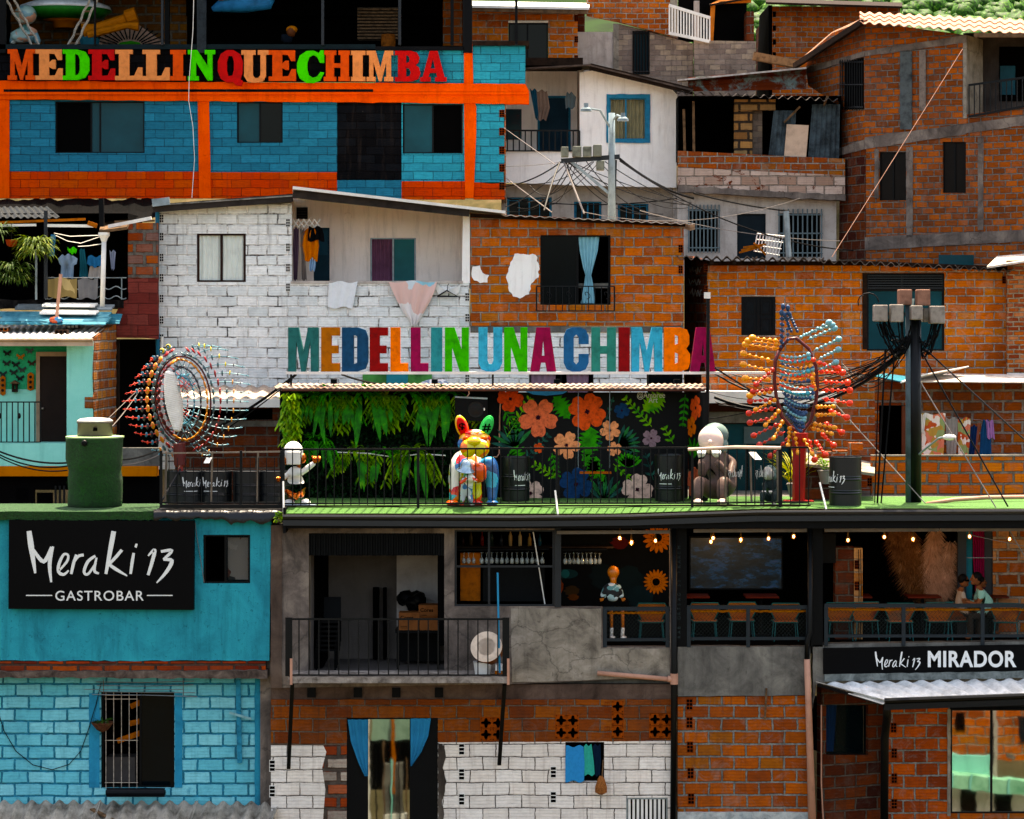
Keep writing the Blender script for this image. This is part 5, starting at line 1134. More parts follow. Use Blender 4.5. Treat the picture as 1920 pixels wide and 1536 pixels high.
mb=MB();mb.bar(P(300,949,-.05),P(530,949,-.05),.06,.06);mb.build('floor_rail',M_blackmetal,T)
T=thing('glass_railing','steel post railing with glass panels around the grey statues','railing',P(1408,948,.05))
for x in (1359,1407,1457):mb=MB();mb.tube([P(x,846,.05),P(x+2,944,.05)],.02,8);mb.build('steel_post',M_steel,T)
for (a,b) in ((1362,1405),(1411,1455)):mb=MB();PL(0,.06).box(mb,a,850,b,942,0,.01);mb.build('glass_panel',glass('rail_glass','#2a3a38',.03,.12),T)
meraki(T,PL(0,.05),(1366,872,1392,899),M_w2,.0,.002,True);meraki(T,PL(0,.05),(1417,872,1441,899),M_w2,.0,.002,True)  # reversed barrel lettering: its reflection painted onto the glass panels
mb=MB();mb.hexa([P(1404,849,0),P(1417,849,0),P(1428,862,-.15),P(1415,862,-.15)]+[p+V((0,.01,.012)) for p in (P(1404,849,0),P(1417,849,0),P(1428,862,-.15),P(1415,862,-.15))]);tag(mb.build('info_plate',M_white,None,origin=P(1415,855,-.1)),'small tilted white plate on the glass railing before the seated grey statue','plate')
mb=MB();mb.hexa([P(x,y,z) for x,y,z in ((382,868,-.1),(392,868,-.1),(398,858,0),(387,858,0),(382,869,-.1),(392,869,-.1),(398,859,0),(387,859,0))]);tag(mb.build('info_plate',M_white,None,origin=P(390,863,-.1)),'small tilted white plate on the left railing under the round sculpture','plate')
def barrel(px,d,wpx,lab,hgt=.88,text=None,base=None):
 c=base or deck(px,d);r=wpx/2*(D0+d)/F;T=thing('steel_barrel',lab,'barrel',c,'black steel barrels on the deck');pr=[(r*.98,0),(r,.02)]
 for k,z in enumerate((.27,.31,.55,.59)):pr+=[(r,hgt*(z-.025)),(r*1.03,hgt*z-.005),(r*1.03,hgt*z+.005),(r,hgt*(z+.025))]if k!=1 and k!=3 else [(r*.985,hgt*(z-.01)),(r*1.02,hgt*z+.01),(r,hgt*(z+.03))]
 pr+=[(r,hgt-.02),(r*1.03,hgt-.01),(r*1.02,hgt),(r*.97,hgt),(r*.96,hgt-.02),(0,hgt-.02)]
 mb=MB();mb.lathe(c,pr,40);mb.build('barrel_body',plain('barrel_black','#0b1012',.4,0,.2,4,.05,.35),T)
 if text is not None:
  (u0,u1,v0,v1)=text
  fn=lambda a,z,o:c+V((sin(a)*(r*1.0+.012+o),-cos(a)*(r*1.0+.012+o),z))
  mbx=meraki(T,None,(u0,v1,u1,v0),M_w2,0,.004,fn=lambda a,z,o:fn(a,v1-(z-v1)-(v1-v0)*0 if False else z,o)) if False else None
  mb=MB()
  for st in MERAKI:
   q=cat_rom(st,3);pts=[]
   for i,(x,y,wd) in enumerate(q):
    a_=q[max(0,i-1)];b_=q[min(len(q)-1,i+1)];dx,dy=b_[0]-a_[0],b_[1]-a_[1];l=sqrt(dx*dx+dy*dy) or 1;pts.append((x,y,-dy/l*wd*.6,dx/l*wd*.6))
   f_=lambda x,y,o:fn(u0+(u1-u0)*(x-185)/935,v1-(v1-v0)*(y-1000)/345,o)
   A=[f_(x+nx,y+ny,.002) for x,y,nx,ny in pts];B=[f_(x-nx,y-ny,.002) for x,y,nx,ny in pts];n=len(A)
   mb.add(A+B,[(i,i+1,n+i+1,n+i) for i in range(n-1)])
  mb.build('lettering',M_w2,T)
  mb=MB();z_=v0-.06;mb.add([fn(u0+.1+(u1-u0)*.55*t/6,z_+dz,.002) for dz in (0,.012) for t in range(7)],[(i,i+1,i+8,i+7) for i in range(6)]);mb.build('rule_line',M_w2,T)
 return T
barrel(967,1.6,52,'black barrel lettered Meraki at the left foot of the mural',.86,(-.15,1.35,.37,.62));barrel(1255,1.6,54,'black barrel lettered Meraki 13 at the right foot of the mural',.9,(-.9,.75,.4,.64))
barrel(1585,.2,60,'large black barrel standing alone on the turf near the right sculpture',.93,(-1.9,-.15,.42,.68))
for (x,s_,tx) in ((330,'leftmost',None),(355,'second from the left, lettered',(-.3,1.2,.3,.52)),(405,'third from the left, lettered',(-.8,.9,.3,.52)),(467,'fourth from the left',None),(515,'rightmost, partly behind the white statue',None)):
 barrel(x,1.0,60 if x!=330 else 40,'black barrel behind the left railing, '+s_,.62,tx)
m_wg_=plain('statue_white','#dcdad4',.35,0,.08,3,.03,.5);m_cop=plain('copper','#b4683c',.22,.9,.3,9,.1)
b=deck(563,.35);T=thing('white_statue','glossy white statue with copper hands and trousers raising one thumb, seen from behind','statue',b)
w_=lambda x,z,y=0:b+V(((x-563)*.01007,y,(946.5-z)*.01007))
J={'p':(w_(554,906),.16),'s1':(w_(553,892),.125),'s2':(w_(553,878),.12),'n':(w_(553,872),.07),'la':(w_(541,888),.06),'lb':(w_(530,896),.05),'lh':(w_(526,898),.035),'ra':(w_(565,886),.065),'rb':(w_(580,874),.06),'rh':(w_(591,866),.045)}
skin('torso',J,[('p','s1'),('s1','s2'),('s2','n'),('s2','la'),('la','lb'),('lb','lh'),('s2','ra'),('ra','rb'),('rb','rh')],m_wg_,T)
mb=MB();mb.ell(w_(550,846),(.185,.19,.2),24,16);mb.ell(w_(553,852),(.16,.18,.16),20,12);mb.build('hood',m_wg_,T,smooth=True)
mb=MB();c=w_(552,856,-.2);mb.box(c.x-.13,c.x+.13,c.y-.06,c.y+.06,c.z-.13,c.z+.12);o_=mb.build('backpack',m_wg_,T);bv=o_.modifiers.new('bevel','BEVEL');bv.width=.02;bv.segments=3
for (x,z,r) in ((536,862,.06),(568,858,.07),(561,870,.05)):mb=MB();mb.ell(w_(x,z),(r,r*1.2,r*1.4),14,10);mb.build('ear_guard',m_cop,T,smooth=True)
def mitt(c,s,thumb,mat):
 """five-fingered closed hand"""
 J={'w':(c,s*.5),'p':(c+V((0,0,s*.7)),s*.62)};E=[('w','p')]
 for k in range(4):
  a=(k-1.5)*.32*s;J['a%d'%k]=(c+V((a*1.3,-s*.25,s*1.2)),s*.24);J['b%d'%k]=(c+V((a*1.3,-s*.75,s*(1.0-.05*k))),s*.2);J['c%d'%k]=(c+V((a*1.2,-s*.6,s*.65)),s*.17);E+=[('p','a%d'%k),('a%d'%k,'b%d'%k),('b%d'%k,'c%d'%k)]
 J['t']=(c+V((thumb*s*.75,-s*.1,s*.9)),s*.22);J['u']=(c+V((thumb*s*.9,-s*.15,s*1.5)),s*.18);E+=[('p','t'),('t','u')]
 return J,E
J,E=mitt(w_(594,868),.1,-1,m_cop);skin('hand',J,E,m_cop,T,1)
J,E=mitt(w_(524,903),.075,1,m_cop);skin('hand',J,E,m_cop,T,1)
J={'p':(w_(554,912),.17),'l1':(w_(547,922),.12),'l2':(w_(543,934),.06),'r1':(w_(562,920),.13),'r2':(w_(568,932),.06)}
skin('trousers',J,[('p','l1'),('l1','l2'),('p','r1'),('r1','r2')],m_cop,T)
for (x,y_) in ((543,0),(573,-.05)):mb=MB();mb.ell(w_(x,941,y_),(.1,.15,.07),14,8);mb.build('shoe',m_wg_,T,smooth=True)
mb=MB();mb.box(b.x-.33,b.x+.3,b.y-.25,b.y+.25,b.z,b.z+.03);mb.build('plinth',plain('plinth_b','#a9b8c0',.4),T)
b=deck(888,.5);T=thing('bulldog_statue','large upright-eared bulldog statue splashed with orange, green, blue and red paint','statue',b)
w_=lambda x,z,y=0:b+V(((x-888)*.0101,y,(947-z)*.0101))
m_dog=spots('dog_paint','#d8d2c8',['#d8551a','#1c9c3a','#0f6fa0','#d9d6cf','#c9c21c','#c41f1a','#e08a3a','#38b0b0','#d9d6cf'],4.5,.72,.25);m_dor=spots('dog_face','#d9601a',['#d9a01c','#c41f1a','#e0701c','#c9c21c'],3.5,.55,.25)
m_dbl=spots('dog_blue','#0f6090',['#1287b0','#0c4a78','#2fa0b8'],4,.5,.25)
J={'c':(w_(880,880,.3),.27),'b':(w_(872,878,.8),.27),'h':(w_(866,890,1.1),.24),'n':(w_(886,858,.05),.22),'fl':(w_(862,895,.2),.13),'fl2':(w_(858,925,.12),.09),'fl3':(w_(857,943,.08),.075),'hl':(w_(856,915,1.15),.11),'hl2':(w_(856,943,1.1),.07),'hr':(w_(880,915,1.15),.11),'hr2':(w_(882,943,1.1),.07)}
skin('body',J,[('c','b'),('b','h'),('c','n'),('c','fl'),('fl','fl2'),('fl2','fl3'),('h','hl'),('hl','hl2'),('h','hr'),('hr','hr2')],m_dog,T)
J={'t':(w_(902,862,.25),.19),'a':(w_(912,878,.2),.18),'b':(w_(917,900,.15),.12),'c':(w_(917,925,.1),.09),'d':(w_(917,942,.06),.075)};skin('front_leg',J,[('t','a'),('a','b'),('b','c'),('c','d')],m_dbl,T,label='blue painted front leg')
J={'a':(w_(888,900,.05),.14),'b':(w_(893,915,.05),.09),'c':(w_(894,942,0),.075)};skin('front_leg',J,[('a','b'),('b','c')],m_dor,T,label='orange painted front leg')
J={'a':(w_(890,868,-.05),.2),'b':(w_(894,892,-.08),.16),'c':(w_(902,905,-.02),.1)};skin('chest',J,[('a','b'),('b','c')],m_dor,T)
mb=MB();mb.ell(w_(890,826,-.1),(.25,.22,.17),24,14);mb.build('head',m_dor,T,smooth=True)
mb=MB();mb.ell(w_(890,814,-.14),(.17,.16,.06),20,10);mb.build('forehead',m_dog,T,smooth=True)
m_muz=spots('dog_muzzle','#c9bd1e',['#d9d6cf','#e07a1c','#d8b81c'],5,.5,.25)
mb=MB();mb.ell(w_(880,842,-.3),(.13,.12,.17),18,12);mb.ell(w_(900,842,-.3),(.13,.12,.17),18,12);mb.ell(w_(889,829,-.33),(.12,.12,.09),18,10);mb.build('muzzle',m_muz,T,smooth=True)
for x in (877,904):mb=MB();mb.ell(w_(x,823,-.27),(.055,.04,.035),12,8);mb.build('eye',plain('eye_orange','#d8671c',.3),T,smooth=True)
for x in (869,908):mb=MB();mb.ell(w_(x,834,-.2),(.06,.06,.1),12,8);mb.build('cheek',m_dbl if x<880 else m_dor,T,smooth=True)
for (x,z,tx,c,cin,ch) in ((870,803,-8,m_dor,'#c9301c','$'),(905,803,10,plain('ear_green','#25a85c',.3),'#1fb060','#')):
 R3=Matrix.Rotation(R(-18 if tx<0 else 20)*(1 if True else 1),3,'Y');mb=MB();c0=w_(x+(0 if tx<0 else 3),z,-.1);mb.ell(c0,(.1,.05,.22),18,14,Matrix.Rotation(R(tx*1.8),3,'Y'));ear=mb.build('ear',c,T,smooth=True)
 mb=MB();mb.ell(c0+V((0,-.035,.0)),(.075,.03,.18),16,12,Matrix.Rotation(R(tx*1.8),3,'Y'));mb.build('inner_ear',plain('ear_in'+str(x),cin,.3),ear,smooth=True)
 me=text_mesh(ch,.22,.01,.004);mt=MB();mt.add([c0+V((v.co.x-.06,-.075-v.co.z*.3,v.co.y-.08)) for v in me.vertices],[tuple(p.vertices) for p in me.polygons]);mt.build('painted_sign',M_dark,ear)
for x in (855,893,917):mb=MB();mb.ell(w_(x,943,-.04),(.1,.13,.055),12,8);mb.build('paw',m_dor if x!=917 else m_dbl,T,smooth=True)
T.scale=(1.2,1,1.02)
b=deck(874,-.0);T=thing('hat_statue','small paint-splashed statue of a stooping figure in a silver hat before the bulldog','statue',b);m_hat=plain('hat_silver','#9fb0b8',.2,.7,.3,8,.1)
w_=lambda x,z,y=0:b+V(((x-874)*.01,y,(948.5-z)*.01));m_sp2=spots('hat_figure','#b9c4c4',['#2f6f9a','#1f9a4a','#c84a1c','#e0ded8','#88939a'],9,.6,.25)
J={'p':(w_(872,915,.1),.09),'s':(w_(878,900,.05),.1),'c':(w_(880,889,0),.1),'n':(w_(878,882,-.02),.05),'ll':(w_(868,925,.1),.06),'lf':(w_(867,942,.08),.04),'rl':(w_(880,925,.08),.065),'rf':(w_(884,942,.02),.04),'la':(w_(870,898,-.08),.045),'lh':(w_(862,905,-.1),.035),'ra':(w_(889,896,-.06),.045),'rh':(w_(895,900,-.1),.035)}
skin('body',J,[('p','s'),('s','c'),('c','n'),('p','ll'),('ll','lf'),('p','rl'),('rl','rf'),('c','la'),('la','lh'),('c','ra'),('ra','rh')],m_sp2,T)
mb=MB();mb.ell(w_(875,876,-.02),(.08,.09,.09),14,10);mb.build('head',m_sp2,T,smooth=True)
mb=MB();mb.lathe(w_(873,880,-.04),[(.175,-.01),(.17,.0),(.11,.05),(.1,.12),(.06,.19),(0,.2)],26,(.12,-.25,1));mb.build('hat',m_hat,T,smooth=True)
for x in (866,885):mb=MB();mb.ell(w_(x,944,-.02),(.05,.09,.04),10,7);mb.build('shoe',m_dog,T,smooth=True)
m_gr=plain('statue_grey','#6d7f7a',.4,0,.12,3,.03);m_br=plain('statue_brown','#6d5c55',.4,0,.2,3,.03);m_pk=plain('statue_pink','#d8c0b4',.4,0,.08,3,.03);m_dg=plain('statue_dark','#2f3a3a',.4,0,.2,3,.03)
def seated(px,d,h,lab,mats,lean=-.2,name='seated_statue'):
 b=deck(px,d);T=thing(name,lab,'statue',b);w_=lambda x,y,z:b+V((x*h,y*h,z*h))
 J={'p':(w_(.12,.1,.13),.15*h),'s':(w_(.08,.08,.34),.15*h),'c':(w_(.0,.03,.52),.13*h),'n':(w_(-.05,-.02,.62),.06*h)}
 E=[('p','s'),('s','c'),('c','n')]
 for k,s_ in (('l',-1),('r',1)):
  J[k+'h']=(w_(.0+.12*s_,-.12,.16),.1*h);J[k+'k']=(w_(-.1+.14*s_,-.34,.3),.08*h);J[k+'f']=(w_(-.12+.14*s_,-.42,.06),.065*h);E+=[('p',k+'h'),(k+'h',k+'k'),(k+'k',k+'f')]
  J[k+'a']=(w_(.02+.17*s_,-.02,.48),.06*h);J[k+'e']=(w_(-.04+.16*s_,-.22,.34),.05*h);J[k+'w']=(w_(-.12+.08*s_,-.24,.52 if h>1 else .25),.045*h);E+=[('c',k+'a'),(k+'a',k+'e'),(k+'e',k+'w')]
 skin('body',J,E,mats[0],T)
 mb=MB();mb.ell(w_(-.08,-.06,.75),(.15*h,.15*h,.165*h),24,16,Matrix.Rotation(lean,3,'Y'));mb.ell(w_(-.1,-.2,.73),(.03*h,.04*h,.035*h),10,8);mb.build('head',mats[1],T,smooth=True)
 mb=MB();mb.ell(w_(-.03,.03,.8),(.165*h,.15*h,.15*h),20,12,Matrix.Rotation(lean,3,'Y'));mb.ell(w_(.07,0,.68),(.06*h,.1*h,.1*h),12,8);mb.build('hair',mats[2],T,smooth=True)
 for s_ in (-1,1):J,E=mitt(w_(-.12+.09*s_,-.27,.55 if h>1 else .26),.06*h,-s_,None);skin('hand',J,E,mats[3],T,1)
 for s_ in (-1,1):mb=MB();mb.ell(w_(-.12+.14*s_,-.46,.045),(.06*h,.1*h,.045*h),12,8);mb.build('shoe',mats[1],T,smooth=True)
 return T
seated(1345,.9,1.62,'large brown and grey statue of a figure sitting with both white hands at its face',(m_br,m_pk,m_gr,m_wg_))
seated(1446,.7,.78,'small dark grey seated statue with pale head behind the glass railing',(m_dg,plain('statue_pale','#b9b4ac',.4),m_gr,m_wg_),name='small_statue')
# ================= middle rows of houses =================
def wp(H,pl,poly,mat,holes=(),off=0,th=.18,name='wall',label=None):
 if len(poly)==4 and not isinstance(poly[0],tuple):poly=rect(poly)
 mb=MB();pl.poly(mb,poly,off,th,holes);return mb.build(name,mat,H,label=label)
def bp(H,name,mat,x0,x1,d0,d1,py0,py1,dz,label=None):
 """box between two picture columns and rows read at distance dz"""
 mb=MB();mb.box(P(x0,0,dz).x,P(x1,0,dz).x,d0,d1,P(0,py1,dz).z,P(0,py0,dz).z);return mb.build(name,mat,H,label=label)
D=7.0;FW=PL(0,D);H=thing('white_orange_house','long house, left half white painted blocks with a loggia, right half orange blocks','house',P(790,730,D))
wp(H,FW,[(297,396),(400,389),(547,381),(547,531),(880,531),(880,612),(882,612),(882,880),(297,880)],B_white,[(369,438,461,529)])
wp(H,FW,[(882,400),(1282,418),(1282,611),(882,611)],B_orange,[(1013,441,1145,572)],name='orange_wall')
wp(H,FW,[(882,612),(1282,612),(1282,624),(882,622)],P_concg,off=.03,name='floor_beam')
wp(H,FW,[(882,624),(1282,624),(1282,880),(882,880)],B_white,[(992,700,1113,740),(1214,700,1280,740)],name='lower_wall')
wp(H,FW,[(868,392),(881,396),(881,531),(866,531)],P_white,off=.01,th=1.2,name='loggia_pier')
wp(H,FW,(545,527,868,532),P_white2,off=.02,th=.2,name='parapet_cap')
FL=PL(0,D+1.3);wp(H,FL,[(545,372),(880,400),(880,545),(545,545)],P_pink,[(694,446,780,528),(588,427,618,540)],name='loggia_wall')
mb=MB();q=[P(547,385,D+.2),P(547,531,D+.2),P(548,531,D+1.3),P(548,385,D+1.3)];mb.prism(q,[],(-.1,0,0));mb.build('loggia_side',P_pink,H)
mb=MB();mb.box(P(297,0,D).x,P(1282,0,D).x,D+.19,D+.3+1.3,P(0,540,D).z,P(0,531,D).z);mb.build('loggia_floor',P_concg,H)
for x in (297,1282):mb=MB();X=P(x,0,D).x;mb.box(X-.0 if x<500 else X-.2,X+.2 if x<500 else X,D+.19,D+5,P(0,880,D).z,P(0,402 if x<500 else 420,D).z);mb.build('end_wall',B_side if x>500 else B_white,H)
m_fas=plain('eave_board','#3a3430',.8,0,.3,6,.3);m_tin=corrug('tin_bright','#cfc7be','#8f8177','#8a5a3c',.3,.6,.1)
mb=MB();mb.slab(P(284,384,D-.35),P(549,366,D-.35),P(549,384,D+5),P(290,398,D+5),.03);mb.build('left_roof',corrug('roof_fibre','#8d8981','#57534d'),H)
mb=MB();mb.bar(P(287,391,D-.3),P(549,371,D-.3),.04,.17);mb.build('left_fascia',m_fas,H)
mb=MB();mb.bar(P(286,381,D-.38),P(318,377,D-.38),.14,.16);mb.build('eave_patch',M_galv,H)
mb=MB();mb.slab(P(549,352,D-.5),P(948,398,D-.5),P(948,409,D+4.5),P(549,366,D+4.5),.03);mb.build('right_roof',m_tin,H)
mb=MB();mb.bar(P(549,364,D-.42),P(880,399,D-.42),.04,.17);mb.build('eave_beam',m_fas,H)
mb=MB();mb.bar(P(549,352,D-.52),P(948,398,D-.52),.05,.06);mb.build('white_edge',M_white,H)
for x in range(575,880,50):mb=MB();y=366+(x-549)*.105;mb.bar(P(x,y,D-.4),P(x,y+1,D+1.3),.09,.1);mb.build('rafter',M_wood2,H)
mb=MB();mb.slab(P(549,364,D-.2),P(884,400,D-.2),P(884,401,D+1.3),P(549,366,D+1.3),.02);mb.build('ceiling_boards',plain('ceil_wood','#6b3f1c',.8,0,.4,9,.3),H)
mb=MB();mb.corr(P(940,403,D-.35),P(1303,420,D-.35),P(1303,431,D+4),P(940,413,D+4),.2,.014,.012);mb.build('orange_side_roof',m_tin,H)
mb=MB();mb.bar(P(882,404,D-.1),P(1285,422,D-.1),.1,.08);mb.build('wall_plate',M_dwood,H)
mb=MB();FW.tube(mb,[(296,396),(294,560),(299,722)],.045,.06,8);mb.build('teal_edge_pipe',plain('teal_pipe','#0f6f86',.5),H)
ends_blocks(H,FW,[(299,y) for y in (402,436,475,513,552,592,626)]+[(536,y) for y in (410,456,494,531)]+[(872,y) for y in (549,588,664,702)],8,16,M_white)
ends_blocks(H,FW,[(1272,y) for y in (459,498)],8,15,plain('brick_plain','#7b3b14'))
for k,(pts,sd_) in enumerate((([(965,476),(1004,478),(1011,500),(1010,520),(996,532),(992,552),(975,560),(962,556),(953,540),(950,515),(957,492)],3),([(886,500),(900,498),(905,512),(917,516),(914,530),(900,531),(889,526),(884,512)],5))):
 mb=MB();FW.poly(mb,jag(pts,2,5,sd_),.014,.012);mb.build('plaster_patch',P_white,H)
w=window(H,FW,(369,438,461,529),(0,.5,1),gl=glass('clear_pane','#60706a',.05,.1),fr=M_bframe,fw=4.5,rec=.03,label='brown framed window with white curtains')
m_cw=plain('curtain_white','#eef2ea',.9,0,.1,3,.1)
for a,b in ((370,414),(416,460)):curtain(w,FW,[(440,a,b),(480,a+1,b),(528,a,b-1)],0,-.085,m_cw,5,.02)
room(H,FW,(370,439,460,528),.8,P_room)
w=window(H,FL,(694,446,780,541),(0,.5,1),gl=[None,glass('teal_bright_pane','#0f6f72',.25)],fr=M_galv,fw=3,rec=.03,label='loggia window with purple curtain and teal pane')
curtain(w,FL,[(448,695,735),(500,696,735),(541,695,735)],0,-.08,plain('curtain_purple','#7a5468',.9),5,.03);room(H,FL,(695,447,779,540),.6,M_dark)
mb=MB();FL.box(mb,588,427,618,541,-.03,.05);d_=mb.build('door',plain('door_teal','#153845',.5,0,.2,4,.1),H)
mb=MB();FL.box(mb,592,432,614,478,-.02,.02);mb.build('door_panel',plain('door_teal2','#1b4656',.5),d_)
mb=MB();mb.lathe(FL.pt(652,407,.001),[(.1,0),(.1,.02),(.08,.03),(0,.03)],20,(0,-1,0));mb.build('round_vent',P_pink,H)
mb=MB();FL.box(mb,556,389,577,411,.03,.03);v_=mb.build('louvre_vent',M_dark,H)
for k in range(4):mb=MB();FL.box(mb,557,391+k*5,576,393+k*5,.04,.01);mb.build('louvre',m_fas,v_)
w=window(H,FW,(1013,441,1145,572),(0,.53,1),gl=[M_gl2,None],fw=4,rec=.05,label='dark window with tied pale blue curtain')
room(H,FW,(1014,442,1144,571),1,M_dark)
curtain(w,FW,[(444,1083,1124),(470,1087,1121),(500,1093,1113),(516,1098,1109),(530,1096,1112),(570,1089,1116)],0,-.12,plain('curtain_sky','#8fc0cc',.85,0,.1,3,.1),5,.03,label='pale blue curtain tied at the waist')
T=thing('window_rail','low black scrolled railing in front of the curtained window on orange wall','railing',P(1079,586,D-.3));FJ=PL(0,D-.25)
railing(T,FJ,1006,1152,537,583,12,0,M_blackmetal,.009,.025)
for x in (1028,1065,1100,1136):
 mb=MB();mb.tube([FJ.pt(x+s_*(8*sin(t*.5)*(1-t/14)),556+5*cos(t*.5)-6*(t/12),.02) for s_ in (1,) for t in range(12)],.008,4);mb.build('scroll',M_blackmetal,T)
for x in (1006,1152):mb=MB();mb.bar(FJ.pt(x,540,0),FW.pt(x,540,0),.03,.03);mb.build('bracket',M_blackmetal,T)
w=window(H,FW,(992,700,1113,740),(0,.5,1),gl=[None,None],fw=3,rec=.05);room(H,FW,(993,701,1112,739),.7,M_dark)
m_lil=plain('curtain_lilac','#8b7482',.9,0,.1,3,.1)
for a,b in ((994,1042),(1062,1104)):curtain(w,FW,[(702,a,b),(738,a+3,b-2)],0,-.1,m_lil,4,.02)
window(H,FW,(1214,700,1280,740),(0,1),gl=M_gl2,fw=3,rec=.05)
wp(H,FW,(680,701,810,760),plain('panel_green','#4f8a50',.8,0,.5,2,.1),off=.05,th=.04,name='green_panel')
wp(H,FW,(725,701,765,760),plain('panel_teal','#26808a',.8,0,.3,2,.1),off=.06,th=.04,name='teal_panel')
mb=MB();FW.tube(mb,[(305,632),(304,720),(306,760)],.03,.12,8);mb.tube([P(306,760,D-.15),P(312,800,D-.15),P(312,960,D-.15)],.03,8);tag(mb.build('white_pipe',M_white,None,origin=P(304,700,D)),'thin white pipe running down behind the round sculpture','pipe')
mb=MB();mb.ell(P(815,722,D-.8),(.32,.2,.12),16,10)
for i,q in enumerate(mb.v):mb.v[i]=q+V((.06,.04,.05))*mnoise.noise(q*6)
tag(mb.build('rag_bundle',spots('rags','#c9c6c4',['#a82a2a','#7c8a9a','#d5d2cf'],9,.75,.8),None,origin=P(815,722,D-.8)),'bundle of white rags with red spots on the canopy behind the letters','bundle')
cl=lambda*a,**k:cloth(*a,**k)
cl('towel',FW,[(529,617,671),(552,616,666),(577,615,661)],.06,plain('cloth_white','#d8dada',.95,0,.06,9,.1),'plain white towel hanging over the loggia parapet','towel',folds=3)
cl('blanket',FW,[(528,729,820),(545,735,815),(565,745,806),(585,756,796),(600,767,788),(612,772,781)],.07,spots('blanket_m','#d0b4b0',['#c9d3d6','#8fc0cc','#b8a8a4','#d8b8ae','#dcd6d2'],2.2,.85,.9),'patchwork pastel blanket draped to a point over the loggia parapet','blanket',folds=3,amp=.05)
T=thing('clothes_hanger','black clothes hanger with a white cloth on the loggia parapet','hanger',P(840,550,D-.1))
mb=MB();mb.tube([FW.pt(*q,.1) for q in ((820,556),(838,545),(858,556),(820,556))],.018,6);mb.tube([FW.pt(*q,.1) for q in ((839,546),(839,536),(842,532))],.008,5);mb.build('hook_frame',M_blackmetal,T)
mb=MB();FW.poly(mb,jag([(814,536),(820,533),(838,546),(858,538),(864,534),(862,546),(856,553),(838,549),(822,552)],1,6,2),.06,.02);mb.build('cloth',M_white,T)
T=thing('drying_rack','white folding lattice clothes rack on the loggia wall','rack',P(575,420,D+.4));FZ=PL(0,D+.3)
for k in range(5):
 mb=MB();x=549+k*10;FZ.bar(mb,(x,427),(x+12,411),.02,.0,.02);mb.build('slat',M_white,T);mb=MB();FZ.bar(mb,(x,411),(x+12,427),.02,.03,.02);mb.build('slat',M_white,T)
for (nm,rows,c,lab,cat) in (('hooded_jacket',[(430,574,590),(440,564,597),(462,563,598),(478,569,596),(489,570,595)],'#c9781c','orange hooded jacket hanging from the lattice rack','jacket'),('trousers',[(428,551,561),(470,549,560),(526,551,558)],'#5d4a58','purplish trousers at the left end of the lattice rack','trousers'),('shorts',[(426,580,605),(440,578,608),(452,577,609)],'#0c0e12','black shorts over the orange jacket on the rack','shorts'),('trousers',[(430,563,571),(480,565,572),(526,566,576)],'#8a7f78','pale grey trousers behind the orange jacket','trousers'),('shirt',[(485,581,593),(500,580,592),(508,581,590)],'#9ab8d0','small pale blue shirt below the orange jacket','shirt')):
 cl(nm,FZ,rows,.05+.05*(nm=='shorts'),plain('cl_'+lab[:14],c,.95,0,.15,9,.1),lab,cat,folds=3,amp=.05)
LT={'I':[[(0,0),(1,0),(1,1),(0,1)]],'L':[[(0,0),(1,0),(1,.19),(.55,.19),(.55,1),(0,1)]],'E':[[(0,0),(1,0),(1,.19),(.55,.19),(.55,.41),(.92,.41),(.92,.59),(.55,.59),(.55,.81),(1,.81),(1,1),(0,1)]],'H':[[(0,0),(.36,0),(.36,.4),(.64,.4),(.64,0),(1,0),(1,1),(.64,1),(.64,.58),(.36,.58),(.36,1),(0,1)]],'N':[[(0,0),(.3,0),(.3,.55),(.62,0),(1,0),(1,1),(.7,1),(.7,.5),(.4,1),(0,1)]],'M':[[(0,0),(.25,0),(.27,.7),(.43,0),(.57,0),(.73,.7),(.75,0),(1,0),(1,1),(.66,1),(.5,.45),(.34,1),(0,1)]],'D':[[(0,0),(.6,0),(.9,.06),(1,.22),(1,.78),(.9,.94),(.6,1),(0,1)],[(.45,.17),(.58,.2),(.58,.8),(.45,.83)]],'U':[[(0,1),(0,.2),(.12,.05),(.35,0),(.65,0),(.88,.05),(1,.2),(1,1),(.62,1),(.62,.25),(.56,.17),(.44,.17),(.38,.25),(.38,1)]],'C':[[(1,.62),(1,.8),(.88,.95),(.65,1),(.35,1),(.12,.95),(0,.8),(0,.2),(.12,.05),(.35,0),(.65,0),(.88,.05),(1,.2),(1,.4),(.6,.4),(.6,.22),(.5,.16),(.4,.22),(.4,.78),(.5,.84),(.6,.78),(.6,.62)]],'A':[[(0,0),(.36,0),(.42,.2),(.58,.2),(.64,0),(1,0),(.76,1),(.24,1)],[(.45,.36),(.55,.36),(.5,.7)]],'B':[[(0,0),(.65,0),(.92,.06),(1,.2),(1,.4),(.85,.52),(.97,.62),(.97,.82),(.88,.95),(.62,1),(0,1)],[(.42,.17),(.55,.2),(.55,.4),(.42,.43)],[(.42,.6),(.55,.63),(.55,.8),(.42,.83)]]}
def letter(T,pl,ch,x0,x1,y0,y1,mat,off,th,tab,label):
 g=tab[ch];m=lambda q:pl.pt(x0+(x1-x0)*q[0],y1-(y1-y0)*q[1],off);mb=MB();mb.prism([m(q) for q in g[0]],[[m(q) for q in h]for h in g[1:]],-pl.n*th)
 return mb.build('letter',mat,T,label=label)
T=thing('letter_sign','row of large coloured block letters reading MEDELLIN UNA CHIMBA on a beam above the canopy','sign',P(940,702,2.6));FX=PL(0,2.4)
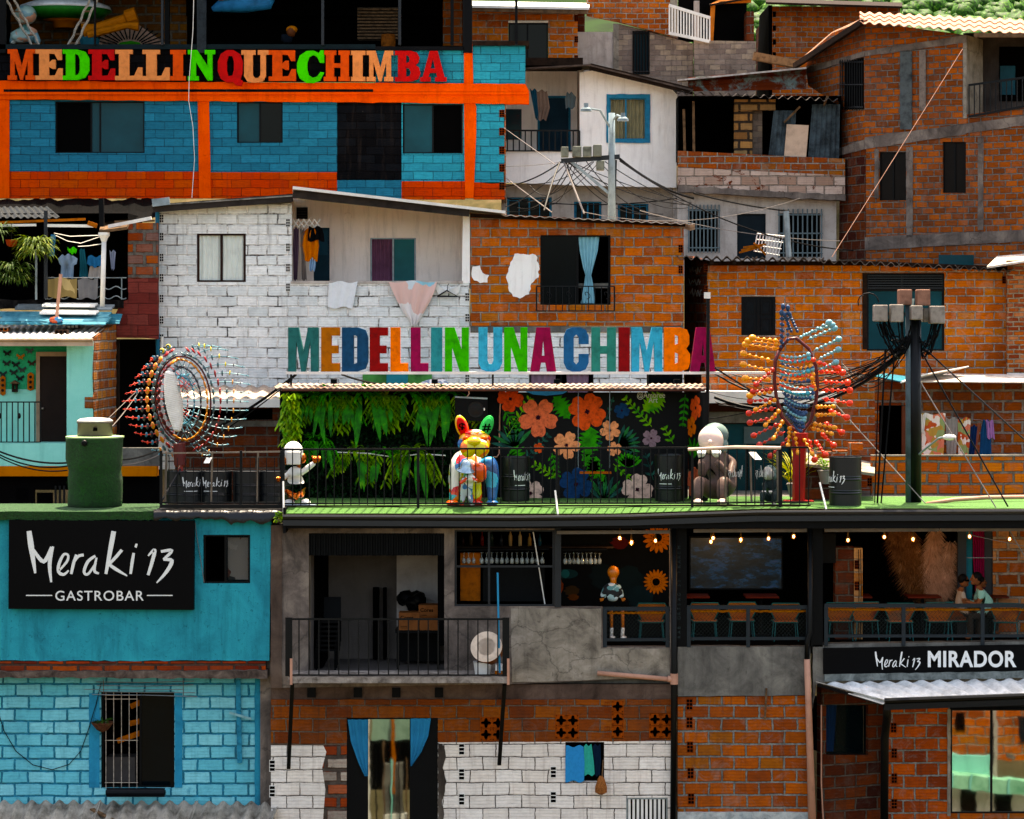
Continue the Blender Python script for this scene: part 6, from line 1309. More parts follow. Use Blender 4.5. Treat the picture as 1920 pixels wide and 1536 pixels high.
for ch,a,b,c,nm in (('M',540,597,'#2a6a66','dark teal'),('E',602,637,'#a8682a','brown'),('D',641,690,'#154a68','navy'),('E',693,727,'#8a1c18','dark red'),('L',732,765,'#e07a18','orange'),('L',770,803,'#8f1a4c','magenta'),('I',808,829,'#27878a','teal'),('N',834,879,'#19a82a','green'),('U',897,942,'#18a0b8','cyan'),('N',945,989,'#19a82a','green'),('A',994,1043,'#8f1f48','magenta'),('C',1057,1104,'#115f86','blue'),('H',1109,1155,'#2f7f72','teal green'),('I',1160,1181,'#861420','dark red'),('M',1184,1242,'#18a0b8','cyan'),('B',1245,1294,'#e07a18','orange'),('A',1294,1342,'#8f1a4c','magenta')):
 letter(T,FX,ch,a,b,614,697,[plain('lt_'+c,c,.5,0,.25,7,.15)][0],0,.22,LT,nm+' letter '+ch)
mb=MB();FX.bar(mb,(536,699.5),(1440,699.5),.05,-.02,.2);mb.build('beam',M_white,T)
for x in (545,924,1215):mb=MB();mb.bar(FX.pt(x,702,-.1),FX.pt(x,728,-.1),.04,.04);mb.build('post',M_blackmetal,T)
T=thing('lamp_post','thin tall black post with small white floodlight near the last letter','lamp post',P(1328,940,2.2))
mb=MB();mb.tube([P(1328,548,2.2),P(1327,700,2.2),P(1325,936,2.2)],.035,8);mb.build('shaft',M_blackmetal,T)
mb=MB();q=P(1326,554,2.1);mb.box(q.x-.06,q.x+.06,q.y-.05,q.y+.03,q.z-.06,q.z+.06);mb.build('lamp_head',M_white,T)
H=thing('left_shed','low shed with white corrugated roof edge and brown block wall behind the left sculpture','shed',P(450,950,4.6));FS4=PL(0,4.6)
wp(H,FS4,(328,762,545,960),B_dark,[(335,766,511,788)]);wp(H,FS4,(330,789,540,800),P_concg,off=.03,th=.05,name='lintel');room(H,FS4,(335,766,511,788),.5,M_dark)
mb=MB();mb.corr(P(322,745,4.0),P(545,745,4.0),P(545,724,6.6),P(345,724,6.6),.28,.03,.02);mb.build('roof_sheet',corrug('roof_beige','#b3a598','#85776b',None,0,.8,0),H)
mb=MB();FQ4=PL(0,3.95);FQ4 .poly(mb,[(308,748),(545,748),(545,764),(312,764)],0,.1);mb.build('gutter_board',M_white,H)
H=thing('right_shop','low shop with white fascia, grey band and dark glass behind the right sculpture','shop',P(1445,950,4.8));FS5=PL(0,4.8)
wp(H,FS5,(1316,700,1640,960),B_orange2,[(1322,793,1482,940)]);wp(H,FS5,(1320,756,1560,772),plain('strip_brown','#3a1d12',.8),off=.1,th=.1,name='brown_strip');wp(H,FS5,(1320,772,1530,793),P_concg,off=.06,th=.05,name='band')
window(H,FS5,(1322,793,1482,940),(0,.5,1),gl=M_gl,fw=3,rec=.04,label='dark teal shop glass')
mb=MB();PL(0,4.2).poly(mb,[(1318,733),(1569,736),(1569,756),(1318,756)],0,.6);mb.build('fascia',M_white,H)
for x0,x1 in ((1395,1470),):wp(H,FS5,(x0,800,x1,832),plain('glass_grey','#586a6c',.3),off=.0,th=.01,name='poster')
D=7.5;FO=PL(0,D);H=thing('orange_house','bright orange block house with black shutters, big teal window and wavy eaves','house',P(1600,720,D))
wp(H,FO,[(1326,497),(1640,497),(1890,507),(1890,880),(1326,880)],B_orange3,[(1390,556,1454,629),(1625,512,1771,658)])
FO2=PL(1283,D+2.2,1326,D);wp(H,FO2,[(1283,480),(1326,492),(1326,880),(1283,880)],B_side,name='side_wall')
mb=MB();X=P(1890,0,D).x;mb.box(X-.2,X,D+.2,D+5,P(0,880,D).z,P(0,509,D).z);mb.build('side_wall',B_side,H)
ends_blocks(H,FO,[(1320,496),(1320,536),(1322,575),(1879,518)],7,14,plain('brick_plain','#7b3b14'))
sh=window(H,FO,(1390,556,1454,629),(0,.5,1),gl=plain('shutter_dark','#161b1d',.6,0,.3,9,.3),fr=M_frame,fw=5,rec=-.01,name='shuttered_window',label='closed black panelled shutters')
for x in (1397,1426):
 for y in (563,596):mb=MB();FO.poly(mb,rect((x,y,x+20,y+27)),.0,.01,[(x+3,y+3,x+17,y+24)]);mb.build('shutter_panel',M_frame,sh)
w=window(H,FO,(1625,512,1771,658),(0,.46,1),gl=[M_dark,M_gl,M_dark,M_gl],rows=(0,.22,1),fw=4,rec=.04,label='large teal window with louvred top')
for k in range(6):mb=MB();FO.box(mb,1628,516+k*4.6,1768,518.4+k*4.6,-.035,.01);mb.build('louvre',M_slate,w)
wp(H,FO,(1617,512,1625,655),M_dwood,off=.03,th=.05,name='wood_jamb')
m_wv=corrug('fibre_eave','#6e645d','#352e2a','#6b4a34',.35,.9,0)
for i,(a,ya,b,yb,dz) in enumerate(((1268,482,1420,484,0),(1410,485,1545,486,.04),(1535,488,1690,496,.0),(1680,494,1800,502,.04),(1790,500,1900,508,0))):
 mb=MB();mb.corr(P(a,ya,D-.55-dz),P(b,yb,D-.55-dz),P(b,yb+3,D+4),P(a,ya+3,D+4),.2,.045,.02);mb.build('roof_sheet',m_wv,H)
for x in range(1335,1880,42):mb=MB();y=492+max(0,x-1550)*.04;mb.bar(P(x,y,D-.5),P(x,y,D),.08,.09);mb.build('rafter',M_dwood,H)
wp(H,FO,[(1326,490),(1640,490),(1890,500),(1890,508),(1640,498),(1326,498)],M_dwood,off=.06,th=.06,name='wall_plate')
m_gf=plain('graffiti_grey','#8f8f8c',.7)
mb=MB();rr=random.Random(4)
for (x,y,s_) in ((1294,508,1),(1292,528,1),(1294,548,1)):
 pts=[(x+t*1.7,y+5*sin(t*1.9+x)+rr.uniform(-4,4)) for t in range(14)];mb.tube([FO2 .pt(*q,.01) for q in pts],.012,4)
mb.build('graffiti',m_gf,H)
H=thing('edge_house','narrow slice of a paler small-brick house at the right edge of the picture','house',P(1910,700,7.1))
wp(H,PL(0,7.1),(1889,488,1990,960),brick('brick_small',['#9a4a20','#b86030','#c07a50','#8a3c18'],'#a8957f',w=.24,h=.1,m=.02,groove=.1),name='wall')
mb=MB();mb.slab(P(1850,500,6.4),P(1990,478,6.4),P(1990,470,11),P(1870,480,11),.04);mb.build('roof',m_tin,H)
mb=MB();mb.slab(P(1888,712,6.4),P(1990,712,6.4),P(1990,700,7.1),P(1888,700,7.1),.03);mb.build('ledge_sheet',M_white,H)
D=5.6;FH=PL(0,D);H=thing('laundry_house','shaded brick house with washing line behind a bright orange block parapet','house',P(1780,945,D))
wp(H,FH,(1562,712,1990,960),brick('brick_wide',['#7a3c10','#9a5014','#8a4612','#a05a1c'],'#8c837a',w=.42,h=.22,m=.035,dirty=.4,smear=.35),[(1573,762,1632,872),(1648,760,1722,880)])
window(H,FH,(1573,762,1632,872),(0,.5,1),gl=glass('grey_pane','#4d5a5c',.2),fw=5,rec=.0,label='dark framed window with grey panes')
room(H,FH,(1649,761,1721,879),1,M_dark);wp(H,FH,(1692,762,1704,880),plain('post_pinkish','#7a4f3c',.8),off=-.05,th=.1,name='door_post')
mb=MB();mb.slab(P(1690,715,4.6),P(1990,717,4.6),P(1990,703,6.6),P(1730,700,6.6),.02);mb.build('roof_sheet',m_tin,H)
mb=MB();mb.slab(P(1688,717,4.4),P(1740,700,4.5),P(1816,686,6.0),P(1756,704,6.4),.02);mb.build('loose_sheet',M_white,H)
mb=MB();mb.slab(P(1636,704,4.6),P(1692,716,4.6),P(1740,712,6),P(1660,700,6),.02);mb.build('teal_sheet',plain('sheet_teal','#2a6a76',.5),H)
FY=PL(0,3.4);wp(H,FY,(1634,856,1990,930),brick('brick_parapet',['#b04f14','#c2601c','#c86e2a','#b85a1c'],'#7d736a',w=.43,h=.22,m=.032,dirty=.15,smear=.3,off=(0,.04)),name='parapet')
wp(H,FY,(1634,853.5,1990,856),P_concg,off=.02,th=.22,name='parapet_cap');wp(H,FY,jag(rect((1650,930,1990,952)),1.5,12,4),plaster('rubble','#5b5450','#2a2725','#7c746c',scale=6),off=.06,th=.3,name='base_rubble')
ends_blocks(H,FY,[(1626,896)],9,16,plain('brick_plain','#7b3b14'))
FV=PL(0,4.6);mb=MB();FV.tube(mb,[(1720,774),(1780,782),(1850,789),(1925,786)],.006,0,4);tag(mb.build('washing_line',M_cableg,None,origin=P(1800,783,4.6)),'washing line over the orange parapet','washing line')
m_flo=spots('floral','#d5cdc2',['#b0542a','#a88a4a','#8a9a6a','#c27a62'],7,.68,.95)
for (nm,rows,m_,lab,cat) in (('sheet',[(776,1726,1772),(820,1728,1770),(857,1728,1769)],m_flo,'white floral sheet at the left of the washing line','sheet'),('sheet',[(784,1795,1819),(820,1796,1818),(857,1797,1818)],m_flo,'white floral sheet in the middle of the washing line','sheet'),('trousers',[(784,1772,1795),(815,1773,1794),(857,1775,1792)],plain('cl_grey','#8d8a84',.95),'light grey trousers between the two floral sheets','trousers'),('towel',[(776,1722,1735),(795,1723,1733),(812,1724,1731)],M_white,'short white cloth pegged at the far left of the line','cloth'),('jeans',[(798,1819,1832),(830,1816,1830),(857,1814,1827)],plain('cl_navy','#14335a',.95),'narrow navy garment beside the middle sheet','garment'),('shirt',[(788,1842,1852),(805,1838,1857),(857,1836,1859)],plain('cl_blue','#15486a',.95),'blue shirt near the right end of the line','shirt'),('scarf',[(795,1832,1837),(830,1828,1833),(857,1825,1830)],plain('cl_rose','#a8705c',.95),'narrow rose scarf between two blue garments','scarf'),('pillowcase',[(789,1847,1861),(822,1850,1864)],plain('cl_lilac','#a07aa8',.95),'lilac pillowcase at the right end of the line','pillowcase')):
 cl(nm,FV,rows,.04+.03*(nm in ('pillowcase','towel')),m_,lab,cat,folds=3,amp=.025)
mb=MB();mb.tube([P(1738,945,.6),P(1790,937,.9),P(1850,933,1.2),P(1990,931,1.5)],.04,8);tag(mb.build('beige_hose',M_pvc,None,smooth=True,origin=P(1850,934,1.2)),'thick beige hose lying at the foot of the orange parapet','hose')
T=thing('rubble_roof','sagging grey sheet roof with loose bricks between the sculpture and orange parapet','roof',P(1560,860,3))
mb=MB();mb.slab(P(1500,868,1.6),P(1640,888,1.6),P(1640,868,4.6),P(1500,838,4.6),.05);mb.build('roof_sheet',P_concl,T)
wp(T,PL(0,1.7),(1505,875,1560,948),B_dark,name='support_wall')
for (x,y,d) in ((1604,836,3.6),(1575,850,2.8),(1545,852,3.0)):
 mb=MB();q=P(x,y,d);mb.box(q.x-.14,q.x+.14,q.y-.1,q.y+.1,q.z-.08,q.z+.06);tag(mb.build('loose_brick',B_orange2,None,origin=q),'hollow clay brick lying on the sagging grey roof, %s'%{1604:'farthest right and highest',1575:'behind the black barrel',1545:'nearest the red pole'}[x],'brick','loose bricks on the grey roof')
def bush(name,px,py,d,r,n,mat,lab,L=.16,W=.04,up=.6,cat='plant',droop=.8,pot=True):
 T=thing(name,lab,cat,P(px,py,d));mb=MB();rr=random.Random(int(px*7+py))
 for i in range(n):
  a=rr.uniform(0,2*pi);e=rr.random()**.5;p=P(px,py,d)+V((cos(a)*r*e*.55,sin(a)*r*e*.5,rr.uniform(0,r*.7)));mb.leaf(p,(cos(a),sin(a)-.3,rr.uniform(-.1,1)+up*.5),L*rr.uniform(.6,1.3),W,droop*rr.uniform(.6,1.4),4,.25)
 mb.build('foliage',mat,T)
 if pot:mb=MB();mb.lathe(P(px,py,d)+V((0,0,-.28)),[(.1,0),(.15,.24),(.165,.25),(.15,.27),(0,.27)],16);mb.build('pot',plain('pot_grey','#8b8782',.8),T)
 return T
bush('potted_grass',1490,905,1.8,.4,70,leafm('grass_y','#6b7a1c','#a8a02a','#c9b84a'),'tall yellow-green potted grass beside the red sculpture pole',.6,.025,2.2)
bush('potted_plant',1548,880,1.6,.22,60,m_lime,'small bright potted plant left of the large black barrel',.1,.05,.8)
# ================= left cluster =================
D=4.0;FM4=PL(0,D);H=thing('mint_house','small mint green house with brown door, butterflies on the wall and white tin roof','house',P(90,960,D))
wp(H,FM4,[(125,640),(175,640),(173,700),(174,770),(172,835),(125,835)],P_mint,name='pier')
FM5=PL(0,D+.8);wp(H,FM5,(-60,630,130,840),P_green,name='wall');wp(H,FM5,(-60,730,69,838),P_mint,off=.01,th=.02,name='lower_wall')
wp(H,FM4,[(-60,832),(205,831),(207,874),(-60,874)],P_mint,th=1.0,name='balcony_slab');wp(H,FM4,(-60,874,294,893),P_ochre,off=.02,th=.3,name='ochre_band')
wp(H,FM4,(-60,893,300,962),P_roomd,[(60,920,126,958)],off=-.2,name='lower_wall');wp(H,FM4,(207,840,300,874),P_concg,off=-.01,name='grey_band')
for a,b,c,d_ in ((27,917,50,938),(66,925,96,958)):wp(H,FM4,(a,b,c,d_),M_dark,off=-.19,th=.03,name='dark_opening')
for x in (102,110,118):mb=MB();FM4 .bar(mb,(x,912),(x,955),.04,-.15,.04);mb.build('bar',M_blackmetal,H)
mb=MB();FM5 .box(mb,76,668,125,838,.06,.06);d_=mb.build('door',plain('door_brown','#2c211d',.5,0,.2,5,.1),H)
mb=MB();FM5 .poly(mb,[(69,660),(130,660),(130,668),(76,668),(76,838),(69,838)],.09,.08);mb.build('door_frame',plain('frame_tan','#a08a76',.6),d_)
mb=MB();mb.ell(FM5 .pt(82,766,.09),.03,10,6);mb.build('handle',M_steel,d_)
FB5=PL(175.6,D,218,D+2.6);wp(H,FB5,jag([(176,634),(218,606),(218,815),(176,838)],1,9,3),brick('brick_side_l',['#8a4a18','#a8601e','#7a3c14','#b0703a'],'#8a8078',w=.5,h=.2,m=.03,smear=.5,dirty=.4),name='side_wall')
mb=MB();mb.corr(P(-60,635,D-.35),P(172,634,D-.35),P(207,609,D+2.7),P(-60,609,D+2.7),.12,.018,.012);mb.build('roof_sheet',corrug('tin_white','#d5d2cc','#b0aaa2','#8a6a54',.2,.5,.1),H)
mb=MB();a=P(-60,634,D-.42);b=P(175,634,D-.42);gutter(mb,a,b,1,.8);mb.build('gutter',plain('gutter_beige','#b7a08c',.6),H)
T=thing('balcony_railing','black twisted-bar railing on the mint green house','railing',P(30,830,D));railing(T,FM4,-40,76,754,829,11,0,M_blackmetal,.011,.025)
for x in (-2,34):mb=MB();mb.ell(FM4 .pt(x+2,780,0),(.035,.035,.06),8,6);mb.build('knob',M_blackmetal,T)
bc=['first, dark','orange','grey, top right','grey, left','small dark','brown, right','larger grey','small, low','dark, low','tiny, far left']
for i,(x,y,c) in enumerate(((14,662,'#1c1c1c'),(39,669,'#a8763a'),(56,658,'#4a5a5e'),(13,681,'#2a3432'),(30,683,'#1d2b2a'),(60,681,'#3a2f26'),(42,693,'#3a4644'),(26,698,'#26302e'),(38,709,'#1a2220'),(6,701,'#223333'))):
 mb=MB()
 for s_ in (-1,1):mb.prism([FM5 .pt(*q,.03+.01*(s_>0)) for q in ((x,y-1),(x+s_*7,y-6),(x+s_*8,y-1),(x+s_*4,y+1),(x+s_*5,y+6),(x,y+3))],[],(0,.01,0))
 tag(mb.build('butterfly',plain('bf%d'%i,c,.6),None,origin=FM5 .pt(x,y,.03)),'metal butterfly on the green porch wall, '+bc[i],'butterfly','butterflies on the green wall')
for (x0,y0,x1,y1,lab) in ((1,704,11,742,'left narrow'),(52,698,64,733,'right narrow')):
 mb=MB();FM5 .poly(mb,[(x0,y0+4),((x0+x1)/2,y0),(x1,y0+4),(x1,y1-3),((x0+x1)/2,y1),(x0,y1-3)],.05,.04);mb.cur=1
 for k in range(3):mb.lathe(FM5 .pt((x0+x1)/2,y0+9+k*9.5,.052),[(.032,0),(.03,.01),(0,.012)],10,(0,-1,0))
 tag(mb.build('wooden_plaque',[M_wood2,M_frame],None,origin=FM5 .pt(x0,y1,.05)),lab+' wooden plaque with three dark knobs on the green wall','plaque','plaques on the green wall')
T=thing('bird_house','little brown bird house ornament on the green wall','bird house',FM5 .pt(29,735,.1));mb=MB();FM5 .poly(mb,rect((24,719,34,735)),.12,.1,[(27,722,31,729)]);mb.build('box',M_dwood,T);mb=MB();FM5 .poly(mb,[(20,719),(29,713),(38,719)],.15,.15);mb.build('roof',M_wood,T)
for (x,y,d,s_) in ((116,622,4.6,'nearer the roof edge'),(138,612,5.6,'beside the broom'),(5,617,5,'at the far left of the tin roof')):
 mb=MB();q=P(x,y,d);mb.box(q.x-.13,q.x+.13,q.y-.1,q.y+.1,q.z-.05,q.z+.04);mb.cur=1
 for k in range(3):mb.box(q.x-.11+k*.08,q.x-.055+k*.08,q.y-.104,q.y-.1,q.z-.03,q.z+.02)
 tag(mb.build('clay_brick',[plain('brick_dk','#3a2a22',.8) if x>10 else B_orange2,M_white if x>130 else M_dark],None,origin=q),'hollow brick weighing down the white tin roof, '+s_,'brick','bricks on the tin roof')
m_pl=[corrug('sheet_a','#2f7484','#1b4a58',None,0,.4,.3),corrug('sheet_b','#5f97a3','#2a6a7a',None,0,.4,.3),M_white,M_galv]
for i,(x0,x1,y,d,h,m_,lab) in enumerate(((30,212,572,6.2,8,3,'topmost dark grey'),(81,180,570,6.0,4,2,'short white on top'),(-60,206,586,5.6,7,1,'long pale blue'),(76,182,584,5.4,4,2,'white in the middle'),(0,205,595,5.2,8,1,'wide pale teal at the front'),(150,226,588,5.9,18,0,'dark teal bundle at the right end'),(-60,200,603,5.0,4,0,'lowest dark'))):
 mb=MB();a,b=P(x0,y,d),P(x1,y+1,d);hh=h*.011;mb.corr(a+V((0,-.15,-hh)),a+V((0,.3,0)),b+V((0,.3,0)),b+V((0,-.15,-hh)),.13,.02,.02)
 tag(mb.build('roofing_sheet',m_pl[m_],None,origin=a),lab+' roofing sheet in the pile on the tin roof','metal sheet','sheets piled on the tin roof')
T=thing('upturned_broom','broom standing upside up with pale pink stick and blue-orange head on the tin roof','broom',P(106,604,4.9));mb=MB();mb.tube([P(114,514,4.9),P(106,598,4.9)],.035,8);mb.build('stick',M_pvc,T)
mb=MB();mb.ell(P(105,600,4.9),(.15,.08,.07),12,8);mb.build('head',spots('mop','#b9784a',['#2a7fa8','#c9b8a8','#b0501c'],9,.8),T)
D=6.6;FP6=PL(0,D);H=thing('porch_house','dark open porch with washing and hanging plants beside a maroon painted wall','house',P(150,880,D))
wp(H,FP6,(240,418,296,522),brick('brick_porch',['#8a4012','#a3541a','#94481a','#7c5c4c'],'#6f6a64',w=.43,h=.24,m=.05,dirty=.3),name='brick_pier')
wp(H,FP6,jag([(240,522),(296,522),(296,636),(210,632),(216,590),(228,566),(240,562)],1,10,2),B_maroon,name='maroon_wall')
wp(H,PL(0,D+1.4),(200,636,300,962),P_roomd,name='recess_wall');wp(H,FP6,(213,638,221,820),M_dwood,off=-.1,th=.2,name='door_post')
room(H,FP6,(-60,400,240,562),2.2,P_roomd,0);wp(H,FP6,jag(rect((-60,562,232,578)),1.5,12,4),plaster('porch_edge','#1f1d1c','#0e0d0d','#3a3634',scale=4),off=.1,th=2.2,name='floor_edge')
mb=MB();mb.corr(P(-60,408,5.9),P(112,408,5.9),P(88,388,8),P(-60,388,8),.14,.02,.012);mb.build('tin_roof',corrug('tin_dark','#22282a','#101415'),H)
for (a,b,m_,w_) in (((-60,420),(160,411),M_wood2,.05),((-60,424),(68,422),M_white,.05),((84,423),(175,424),M_white,.06),((165,418),(182,424),M_wood2,.09),((203,425),(284,409),M_white,.07),((215,416),(290,414),M_wood,.04),((86,395),(86,560),M_slate,.07),((68,470),(68,562),M_galv,.04),((100,440),(97,480),plain('post_bl','#1b6f96',.5),.09),((190,372),(191,425),M_black,.1)):
 mb=MB();mb.bar(P(*a,5.9),P(*b,5.9),w_,w_);mb.build('pole',m_,H)
mb=MB();mb.slab(P(186,432,5.7),P(238,425,5.7),P(245,408,7.5),P(190,418,7.5),.06);mb.build('side_roof',M_wood,H)
T=thing('white_downpipe','white drainpipe with funnel top standing in front of the dark porch','pipe',P(192,573,5.8));mb=MB();mb.tube([P(195,452,5.8),P(192,575,5.8)],.05,10);mb.build('pipe_run',M_white,T,smooth=True);mb=MB();mb.lathe(P(195,454,5.8),[(.05,0),(.08,.08),(.12,.14),(.12,.2),(0,.2)],14);mb.build('funnel',M_white,T)
T=thing('porch_railing','thin wavy grey railing of the dark porch','railing',P(160,560,D));FR6=PL(0,6.2)
for y in (521,540,558):mb=MB();FR6 .tube(mb,[(85+i*4,y+(3*sin(i*.9) if y>521 else 0)) for i in range(39)],.011,0,4);mb.build('rail',M_galv,T)
for x in (86,178,228):mb=MB();FR6 .tube(mb,[(x,520),(x,562)],.012,0,4);mb.build('upright',M_galv,T)
for (nm,rows,c,lab,cat,o) in (('blanket',[(522,87,146),(545,88,146),(558,91,145)],spots('tan_blk','#8a7a52',['#9a8a60','#7c6c46','#a0906a'],3,.95,.9),'tan blanket with pale leaf pattern over the porch railing','blanket',.1),('cloth',[(523,147,185),(560,149,184)],plain('cl_gr2','#6e6e70',.95),'grey cloth over the porch railing beside the tan blanket','cloth',.08),('shirt',[(477,112,132),(484,104,141),(494,106,139),(497,110,134),(521,109,133)],plain('cl_lb','#8aa0b4',.95),'pale blue short-sleeved shirt hanging in the dark porch','shirt',-.3),('cap',[(464,121,139),(470,121,138),(475,125,136)],plain('cl_neon','#2fc41c',.7),'bright green cap hanging above the pale blue shirt','cap',-.35),('shirt',[(466,143,152),(500,144,158),(520,143,160)],plain('cl_tealc','#14606c',.95),'dark teal top between the blue shirt and the swimwear','shirt',-.4),('swimwear',[(480,161,187),(492,159,189),(500,166,184)],plain('cl_swim','#126c96',.8),'bright blue swim top in the dark porch','swimwear',-.25),('vest',[(499,164,188),(521,161,187)],plain('cl_cream','#a8a098',.95),'cream vest under the blue swim top','vest',-.3),('socks',[(470,201,213),(490,203,211),(505,205,211)],plain('cl_sock','#8b93a8',.95),'pale striped garment right of the white drainpipe','garment',-.3)):
 cl(nm,FR6,rows,o,c,lab,cat,folds=3,amp=.02)
for k,pts in enumerate((((100,437),(130,443),(188,441)),((100,440),(125,452),(150,456),(188,443)),((145,462),(165,461),(190,457)))):
 mb=MB();FR6 .tube(mb,pts,.008,-.1,4);tag(mb.build('string_light',M_white,None,origin=FR6 .pt(*pts[0])),['upper','middle','lowest short'][k]+' string of tiny lights sagging across the dark porch','string light','string lights in the porch')
m_spk=leafm('spiky','#2c4a16','#6c7c2c','#b89c50');m_spk2=leafm('spiky_dark','#1c3a14','#4a6024','#8c8a44')
for (x,y,r,n,m_,lab) in ((66,478,.52,260,m_spk,'large spiky yellow-green plant hanging at the left of the porch'),(22,528,.58,240,m_spk2,'drooping spiky plant at the far left below the terracotta pot'),(-2,440,.3,60,m_spk2,'dark leafy plant at the top left corner of the porch')):bush('spiky_plant',x,y,5.6,r,n,m_,lab,.3,.028,.7,droop=1.8,pot=False)
T=thing('terracotta_pot','terracotta hanging bowl on the far left of the porch','pot',P(22,463,5.7));mb=MB();mb.lathe(P(22,463,5.7),[(.05,0),(.1,.03),(.125,.13),(.13,.15),(0,.14)],18);mb.build('bowl',plain('terracotta','#8f3f1f',.8),T);mb=MB();mb.tube([P(22,450,5.7),P(21,420,5.7)],.006,4);mb.build('hanger',M_cable,T)
T=thing('black_tarpaulin','rumpled black tarpaulin roof strip below the blue and orange building','tarpaulin',P(150,390,8));mb=MB();vs=[];n=60
for j in range(5):
 for i in range(n+1):x=-60+360*i/n;q=P(x,410-j*9,7.6+j*1.6);vs.append(q+V((0,0,.1*mnoise.noise(V((x*.05,j*.8,0))))))
mb.add(vs,[(j*(n+1)+i,j*(n+1)+i+1,(j+1)*(n+1)+i+1,(j+1)*(n+1)+i) for j in range(4) for i in range(n)]);mb.build('sheet',plain('tarp','#040506',.9,0,.3,3,.3,.02),T)
# ================= back row =================
D=14.0;FU=PL(0,D);H=thing('blue_orange_building','bright blue painted block building with orange columns and an open bar on top','building',P(450,400,D))
wp(H,FU,[(18,188),(372,188),(372,322),(18,322)],B_blue,[(103,190,271,287)]);wp(H,FU,(392,188,632,323),B_blue,[(444,191,530,268)])
wp(H,FU,(632,188,753,338),B_bk,name='black_painted_wall');wp(H,FU,(632,338,753,400),B_blue)
wp(H,FU,(753,190,872,340),B_cyan,[(755,195,868,288)]);wp(H,FU,jag([(888,194),(946,194),(945,345),(888,342)],1,10,4),B_cyan)
for (a,b,c,d_) in ((-60,322,376,372),(390,323,632,372),(753,340,872,374),(888,342,946,374)):wp(H,FU,(a,b,c,d_),B_op,name='orange_base')
for k,pts in enumerate(([(-60,150),(18,186),(18,372),(-60,372)],[(371,186),(392,186),(396,372),(374,372)],[(870,84),(886,84),(888,186),(893,200),(893,250),(888,372),(872,372),(870,186)])):wp(H,FU,pts,P_orange,off=.05,th=.2,name='column')
wp(H,FU,jag([(-60,152),(985,158),(992,172),(992,196),(940,195),(-60,186)],.8,16,4),P_orange,off=.08,th=.25,name='floor_band');wp(H,FU,(8,168,700,173),B_bk,off=.083,th=.01,name='open_joint');wp(H,FU,(-60,174,990,178),P_orange,off=.12,th=.05,name='ridge')
wp(H,FU,(-60,92,704,153),B_bk,name='letter_band');wp(H,FU,(704,92,870,158),B_cyan);wp(H,FU,(886,84,985,160),B_cyan,off=.02)
wp(H,FU,(946,196,948,372),B_orange2,th=4,off=-.01,name='side_wall');ends_blocks(H,FU,[(936,y) for y in (206,240,275,308,342)],10,14,plain('brick_plain','#7b3b14'));ends_blocks(H,FU,[(978,y) for y in (102,137)],7,12,B_cyan)
mb=MB();mb.box(P(-60,0,D).x,P(946,0,D).x,D+.2,D+5,P(0,178,D).z,P(0,168,D).z);mb.build('floor_slab',P_concg,H)
for bx,cs,g,lab in (((103,190,271,287),(0,.4,.5,1),[M_dark,M_gl,M_gl],'wide dark sliding window, left third open'),((444,191,530,268),(0,.5,1),[M_gl,M_gl2],'small dark sliding window'),((755,195,868,288),(0,.5,1),[M_gl,M_dark],'teal and black sliding window')):window(H,FU,bx,cs,gl=g,fw=3,rec=.08,label=lab)
wp(H,FU,(-60,84,704,93),plain('beam_dark','#0d2024',.5),off=.1,th=.4,name='parapet_rail');wp(H,FU,(886,78,992,86),M_dwood,off=.15,th=1.0,name='cap_board');wp(H,FU,(704,88,870,95),M_black,off=.1,th=.3,name='parapet_rail')
room(H,FU,(-70,-60,868,90),4.0,P_roomd,-.1);FU2=PL(0,D+3.7)
wp(H,FU2,(20,-40,350,90),brick('brick_bar',['#7a4a14','#96601c','#86520f'],'#7a7268',w=.43,h=.22,m=.04,dirty=.3),th=.1,name='rear_wall')
wp(H,FU2,[(130,92),(155,70),(205,48),(262,48),(325,92)],plain('mural_pale','#b7a8b4',.8),off=.02,th=.02,name='painted_arch');wp(H,FU2,[(218,90),(226,80),(245,77),(262,80),(270,90)],plain('mural_lg','#3aa83a',.7),off=.05,th=.02,name='painted_dome')
mb=MB()
for k in range(15):a=pi*(.12+.76*k/14);FU2 .bar(mb,(244+28*cos(a),92-18*sin(a)),(244+70*cos(a),92-44*sin(a)),.035,.06,.01)
mb.build('painted_rays',M_frame,H)
wp(H,FU2,(350,-40,868,30),M_dark,off=.1,name='dark_soffit');wp(H,PL(0,D+2),(670,14,746,76),plain('slat_m','#4a423a',.8,0,.6,3,.4),name='slatted_panel')
for k in range(10):wp(H,PL(0,D+1.9),(670,16+k*6,746,19+k*6),M_wood,name='slat',th=.04)
wp(H,FU2,(832,0,868,92),B_orange,off=.8,name='brick_strip')
for (x,w_,m_,d_) in ((4,16,M_black,.1),(379,17,plain('post_slate','#2b3236',.6,0,.4,8,.3),.15),(877,17,M_black,.1),(180,3,M_black,.2),(306,4,M_slate,.2),(606,5,M_slate,.2),(750,5,M_slate,.2),(848,6,M_black,.2),(298,9,M_black,-1.5),(968,5,M_black,.4)):wp(H,FU,(x-w_/2,-60,x+w_/2,100 if w_>10 else 86),m_,off=d_,th=.12,name='post')
